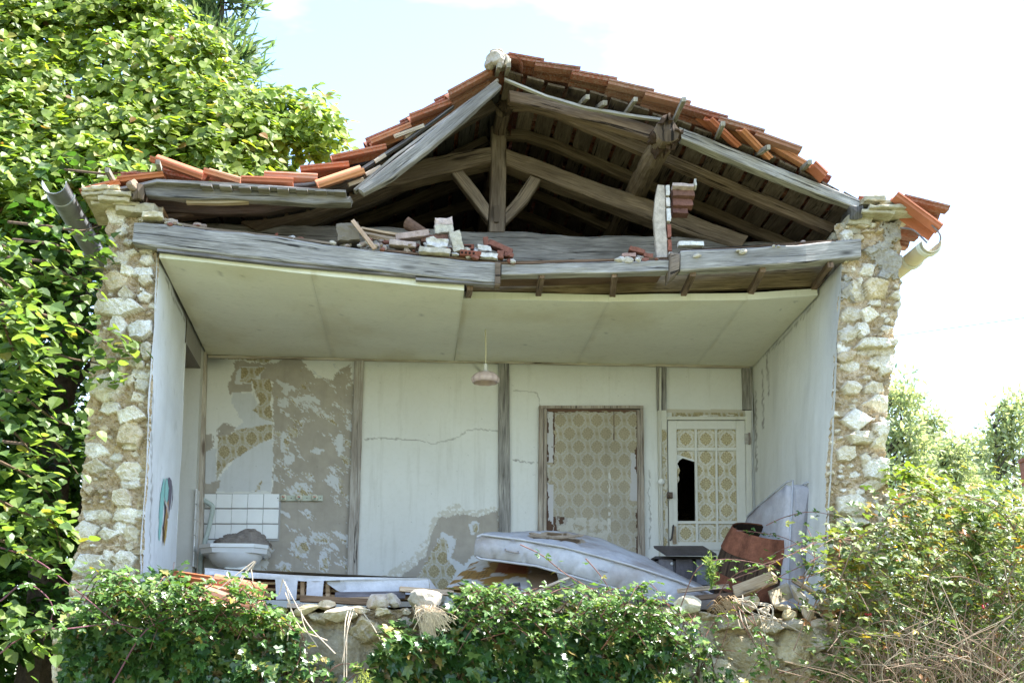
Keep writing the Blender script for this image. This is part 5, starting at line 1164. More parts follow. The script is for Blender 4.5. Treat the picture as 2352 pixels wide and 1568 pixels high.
pbox('brick', M['brick'], 925, 563, 66, 12, 5, -.04, .10, (.52, .42, .38), 'flat white-smeared brick lying under the tilted one', 'brick', 6, .006)
pbox('brick', M['brick'], 998, 551, 68, 17, -3, .02, .10, (.24, .13, .10), 'long dark brown brick under the two-brick stump', 'brick', 7, .005)
pbox('brick', M['brick'], 1019, 531, 45, 20, -4, .0, .12, CRM, 'cream block forming the stump in the heap', 'brick', 8, .008)
pbox('brick', M['brick'], 1019, 513, 44, 17, -6, .0, .12, (.62, .50, .45), 'white-crusted brick on top of the cream block, topmost of the heap', 'brick', 9, .014)
pbox('plaster_lump', M['brick'], 1003, 562, 50, 22, 4, -.08, .12, WH, 'round white plaster lump lying in front of the heap', 'plaster', 10, .02)
pbox('plaster_slab', M['brick'], 1049, 557, 27, 52, -14, -.06, .07, CRM, 'cream plaster slab leaning upright against the heap', 'plaster', 11, .010)
pbox('brick', M['brick'], 998, 580, 76, 13, 3, -.08, .12, (.55, .50, .42), 'long beige block at the foot of the heap', 'brick', 12, .006)
def hollow(x, y, w_, h_, ang, Y, lab, sd):
    s_ = ppm(Y); t = empty('hollow_brick', P(x, y, Y), lab, 'brick'); b = B(); block(b, P(x, y, Y), (w_/s_, .10, h_/s_), (0, R(ang), 0), (.28, .10, .065), seed=sd, rough=.003, n=5); b.build('body', [M['brick']], t)
    n = 4
    for i in range(n):
        o_ = (i-(n-1)/2)*w_*.17; b = B(); block(b, P(x-w_*.12+o_*math.cos(R(ang)), y+o_*math.sin(R(ang)), Y)+V3(0, -.047, 0), (.016, .012, .018), (0, R(ang), 0), (.03, .015, .012), rough=.0005, n=2); b.build('hole', [M['brick']], t)  # solid dark blocks, the shade of each hole is their colour
hollow(1080, 586, 52, 14, 4, -.06, 'red hollow brick showing its holes at the right foot of the heap', 13)
hollow(1076, 571, 26, 12, -3, .0, 'half red hollow brick standing behind the leaning plaster slab', 14)
pbox('brick', M['brick'], 1149, 570, 64, 13, 22, .02, .09, BK, 'red brick tilted down to the right at the end of the heap', 'brick', 15, .006)
pbox('plaster_lump', M['brick'], 1112, 575, 32, 15, 8, -.03, .10, WH, 'small white plaster lump left of the tilted red brick', 'plaster', 16, .016)
pbox('brick', M['brick'], 1116, 556, 12, 22, -8, .0, .05, BK, 'small red brick splinter standing up behind the small plaster lump', 'brick', 17, .006)
pbox('plaster_lump', M['brick'], 1123, 590, 44, 11, 3, -.07, .08, WH, 'flat white plaster piece on the beam end', 'plaster', 18, .012)
pbox('brick', M['brick'], 1149, 587, 16, 20, 2, -.07, .06, BK, 'small square red brick piece edged with mortar', 'brick', 19, .005)
pbox('brick', M['brick'], 1168, 588, 22, 10, 6, -.02, .06, BK, 'rounded red brick piece at the far right of the heap', 'brick', 20, .008)
pbox('brick', M['brick'], 1462, 577, 40, 12, 16, .02, .08, BK, 'red brick tilted against the broken brickwork, with white mortar', 'brick', 21, .006)
pbox('brick', M['brick'], 1443, 589, 34, 10, -6, .0, .08, (.42, .27, .23), 'plaster-streaked brick bit lying left of the broken brickwork', 'brick', 22, .008)
pbox('brick', M['brick'], 1488, 589, 24, 11, 10, .0, .07, BK, 'dark red brick bit at the foot of the broken brickwork', 'brick', 23, .006)
pbox('plaster_strip', M['brick'], 1586, 562, 64, 11, -1, -.02, .07, (.78, .77, .75), 'white plaster strip on the right beam beside the broken brickwork', 'plaster', 24, .005)
pbox('plaster_lump', M['brick'], 394, 512, 30, 9, 4, -.02, .1, (.5, .42, .35), 'earthy plaster bits at the left end of the long beam', 'plaster', 25, .02)
b = B(); rock(b, P(634, 541, -.04), (.03, .03, .05), 4, (.24, .08, .05), big=False); single(b, 'brick', M['brick'], 'tiny red brick crumb alone on the long sagging beam', 'brick')
b = B(); r = np.random.default_rng(77)
for k in range(170):
    x = r.choice([r.uniform(380, 470), r.uniform(640, 1180), r.uniform(830, 1180), r.uniform(1420, 1510), r.uniform(1560, 1900)], p=[.08, .2, .5, .14, .08]); yb = np.interp(x, [300, 474, 847, 1150, 1540, 1980], [508, 525, 572, 602, 596, 548]); w_ = r.uniform(5, 26)
    p_ = P(x, yb-r.uniform(0, 5)-(r.uniform(0, 22) if 830 < x < 1170 else 0), r.uniform(-.1, .12)); rock(b, p_, (w_/315, .05, w_*r.uniform(.4, .8)/315), 4000+k, [(.62, .58, .54), (.26, .11, .08), (.46, .36, .30), (.58, .52, .42)][r.integers(4)], 0, cuts=7, big=False)
tag(b.build('rubble_crumbs', [M['brick']], None), 'crumbs of mortar and brick scattered along the beams', 'rubble', kind='stuff')
# broken brick partition still standing
t = empty('broken_brickwork', P(1525, 590, .1), 'broken piece of plastered brick partition standing on the beams', 'brickwork')
b = B(); st = [(1512, 424, 1532, 426, .02), (1504, 460, 1536, 460, .02), (1500, 500, 1538, 500, .02), (1504, 545, 1541, 545, .02), (1507, 592, 1543, 590, .02)]
rows = [(P(a, y0, Y), P(c_, y1, Y)) for a, y0, c_, y1, Y in st]; cs = np.array([(a+c_)/2 for a, c_ in rows]); us = np.array([(c_-a)/2 for a, c_ in rows]); cs2 = resample(np.hstack([cs, us]), .05)
sweep(b, cs2[:, :3]+V3(-.012, .03, 0), cs2[:, 3:]*.72, np.tile(V3(0, .03, 0), (len(cs2), 1)), (.56, .48, .40), 0, None, .006, 4); b.build('plaster_face', [M['brick']], t)
b = B()
for k, (y0, y1, col) in enumerate(((424, 452, (.74, .70, .66)), (453, 476, (.72, .66, .62)), (477, 512, (.74, .71, .68)), (513, 548, (.30, .12, .085)), (549, 578, (.32, .12, .08)), (579, 590, (.62, .55, .5)))):
    yc = (y0+y1)/2; x_ = np.interp(yc, [424, 590], [1536, 1543]); block(b, P(x_-3, yc, .015)+V3(0, .02, 0), (.028, .06, (y1-y0)/ppm(.02)), col=col, seed=k, rough=.006)
b.build('brick_edge', [M['brick']], t)
b = B()
for k, (x, y, w_, h_, Y, col) in enumerate(((1568, 430, 54, 9, .10, (.62, .50, .45)), (1568, 447, 56, 22, .14, (.22, .115, .085)), (1566, 470, 50, 20, .16, (.25, .12, .09)), (1561, 489, 40, 15, .18, (.20, .10, .08)), (1596, 424, 5, 20, .10, (.66, .62, .55)))):
    block(b, P(x, y, Y), (w_/315, .07, h_/310), (R(-14), 0, 0), col, seed=k+40, rough=.007)
b.build('brick_panel', [M['brick']], t)

# ------------------------------------------------------------------ loose roof tiles
def loose(xa, ya, xb, yb, Y, lab, tilt=0., L_=None, wid=.22, flip=False, lic=.3, col=None, dy=0., grp='loose roof tiles', yaw=0.):
    """tile whose long axis runs between two traced points; tilt turns it about that axis (degrees)"""
    a, c_ = P(xa, ya, Y), P(xb, yb, Y+dy); d = c_-a; Lh = np.linalg.norm(d); du = d/Lh; dv = V3(0, 1, 0); dv = nrm(dv-du*(dv@du)); dn = np.cross(du, dv)
    if dn[2] < 0: dn = -dn
    m = np.array(Matrix.Rotation(R(tilt), 3, Vector(du))); dv = m@dv; dn = m@dn
    if yaw:
        m = np.array(Matrix.Rotation(R(yaw), 3, Vector(dn))); du = m@du; dv = m@dv
    if flip: dn = -dn
    b = B(); roof_tile(b, a, du, dv, dn, L_ or Lh, wid, col or tcol(np.random.default_rng(int(xa))), lic); return single(b, 'roof_tile', M['tile'], lab, 'roof tile', grp)
OR = (.42, .145, .075)
loose(460, 413, 342, 364, -.12, 'orange roof tile tilted up steeply at the left end of the sagging slope', -14, col=OR, lic=.1)
loose(548, 421, 466, 391, -.08, 'orange roof tile lying right of the steeply tilted one', -8, col=(.56, .26, .15), lic=.2)
loose(672, 419, 553, 409, -.10, 'flat orange roof tile with its edge to the front, mid sagging slope', 10, col=OR, lic=.1)
loose(728, 409, 606, 398, -.02, 'roof tile with a fat roll, behind the flat orange one', 14, col=(.52, .25, .16), lic=.6)
loose(736, 433, 838, 392, -.14, 'sunlit orange roof tile slid down beside the fallen barge rafter', 18, col=(.60, .28, .15), lic=.0)
loose(690, 393, 802, 376, .02, 'orange roof tile edge under the lichened rolls', 6, col=OR, lic=.5)
loose(764, 368, 888, 336, .04, 'second orange roof tile edge below the lichened rolls, nearer the ridge', 6, col=OR, lic=.6)
loose(855, 330, 945, 286, .05, 'roof tile beside the sunlit lath, nearer the ridge', 6, col=(.50, .2, .1), lic=.7)
loose(270, 418, 375, 400, -.12, 'orange roof tile at the left eave between the two batten ends', 4, col=(.50, .18, .08), lic=.1)
loose(185, 446, 275, 418, -.12, 'lowest orange roof tile at the left eave over the wall', 4, col=(.50, .18, .08), lic=.1)
loose(1696, 342, 1624, 264, -.04, 'upturned orange roof tile with a wavy end, topmost of three on the right slope', -12, col=OR, lic=.1, L_=.34, dy=-.20)
loose(1768, 370, 1694, 284, -.04, 'upturned orange roof tile, middle of three on the right slope', -12, col=(.52, .22, .10), lic=.2, L_=.34, dy=-.20)
loose(1872, 394, 1752, 318, -.08, 'upturned orange roof tile, lowest of three on the right slope', -6, col=(.50, .22, .11), lic=.3)
loose(1868, 376, 1900, 400, -.16, 'short broken orange roof tile low on the right slope', -12, col=OR, lic=.1, wid=.24)
loose(2058, 448, 2165, 520, -.20, 'orange roof tile overhanging the right eave, nearest the camera', -8, col=(.46, .17, .09), lic=.0)
loose(1348, 206, 1376, 212, .1, 'small broken tile lying crosswise on the right slope', 10, col=OR, wid=.10)
loose(2070, 548, 2140, 524, .55, 'hanging orange roof tile under the right eave', 14, col=(.45, .17, .09), lic=0)
# at the foot, front left
loose(392, 1314, 478, 1324, -.30, 'dark orange roof tile standing wavy-edged in the brambles, front left', -62, col=(.42, .14, .06), lic=.0, wid=.26, L_=.3, dy=-.1)
loose(596, 1384, 476, 1352, -.40, 'orange roof tile lying edge-on in the brambles, front left', -20, col=(.42, .16, .08), lic=.2)
loose(450, 1388, 590, 1424, -.54, 'sunlit orange roof tile lying lowest in the brambles', 22, col=(.46, .24, .16), lic=.5, wid=.26)

# ------------------------------------------------------------------ ruined front wall and what lies on it
t = empty('ruined_wall', P(1100, 1600, -.25), 'low ruined front wall of pale stone with crumbling top, under the open room', 'wall')
r = np.random.default_rng(17); YW = -.16
tops = [(120, 1440), (300, 1420), (500, 1410), (690, 1408), (780, 1418), (870, 1400), (1000, 1395), (1250, 1385), (1450, 1385), (1560, 1400), (1700, 1408), (1860, 1420), (1900, 1426), (2000, 1440), (2100, 1440)]
nx, ny = 660, 130; xs = np.linspace(120, 2090, nx+1); yt = np.interp(xs, [p_[0] for p_ in tops], [p_[1] for p_ in tops])+(fbm(xs*.03, xs*0+2., 3, 4)-.5)*26
X = np.tile(xs, (ny+1, 1)); Yp = yt[None]+(1790-yt[None])*(np.linspace(0, 1, ny+1)**1.5)[:, None]
pts = [(1725, 1505, 150, 100), (1590, 1465, 120, 100), (1635, 1545, 140, 80), (1820, 1485, 80, 90), (1870, 1465, 60, 70), (1755, 1440, 90, 36), (1545, 1550, 90, 70), (1690, 1580, 100, 50), (760, 1500, 170, 120), (840, 1450, 100, 60), (700, 1465, 70, 50), (800, 1590, 130, 70), (1680, 1430, 70, 34), (1830, 1435, 50, 30)]
pts = fill_stones(pts, 130, 2080, 1400, 1700, lambda x, y: True, r, 9000, [18, 28, 42, 62], [.34, .3, .22, .14], (1.1, 1.9), .45)
H, col = masonry(X, Yp, pts, 61, .085, [(.64, .58, .45), (.58, .52, .40), (.70, .65, .54), (.52, .48, .42)], [.3, .3, .25, .15], (.50, .42, .31), 6., .14)
gp = np.exp(-((X-770)/110)**2-((Yp-1500)/70)**2).ravel(); gp = np.clip((gp+fbm(X*.03, Yp*.03, 8).ravel()*.5-.55)*4, 0, 1)[:, None]; col = col*(1-gp)+np.array((.37, .34, .28))*(.8+.5*fbm(X*.2, Yp*.2, 9).ravel()[:, None])*gp; H = H*(1-.75*gp.reshape(H.shape))
d = fw[None, None]*FPX+rt*(X-1176.)[..., None]-up*(Yp-784.)[..., None]; V = CAM+d*((YW-CAM[1])/d[..., 1])[..., None]; V[..., 1] -= H+(fbm(X*.01, Yp*.01, 5)-.5)*.12
i = np.arange(ny)[:, None]*(nx+1)+np.arange(nx)[None]; q = np.stack([i, i+nx+1, i+nx+2, i+1], -1).reshape(-1, 4); n0 = V.shape[0]*V.shape[1]; bk = V[0]+V3(0, .5, .02); ii = np.arange(nx)
mk('masonry', np.concatenate([V.reshape(-1, 3), V[0], bk]), np.concatenate([q, np.stack([ii+n0, ii+n0+1, ii+n0+nx+2, ii+n0+nx+1], -1)]), M['stone'], t, vcol=np.concatenate([col, np.tile((.55, .48, .36), (2*(nx+1), 1))]))
for k, (x, y, w_, h_, Y, col, lab) in enumerate([
    (703, 1400, 68, 26, -.22, (.66, .58, .42), 'flat yellowish stone at the left of the bare wall top'), (751, 1390, 44, 26, -.20, (.64, .54, .40), 'small pointed ochre stone on the bare wall top'),
    (781, 1409, 84, 34, -.26, (.64, .60, .50), 'wide pale stone overhanging the bare wall face'), (868, 1379, 56, 40, -.24, (.56, .50, .47), 'rough pinkish stone left of the big grey boulder'),
    (900, 1378, 44, 32, -.20, (.58, .54, .50), 'small pale stone touching the big grey boulder'), (977, 1380, 84, 66, -.28, (.44, .41, .37), 'big grey lichen-covered boulder on the wall top above the dry tuft'),
    (826, 1400, 40, 20, -.22, (.60, .54, .42), 'little flat stone between the wide pale stone and the boulder'), (1577, 1388, 66, 46, -.20, (.66, .62, .52), 'white-topped stone half hidden by brambles, left of the log'),
    (1714, 1384, 66, 44, -.22, (.60, .56, .45), 'pale block below the log'), (1732, 1424, 42, 24, -.28, (.64, .58, .46), 'flat stone jutting out of the wall below the pale block'),
    (1797, 1393, 42, 18, -.24, (.54, .47, .36), 'thin brown slab in front of the stone trough'), (1812, 1412, 34, 30, -.26, (.62, .52, .34), 'orange-stained stone in the crumbled corner'),
    (1857, 1406, 38, 46, -.24, (.58, .52, .46), 'upright rounded stone at the right of the crumbled corner'), (1829, 1432, 66, 28, -.30, (.50, .46, .40), 'dark wide stone under the upright rounded one'),
    (1878, 1434, 46, 28, -.28, (.52, .46, .40), 'round stone at the right end of the bare wall'), (1680, 1402, 30, 34, -.20, (.55, .46, .40), 'narrow pinkish stone left of the pale block'), (1905, 1395, 60, 40, -.1, (.42, .38, .30), 'shaded stone under the bramble bush edge'), (1755, 1402, 26, 18, -.24, (.6, .5, .38), 'small chip of stone by the thin brown slab'),
    (1088, 1378, 46, 22, -.2, (.6, .57, .52), 'white stone peeping out of the ivy top, left'), (1180, 1366, 40, 24, -.2, (.66, .64, .6), 'white stone peeping out of the ivy under the lath')]):
    s_ = ppm(Y); b = B(); rock(b, P(x, y, Y), (w_/s_, max(.07, min(w_, h_)/s_*1.2), h_/s_), 3000+k, col, 0, cuts=9, rotv=.25); single(b, 'stone', M['stone'], lab, 'stone', 'loose stones on the ruined wall')
# timbers and slabs on the right
b = B(); a, c_ = P(1690, 1358, .02), P(1779, 1326, -.12); bar(b, a, c_, .09, .085, col=(1.1, 1.05, .95), rough=.02, seed=9, step=.04); single(b, 'log', PL, 'split pale log lying in the sun before the barrel', 'log')
t = empty('stone_trough', P(1790, 1370, -.1), 'broken stone trough of two slabs before the upright mattress', 'trough')
b = B(); V = [P(1768, 1362, -.15), P(1812, 1342, .0), P(1822, 1372, .0), P(1776, 1390, -.15)]; V = np.array(V); V = np.vstack([V, V+V3(.0, .05, .02)]); b.add(V, [(0, 3, 2, 1), (4, 5, 6, 7), (0, 1, 5, 4), (1, 2, 6, 5), (2, 3, 7, 6), (3, 0, 4, 7)], (.48, .43, .35)); b.build('side_slab', [M['stone']], t)
b = B(); V = [P(1814, 1342, .0), P(1822, 1342, -.02), P(1852, 1372, -.18), P(1846, 1388, -.18), P(1824, 1376, -.02)]; V = np.array(V); V = np.vstack([V, V+V3(.03, .03, -.01)]); b.add(V, [(4, 3, 2, 1, 0), (5, 6, 7, 8, 9)]+[(i, (i+1) % 5, 5+(i+1) % 5, 5+i) for i in range(5)], (.56, .52, .45)); b.build('end_slab', [M['stone']], t)
for k, (x0, y0, x1, y1, Y0, Y1, w_, col, m, lab) in enumerate([
    (918, 1352, 1040, 1362, -.02, .02, .035, (1.3, 1.2, 1.1), PL, 'grey stick lying on the cover of the bed base'), (770, 1368, 930, 1366, .0, .02, .05, (1.0, 1.0, 1.2), DK, 'dark blue-grey plank leaning under the bed base'),
    (745, 1378, 905, 1372, -.04, -.02, .022, (1.2, 1.1, 1.), PL, 'thin pale plank in front of the dark one'), (690, 1374, 880, 1384, -.06, -.05, .045, (1.1, .9, .7), BR, 'brown plank at the very front under the bed base'),
    (660, 1390, 720, 1394, -.1, -.1, .03, (1.4, 1.35, 1.4), PL, 'short white splinter at the left end of the planks'), (1560, 1356, 1670, 1346, .15, .2, .03, (1.2, 1.15, 1.1), PL, 'weathered plank under the end of the slumped mattress'),
    (1600, 1372, 1700, 1364, .05, .1, .035, (.9, .8, .75), BR, 'dark plank half hidden by brambles left of the log'), (1820, 1330, 1886, 1372, .05, .0, .03, (1.2, 1.1, 1.0), PL, 'thin board leaning at the foot of the upright mattress'), (1080, 1362, 1190, 1350, .1, .25, .08, (.6, .6, .75), DK, 'blue-grey board edge in front of the hardboard sheet')]):
    b = B(); bar(b, P(x0, y0, Y0), P(x1, y1, Y1), .08, w_, col=col, rough=.004); single(b, 'plank', m, lab, 'plank', 'loose planks')
#@@VEG
# ================================================================== PLANTS
def sample_poly(poly, n, r):
    p = np.array(poly, float); lo, hi = p.min(0), p.max(0); out = np.zeros((0, 2))
    while len(out) < n:
        q = r.uniform(lo, hi, (n*2, 2)); q = q[inpoly(q[:, 0], q[:, 1], poly)]; out = np.vstack([out, q])
    return out[:n]
def clumped(r, cen, per, rad, size, pal, wts, upb=.55, front=0., droop=.5, flat=.8):
    """leaves around clump centres: returns pos, frames, scales, colours"""
    n = len(cen)*per; c = np.repeat(cen, per, axis=0); o = r.normal(size=(n, 3)); o /= np.linalg.norm(o, axis=1)[:, None]; o *= r.uniform(.25, 1, (n, 1))**.6; o[:, 2] *= flat
    pos = c+o*rad*np.repeat(r.uniform(.6, 1.35, len(cen)), per)[:, None]
    nr = rv(n, r)*.75+o*.35+V3(0, 0, upb)+V3(0, -front, 0)+SUN*.45
    tp = o*.6+rv(n, r)*.7+V3(0, 0, -droop)
    cj = np.repeat(r.uniform(.82, 1.15, (len(cen), 1)), per, axis=0)
    return pos, frames(nr, tp), r.uniform(size*.65, size*1.25, n), lcol(n, pal, wts, .16, r)*cj
def cat_(*L_): return [np.concatenate(x) for x in zip(*L_)]
LIMEP = [(.21, .285, .035), (.165, .235, .035), (.26, .32, .045), (.10, .155, .035), (.26, .24, .05), (.26, .14, .05)]
LIMEW = [.36, .30, .18, .12, .03, .01]
# --- big broad-leaved tree on the left
r = np.random.default_rng(101)
base = P(40, 1500, 2.6); base[2] = GZ
t = empty('broadleaf_tree', base, 'big broad-leaved tree with bright green crown crowding the left side of the house', 'tree')
upper = [(-260, -260), (330, -260), (350, -20), (400, 40), (470, 70), (500, 120), (530, 175), (560, 240), (600, 250), (640, 225), (690, 250), (725, 245), (752, 275), (756, 325), (715, 350), (690, 385), (650, 400), (600, 440), (540, 450), (380, 470), (250, 470), (160, 480), (-260, 560)]
c1 = sample_poly(upper, 620, r); Yf = 1.7+(450-c1[:, 1])/700*3.4; Yd = Yf+np.where(r.uniform(size=len(c1)) < .62, r.uniform(0, .5, len(c1)), r.uniform(.8, 2.6, len(c1)))
cen1 = np.array([P(x, y, max(Y, 1.9 if x < 380 else 2.3)) for (x, y), Y in zip(c1, Yd)])
rim = [(340, -10), (400, 45), (465, 75), (500, 125), (535, 185), (560, 245), (605, 250), (645, 228), (690, 250), (728, 240), (750, 275), (758, 320), (725, 350), (700, 300), (650, 290), (600, 320), (500, 300), (420, 200)]
cen1b = np.array([P(x+r.normal()*12, y+r.normal()*12, 2.1+(450-y)/700*3.2+r.uniform(0, .5)) for x, y in rim for _ in range(3)])
mid = [(-260, 380), (120, 380), (210, 470), (190, 640), (170, 900), (160, 1200), (140, 1700), (-260, 1700)]
c2 = sample_poly(mid, 300, r); cen2 = np.array([P(x, y, Y) for (x, y), Y in zip(c2, r.uniform(1.6, 4.4, len(c2)))])
A1 = clumped(r, cen1, 72, .27, .10, LIMEP, LIMEW, .42, .75); A1b = clumped(r, cen1b, 34, .17, .09, LIMEP, LIMEW, .42, .75); A2 = clumped(r, cen2, 46, .32, .105, [(.045, .10, .02), (.07, .14, .025)], [.6, .4], .6, .1)  # lower clumps: crown shade put into darker leaf colours
# twigs reaching out over the wall head, in the sun
SPR = [([(120, 560), (190, 590), (250, 590)], -.35, 34, .09), ([(110, 520), (180, 530), (225, 520)], -.3, 26, .085), ([(100, 600), (170, 640), (235, 670)], -.35, 34, .085), ([(90, 720), (180, 750), (250, 790), (300, 800)], -.45, 60, .09), ([(60, 780), (150, 820), (240, 840), (265, 880)], -.5, 60, .09), ([(20, 700), (60, 780), (90, 840)], -.9, 110, .10), ([(0, 720), (40, 830), (70, 900)], -1.0, 110, .10), ([(40, 900), (120, 960), (185, 985)], -.6, 44, .085),
       ([(60, 1020), (120, 1010), (180, 1090)], -.6, 24, .07), ([(0, 1060), (60, 1090), (110, 1130)], -.9, 40, .09), ([(0, 1150), (60, 1180), (120, 1200), (140, 1260)], -1.0, 120, .085), ([(0, 1240), (60, 1260), (110, 1290)], -1.0, 80, .085), ([(0, 960), (40, 1000), (90, 1060)], -.8, 50, .10), ([(240, 400), (300, 395), (350, 390)], .9, 40, .09), ([(0, 1420), (40, 1440), (80, 1500)], -1.1, 70, .085), ([(0, 560), (60, 600), (120, 650)], -.5, 60, .1), ([(0, 640), (50, 680), (110, 700)], -.6, 60, .1)]
PO = []; tw = B()
for pts, Y, n, sz in SPR:
    cp = curve([P(x, y, Y+.1*k) for k, (x, y) in enumerate(pts)], 8); tube(tw, np.vstack([P(pts[0][0]-90, pts[0][1]-10, Y+.7), cp]), np.linspace(.012, .003, len(cp)+1), 5, (.16, .11, .07))
    i = r.integers(0, len(cp), n); pos = cp[i]+r.normal(size=(n, 3))*np.array((.075, .10, .065)); nr = rv(n, r)*.55+V3(.15, -.25, .8); tp = rv(n, r)*.6+V3(.3, -.2, -.7)
    PO.append((pos, frames(nr, tp), r.uniform(sz*.7, sz*1.15, n), lcol(n, [(.15, .22, .05), (.11, .175, .05), (.19, .25, .07), (.08, .13, .04), (.25, .22, .05)], [.34, .3, .2, .13, .03], .16, r)))
pos, Rm, sc, cl = cat_(A1, A1b, A2, *PO)
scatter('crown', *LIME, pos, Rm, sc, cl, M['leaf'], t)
tube(tw, curve([base, base+V3(.2, 0, 2.0), base+V3(.1, .2, 4.0), base+V3(.3, .3, 7.0)], 6), np.linspace(.24, .07, 19), 10, (.13, .10, .07), rough=.03)
for k in range(26):
    c_ = cen1[np.argsort(-cen1[:, 1])[r.integers(200)]]; s0 = base+V3(.15, .2, r.uniform(2.0, 5.6)); m_ = (s0+c_)/2+V3(0, .4, .1); tube(tw, curve([s0, m_, c_], 5), np.linspace(.04, .008, 11), 5, (.13, .10, .07))
tw.build('trunk', [M['bark']], t)
# --- shrub added behind to darken the gap, shade put into its leaf colour
r = np.random.default_rng(102); t = empty('gap_filler_shrub', P(90, 1560, 3.4), 'dark shrub added to darken the gap between the tree and the left wall', 'shrub')
c_ = sample_poly([(-300, 300), (250, 430), (235, 1700), (-300, 1700)], 130, r); cen = np.array([P(x, y, Y) for (x, y), Y in zip(c_, r.uniform(4.6, 6.2, len(c_)))])
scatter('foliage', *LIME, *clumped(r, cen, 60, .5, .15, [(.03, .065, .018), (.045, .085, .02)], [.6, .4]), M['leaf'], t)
tw = B(); tube(tw, [V3(cen[:, 0].mean(), 5.2, GZ), V3(cen[:, 0].mean()+.1, 5.3, 2.0)], [.09, .05], 8, (.1, .08, .06), rough=.01); tw.build('stem', [M['bark']], t)
# --- conifer behind
r = np.random.default_rng(103); CY = 9.5; tb = P(462, 700, CY); tb[2] = GZ; t = empty('conifer', tb, 'grey-green conifer rising behind the broad-leaved tree', 'tree')
top = P(450, -230, CY)[2]; pos = []; nr = []; tp = []; sc = []; tw = B(); tube(tw, [tb, V3(tb[0], CY, top)], [.2, .03], 8, (.12, .09, .07), rough=.02)
for k in range(230):
    z = r.uniform(3.0, top); L_ = (1.75*((top-z)/(top-3.0))**.75+.15)*r.uniform(.6, 1.15); a = r.uniform(0, 2*math.pi); d = nrm(V3(math.cos(a), math.sin(a), r.uniform(.25, .8))); st = V3(tb[0], CY, z)
    n = int(36*L_)+14; u = r.uniform(.15, 1, n); pp = st+d*(u*L_)[:, None]+V3(0, 0, -.22)*((u*L_)**2)[:, None]+r.normal(size=(n, 3))*.045; pos.append(pp); tp.append(d+rv(n, r)*.55+V3(0, 0, .15)); nr.append(rv(n, r)); sc.append(r.uniform(.13, .30, n))
    if k % 3 == 0: tube(tw, [st, st+d*L_*.8+V3(0, 0, -.14*L_*L_)], [.02, .006], 4, (.12, .09, .07))
pos, nr, tp, sc = [np.concatenate(x) for x in (pos, nr, tp, sc)]
NEED = (np.array([(-.075, 0, 0), (.075, 0, 0), (.09, .55, .02), (0, 1, 0), (-.09, .55, .02)]), [(0, 1, 2), (0, 2, 4), (4, 2, 3)])
scatter('crown', *NEED, pos, frames(nr, tp), sc, lcol(len(pos), [(.10, .16, .075), (.15, .20, .10), (.07, .12, .065)], [.4, .3, .3], .15, r), M['feather'], t); tw.build('trunk', [M['bark']], t)
# --- feathery trees far right, distance haze put into their pale leaf colours
for k, (x, yt, hw, Y, sd, lab) in enumerate([(2065, 868, 95, 20, 1, 'pale feathery tree beside the right wall, its top nearly at mid height of the wall'), (2190, 1010, 90, 23, 2, 'lower feathery tree in the gap between two taller ones'), (2320, 920, 100, 21, 3, 'feathery tree with dark thin limbs at the right edge'), (2130, 950, 70, 26, 5, 'slim far tree behind the other feathery ones'), (2248, 1000, 80, 25, 7, 'low broad far tree left of the one with dark thin limbs')]):
    r = np.random.default_rng(110+sd); b0 = P(x, 1400, Y); topp = P(x, yt, Y); g = V3(b0[0], Y, GZ); t = empty('feathery_tree', g, lab, 'tree', 'feathery trees beyond the house'); m = ppm(Y); tw = B(); pos = []; nr = []; tp = []; sc = []
    tube(tw, curve([g, g+V3(.2, 0, (topp[2]-GZ)*.4), V3(topp[0], Y, topp[2]-.4)], 6), np.linspace(.16, .02, 13), 7, (.13, .11, .09))
    for j in range(120):
        f = r.uniform(.25, 1.0); z = GZ+(topp[2]-GZ)*f; rr_ = hw/m*(1.05-.75*max(0, f-.35)/.65)*r.uniform(.25, 1); a = r.uniform(0, 2*math.pi); e = V3(g[0]+(topp[0]-g[0])*f+math.cos(a)*rr_, Y+math.sin(a)*rr_, z); s0 = V3(g[0], Y, z-.8*rr_-.2)
        if j % 2 == 0: tube(tw, [s0, (s0+e)/2+V3(0, 0, .1), e], [.035, .018, .006], 4, (.13, .11, .09))
        n = 55; q = rv(n, r); pos.append(e+q*r.uniform(.1, .55, (n, 1))*np.array((1, 1, .7))); nr.append(rv(n, r)+V3(0, 0, .5)); tp.append(q+V3(0, 0, .1)+rv(n, r)*.5); sc.append(r.uniform(.09, .19, n))
    pos, nr, tp, sc = [np.concatenate(x) for x in (pos, nr, tp, sc)]
    FE = (NEED[0]*np.array((2.3, 1, 1)), NEED[1])
    scatter('crown', *FE, pos, frames(nr, tp), sc, lcol(len(pos), [(.33, .37, .24), (.39, .42, .26), (.24, .29, .19)], [.4, .35, .25], .15, r), M['feather'], t); tw.build('trunk', [M['bark']], t)
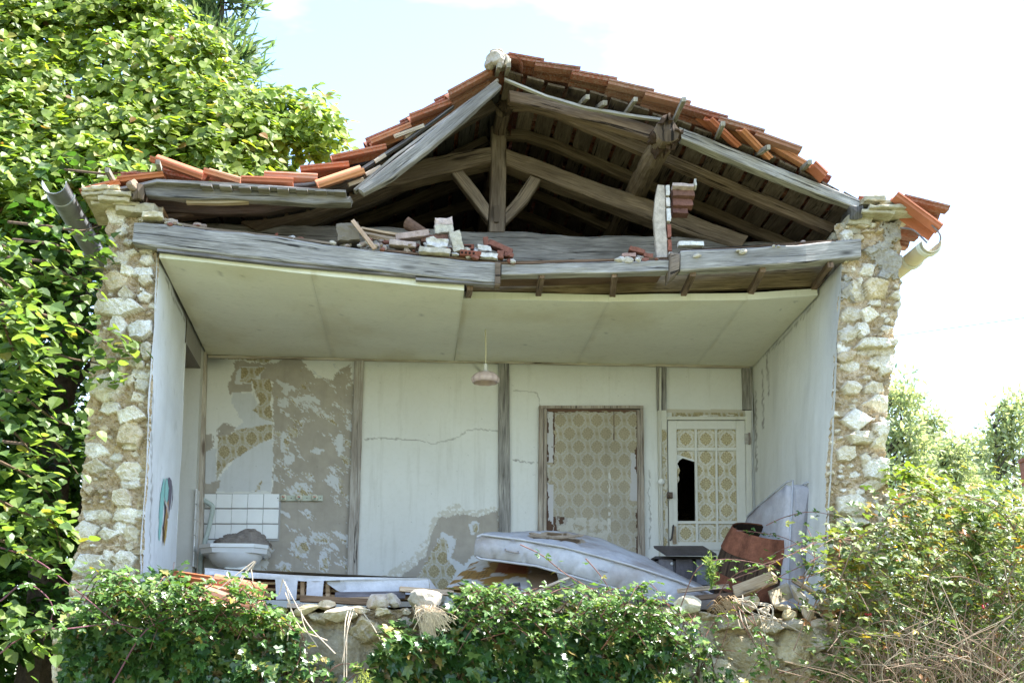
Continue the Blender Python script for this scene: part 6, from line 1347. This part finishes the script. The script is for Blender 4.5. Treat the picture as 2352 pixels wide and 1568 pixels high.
# --- ivy on the ruined wall
IVP = [(.042, .10, .024), (.06, .13, .03), (.10, .175, .04), (.026, .068, .02), (.17, .225, .055), (.26, .21, .06)]; IVW = [.27, .26, .20, .12, .11, .04]
def ivy(poly, n, seed, lab, topfade, sz=.088):
    r = np.random.default_rng(seed); p = sample_poly(poly, n, r); ys = np.array([q[1] for q in poly]); t = empty('ivy', P(np.mean([q[0] for q in poly]), 1600, -.25), lab, 'ivy')
    p = p+np.c_[(fbm(p[:, 1]*.03, p[:, 0]*.01, seed+1)-.5)*90, (fbm(p[:, 0]*.02, p[:, 1]*.01, seed+2)-.5)*80]
    Y = -.24-.62*np.clip(fbm(p[:, 0]*.011, p[:, 1]*.013, seed, 3)-.30, 0, 1)-r.uniform(0, .12, n)+np.clip((topfade(p[:, 0])+26-p[:, 1])/26, 0, 1)*r.uniform(0, .35, n)
    pos = np.array([P(x, y, yy) for (x, y), yy in zip(p, Y)]); tf = np.clip(1-(p[:, 1]-topfade(p[:, 0]))/50, 0, 1)
    nr = rv(n, r)*.5+V3(.25, -.70, .55)+np.outer(tf, V3(.2, .3, .9)); tp = rv(n, r)*.45+V3(0, -.25, -1)
    scatter('leaves', *IVY, pos, frames(nr, tp), sz*(.42+.85*r.uniform(0, 1, n)**1.3), lcol(n, IVP, IVW, .2, r)*(1+.25*tf[:, None]), M['ivy'], t)  # leaves near the top lightened, sunlight put into their colour
    b = B()
    for k in range(26):
        x, y = p[r.integers(n)]; tube(b, curve([P(x+r.normal()*40, 1640, -.2), P(x+r.normal()*30, (y+1640)/2, -.26), P(x, y, -.28)], 4), .006, 4, (.16, .12, .08))
    b.build('stems', [M['bark']], t)
topL = lambda x: np.interp(x, [140, 220, 300, 400, 520, 620, 690], [1400, 1350, 1320, 1310, 1370, 1375, 1440])
topC = lambda x: np.interp(x, [860, 900, 960, 1010, 1060, 1250, 1400, 1500, 1570], [1470, 1430, 1450, 1370, 1348, 1352, 1370, 1395, 1440])
ivy([(140, 1400), (220, 1350), (280, 1320), (400, 1310), (470, 1360), (560, 1385), (640, 1380), (690, 1440), (690, 1500), (620, 1560), (600, 1660), (140, 1660)], 2300, 201, 'dark glossy ivy hanging down the left end of the ruined wall', topL)
ivy([(860, 1470), (890, 1420), (940, 1440), (960, 1480), (1010, 1400), (1020, 1352), (1110, 1345), (1250, 1350), (1400, 1368), (1500, 1392), (1560, 1440), (1550, 1520), (1520, 1660), (840, 1660), (850, 1560)], 3000, 202, 'wide curtain of dark ivy on the middle of the ruined wall', topC)
ivy([(690, 1470), (740, 1490), (770, 1560), (790, 1660), (640, 1660), (660, 1500)], 230, 205, 'thin young ivy creeping across the bare grey wall patch', lambda x: x*0+1300., .065)
ivy([(1550, 1440), (1640, 1470), (1680, 1540), (1740, 1600), (1740, 1660), (1530, 1660)], 330, 206, 'sparse ivy strands spreading over the stones right of the ivy curtain', lambda x: x*0+1300., .06)
r = np.random.default_rng(203)
# --- brambles: canes with three-part leaves
BRP = [(.085, .17, .03), (.12, .215, .045), (.055, .12, .025), (.17, .24, .05), (.25, .21, .03)]; BRW = [.34, .30, .18, .13, .05]
def bramble(name, lab, cat, canes, seed, lsz=.05, dens=26, pal=BRP, wts=BRW, ccol=(.26, .13, .10), fill=None, rad=.0042, spread=.05, extra=None, grp=None, berries=0):
    r = np.random.default_rng(seed); b = B(); PS = []
    t = empty(name, canes[0][0], lab, cat, grp)
    for pts in canes:
        cp = curve(pts, 7); L_ = np.linalg.norm(np.diff(cp, axis=0), axis=1).sum(); tube(b, cp, np.linspace(rad, rad*.45, len(cp)), 5, tuple(np.array(ccol)*r.uniform(.75, 1.25)), seed=int(r.integers(90)))
        n = max(2, int(L_*dens)); u = np.sort(r.uniform(.12, 1, n))*(len(cp)-1.001); i = u.astype(int); f = (u-i)[:, None]; q = cp[i]*(1-f)+cp[i+1]*f; off = rv(n, r)*np.array((1, 1, .7)); PS.append((q+off*spread*r.uniform(.2, 1, (n, 1)), off))
    if fill is not None: PS.append((fill, rv(len(fill), r)))
    pos = np.concatenate([a for a, _ in PS]); off = np.concatenate([a for _, a in PS]); n = len(pos)
    nr = rv(n, r)*.55+V3(.15, -.3, .85); tp = off*.9+rv(n, r)*.4+V3(0, -.2, -.25)
    b.build('canes', [M['bark']], t)
    scatter('leaves', *BRAM, pos, frames(nr, tp), r.uniform(lsz*.6, lsz*1.2, n), lcol(n, pal, wts, .2, r), M['bramble'], t)
    if berries:
        b = B(); v_, f_ = ico(1)
        for k in range(berries):
            c_ = pos[r.integers(n)]
            for m in range(5): b.add(v_*.010+c_+r.normal(size=3)*.014, f_, (.30, .02, .02) if r.uniform() < .7 else (.04, .02, .03))
        tag(b.build('berries', [M['ceramic']], t, True), kind='stuff')
    return t
pl = lambda L_: [P(*a) for a in L_]
# single long canes traced
bramble('bramble', 'thin bramble cane arching in front of the slumped mattress', 'bramble', [pl([(1195, 1250, -.55), (1245, 1275, -.6), (1300, 1318, -.62), (1381, 1366, -.6), (1440, 1420, -.55), (1480, 1480, -.5)]), pl([(1345, 1282, -.6), (1370, 1310, -.6), (1395, 1345, -.58), (1420, 1400, -.5)])], 301, .036, 20)
bramble('bramble', 'reddish bramble canes arching across the barrel and the upright mattress', 'bramble', [pl([(1560, 1400, -.4), (1600, 1308, -.5), (1656, 1284, -.5), (1739, 1292, -.5), (1790, 1310, -.45)]), pl([(1640, 1380, -.3), (1690, 1318, -.4), (1800, 1280, -.4), (1905, 1232, -.2), (1980, 1200, .1)]), pl([(1680, 1330, -.2), (1760, 1300, -.3), (1840, 1260, -.3), (1940, 1210, 0)]), pl([(1692, 1218, .3), (1740, 1222, .2), (1815, 1240, .0), (1900, 1300, -.2)]), pl([(1760, 1206, .2), (1800, 1188, .2), (1850, 1176, .1), (1900, 1180, 0), (1960, 1205, -.1)]), pl([(1850, 1340, -.3), (1870, 1290, -.3), (1866, 1240, -.2), (1850, 1205, 0)]), pl([(1930, 1250, -.2), (1860, 1290, -.3), (1780, 1330, -.3), (1700, 1390, -.35)]), pl([(1960, 1240, -.2), (1880, 1235, -.2), (1800, 1260, -.2), (1730, 1300, -.25)]), pl([(1980, 1290, -.3), (1900, 1310, -.35), (1830, 1330, -.35), (1760, 1320, -.3)])], 302, .036, 24, ccol=(.30, .16, .13))
bramble('bramble', 'bramble shoots tangled with the ivy above the middle of the wall', 'bramble', [(lambda x, y, d: pl([(x-d, y+r.uniform(0, 40), -.5), (x-d*.4, y-20+r.uniform(-15, 15), -.65), (x, y-25+r.uniform(-15, 15), -.72), (x+d*.7, y+r.uniform(-10, 40), -.75)]))(r.uniform(1060, 1540), r.uniform(1375, 1470), r.choice([-1, 1])*r.uniform(30, 90)) for k in range(34)]+[pl([(1040+60*k, 1410, -.5), (1080+60*k, 1365, -.55), (1130+60*k, 1350, -.5), (1180+60*k, 1375, -.5)]) for k in range(6)], 303, .040, 50, pal=[(.11, .20, .04), (.15, .25, .06), (.08, .16, .03)], wts=[.4, .35, .25], spread=.08)
bramble('bramble', 'bramble shoots scrambling over the roof tiles at the front left', 'bramble', [(lambda x, y, d: pl([(x-d, y+r.uniform(0, 40), -.5), (x-d*.4, y-20+r.uniform(-15, 15), -.68), (x, y-25+r.uniform(-15, 15), -.75), (x+d*.7, y+r.uniform(-10, 40), -.78)]))(r.uniform(200, 640), r.uniform(1350, 1470), r.choice([-1, 1])*r.uniform(30, 90)) for k in range(36)]+[pl([(385, 1400, -.4), (395, 1330, -.4), (400, 1290, -.35)]), pl([(430, 1420, -.55), (500, 1400, -.6), (580, 1405, -.6), (640, 1430, -.55)])], 304, .048, 46, spread=.09)
bramble('bramble', 'long purple bramble canes reaching from the left edge to the broken wall', 'bramble', [pl([(-60, 1240, -1.0), (72, 1281, -1.0), (155, 1339, -.9), (252, 1418, -.8), (330, 1480, -.7)]), pl([(-40, 1530, -1.1), (72, 1450, -1.05), (155, 1443, -.95), (259, 1432, -.8), (330, 1445, -.7)]), pl([(259, 1568, -.7), (335, 1447, -.75), (425, 1408, -.7), (480, 1400, -.65)]), pl([(0, 1380, -1.0), (60, 1340, -1.0), (120, 1390, -1.0), (100, 1470, -1.0)])], 305, .05, 26, ccol=(.24, .11, .13), rad=.006)
bramble('bramble', 'sparse bramble shoots in front of the bare grey patch of the wall', 'bramble', [pl([(640, 1600, -.5), (690, 1500, -.5), (660, 1420, -.4)]), pl([(680, 1420, -.4), (700, 1480, -.45), (715, 1560, -.5)]), pl([(760, 1600, -.6), (820, 1545, -.6), (870, 1530, -.6)]), pl([(720, 1600, -.5), (770, 1530, -.55), (830, 1525, -.55)])], 306, .052, 22)
bramble('bramble', 'bramble shoots hanging over the right part of the bare wall', 'bramble', [pl([(1545+22*k+r.uniform(-20, 20), 1400+r.uniform(-20, 20), -.4), (1550+24*k+r.uniform(-40, 40), 1460+r.uniform(-30, 30), -.5), (1560+24*k+r.uniform(-60, 60), 1540+r.uniform(-60, 30), -.5)]) for k in range(9)]+[pl([(1760, 1620, -.6), (1860, 1560, -.6), (1950, 1520, -.6)]), pl([(1800, 1640, -.6), (1880, 1600, -.6), (1930, 1560, -.6)]), pl([(1790, 1545, -.5), (1860, 1530, -.5), (1930, 1532, -.5)])], 307, .044, 34, spread=.08)
# --- bramble thicket on the right
r = np.random.default_rng(310)
bush = [(1880, 1330), (1900, 1225), (1960, 1190), (2040, 1175), (2060, 1120), (2110, 1110), (2180, 1130), (2250, 1110), (2320, 1130), (2460, 1130), (2460, 1720), (1880, 1720), (1930, 1560), (1900, 1450)]
cn = []
for k in range(270):
    x, y = sample_poly(bush, 1, r)[0]; Y = r.uniform(-1.1, 1.2) if y < 1300 else r.uniform(-1.1, 0.); dx = r.uniform(40, 130)*(1 if r.uniform() < .5 else -1); a = P(x, y, Y)
    cn.append([P(x+dx, min(1720, y+r.uniform(60, 160)), Y+.2), P(x+dx*.6, y+30, Y+.1), a, P(x-dx*.5, y+r.uniform(-20, 50), Y-.1)])
fc = sample_poly(bush, 960, r); cen = np.array([P(x, y, Y) for (x, y), Y in zip(fc, r.uniform(-1.0, 1.2, len(fc)))]); fill = np.repeat(cen, 9, axis=0)+r.normal(size=(len(cen)*9, 3))*np.array((.10, .12, .08))
fill = fill[(proj(fill)[1] < 1470) | (r.uniform(size=len(fill)) < .6)]
bramble('bramble_thicket', 'tall tangled bramble thicket with yellowing leaves at the right of the house', 'brambles', cn, 311, .055, 15, pal=[(.13, .18, .05), (.18, .23, .07), (.09, .14, .04), (.23, .25, .07), (.36, .27, .05), (.30, .14, .05)], wts=[.30, .26, .18, .15, .07, .04], ccol=(.36, .25, .18), fill=fill, rad=.0052, spread=.08, berries=22)
# dry brown stems at the lower right
b = B(); PS = []
for k in range(420):
    x = r.uniform(1990, 2440); y = r.uniform(1440, 1640); Y = r.uniform(-1.3, -.7); dx = r.normal()*50; tube(b, curve([P(x, y+90, Y+.1), P(x+dx*.6+r.normal()*20, y+10, Y), P(x+dx*2.2, y-45+r.normal()*45, Y-.05)], 4), .0024, 4, tuple(np.array([(.33, .23, .16), (.26, .17, .12), (.42, .33, .24)][r.integers(3)])))
single(b, 'dry_stems', M['dry'], 'mass of dry brown stems in front of the bramble thicket, lower right', 'dry stems').__setitem__('kind', 'stuff')
# climber with large yellow-green leaves against the right wall edge
bramble('climber', 'yellow-green climber growing up against the outer edge of the right wall', 'climber', [pl([(2060+14*k, 1300, .1), (2060+16*k+r.uniform(-10, 10), 1180, .0), (2055+20*k, 1090+8*k, -.05), (2080+26*k, 1060+16*k, -.1)]) for k in range(6)], 320, .075, 32, pal=[(.22, .29, .04), (.28, .32, .05), (.14, .22, .03)], wts=[.4, .3, .3], spread=.10)
bramble('climber', 'golden-leaved climber hanging at the inner edge of the thicket by the right wall', 'climber', [pl([(1930+14*k, 1250+10*k, -.3), (1925+16*k, 1300, -.45), (1915+18*k, 1380+10*k, -.5)]) for k in range(5)], 321, .06, 26, pal=[(.30, .28, .04), (.42, .27, .03), (.20, .26, .05)], wts=[.4, .25, .35], spread=.10)
# tall feathery weed
for k, (x, y0, yt, hw, Y, lab) in enumerate([(2235, 1330, 1105, 42, -.5, 'tall pale green feathery weed standing out of the thicket'), (1634, 1352, 1262, 9, -.5, 'single upright green weed before the black stove'), (832, 1640, 1530, 26, -.75, 'yellowish flowering sprig at the bottom left of the ivy curtain'), (1522, 1640, 1540, 22, -.75, 'yellowish flowering sprig at the bottom right of the ivy curtain')]):
    r = np.random.default_rng(330+k); t = empty('weed', P(x, y0, Y), lab, 'weed'); b = B(); pos = []; tp = []
    for j in range(14 if hw > 30 else 6):
        dx = r.uniform(-1, 1)*hw; p_ = curve([P(x+dx*.2, y0, Y), P(x+dx*.5, (y0+yt)/2, Y), P(x+dx, yt+abs(dx)*1.6+r.uniform(0, 30), Y+r.uniform(-.1, .1))], 8); tube(b, p_, .003, 4, (.16, .24, .06)); n = 90 if hw > 30 else 34
        i = r.integers(2, len(p_), n); pos.append(p_[i]+r.normal(size=(n, 3))*.018); tp.append(rv(n, r)*.8+V3(0, 0, .6))
    pos = np.concatenate(pos); tp = np.concatenate(tp); n = len(pos); b.build('stems', [M['bark']], t)
    scatter('leaves', *(NEED[0]*np.array((.9, 1, 1)), NEED[1]), pos, frames(rv(n, r), tp), r.uniform(.025, .06, n), lcol(n, [(.13, .20, .06), (.19, .25, .09)] if k < 2 else [(.30, .31, .09), (.24, .28, .08)], [.5, .5], .15, r), M['feather'], t)
# dry tuft and stalks on the wall
r = np.random.default_rng(340); b = B()
for k in range(230):
    x0, y0 = 985+r.normal()*16, 1392+r.uniform(-4, 14); x1 = 1002+r.normal()*20; y1 = r.uniform(1415, 1462) if k % 4 else r.uniform(1450, 1490); x1 = x1 if y1 < 1450 else 985+r.normal()*9
    tube(b, curve([P(x0, y0, -.40), P((x0+x1)/2+r.normal()*4, (y0+y1)/2-6, -.50), P(x1, y1, -.50)], 3), .0028, 3, tuple(np.array((.62, .50, .34))*r.uniform(.7, 1.15)))
single(b, 'dry_grass_tuft', M['dry'], 'pale dry grass tuft hanging below the grey boulder', 'dry grass')
def stalks(lines, lab, col=(.60, .50, .38), rad=.004):
    t = empty('dry_stalks', P(*lines[0][0]), lab, 'dry stalks')
    for L_ in lines: b = B(); tube(b, curve([P(*a) for a in L_], 5), rad, 5, tuple(np.array(col)*r.uniform(.8, 1.1))); b.build('stalk', [M['dry']], t)
stalks([[(584, 1288, -.45), (545, 1318, -.48), (503, 1352, -.5)], [(586, 1289, -.45), (565, 1316, -.47), (540, 1356, -.5)], [(573, 1300, -.45), (555, 1325, -.47), (530, 1360, -.5)], [(576, 1303, -.45), (580, 1330, -.46), (578, 1352, -.45)], [(588, 1288, -.45), (575, 1312, -.45)], [(500, 1352, -.5), (540, 1345, -.5), (585, 1372, -.5)]], 'bent pale dry stalks before the washbasin')
stalks([[(649, 1329, -.4), (672, 1372, -.44), (690, 1405, -.46), (717, 1445, -.48), (770, 1500, -.48)], [(649, 1331, -.4), (645, 1350, -.4), (640, 1365, -.4)], [(654, 1335, -.4), (668, 1400, -.45), (660, 1470, -.48)], [(690, 1400, -.46), (700, 1440, -.48), (730, 1485, -.48)], [(655, 1360, -.4), (690, 1440, -.46), (752, 1470, -.48)]], 'pale dry stalks drooping over the bare grey wall patch, left')
stalks([[(800, 1398, -.35), (792, 1440, -.42), (790, 1560, -.46)], [(806, 1398, -.35), (797, 1450, -.42), (796, 1580, -.46)], [(812, 1400, -.35), (800, 1440, -.42), (786, 1520, -.46)], [(830, 1400, -.35), (858, 1440, -.42), (886, 1492, -.46)], [(770, 1396, -.34), (810, 1394, -.36), (850, 1400, -.34)]], 'thin dry stalks hanging straight down the bare grey wall patch')
stalks([[(1690+r.uniform(-20, 20), 1375+r.uniform(-10, 10), -.3), (1740+r.uniform(-30, 40), 1395+r.uniform(-20, 20), -.38), (1790+r.uniform(-40, 60), 1430+r.uniform(-40, 30), -.4)] for k in range(9)]+[[(1690+8*k, 1400, -.36), (1700+9*k, 1440, -.42), (1712+14*k, 1490+r.uniform(-60, 30), -.44)] for k in range(3)], 'sheaf of dry straw lying over the crumbled wall corner')
b = B(); rb = 160
for k in range(60):
    x, y = r.normal()*10+1664, r.normal()*6+1398; tube(b, curve([P(x-16, y, -.3), P(x, y-14+r.normal()*4, -.36), P(x+16, y+6, -.36)], 3), .003, 3, (.40, .27, .15))
single(b, 'dry_grass_tuft', M['dry'], 'round brown dry tuft on the wall left of the pale block', 'dry grass')
# --- rusty post at the right edge, overhead wires
p = P(2352, 1060, 1.5); b = B(); q = P(2352, 1600, 1.5); bar(b, (p[0]+.03, 1.5, GZ), (p[0]+.03, 1.5, p[2]), .10, .10, (0, 1, 0), (.24, .075, .05), rough=.003); block(b, (p[0]+.03, 1.5, p[2]+.01), (.12, .12, .03), col=(.28, .09, .06)); single(b, 'rusty_post', M['metal'], 'rust-red metal post at the right edge behind the thicket', 'post')
for k, (ya, yb, lab) in enumerate(((770, 730, 'upper thin overhead wire at the right of the house'), (797, 762, 'lower faint overhead wire at the right of the house'))):
    b = B(); tube(b, [P(1700, ya+(ya-yb)*1.2, 24), P(2065, ya, 22), P(2352, yb, 20), P(2700, yb-(ya-yb)*1.25, 18)], .010 if k == 0 else .005, 5, (.30, .34, .36)); single(b, 'overhead_wire', M['metal'], lab, 'wire')
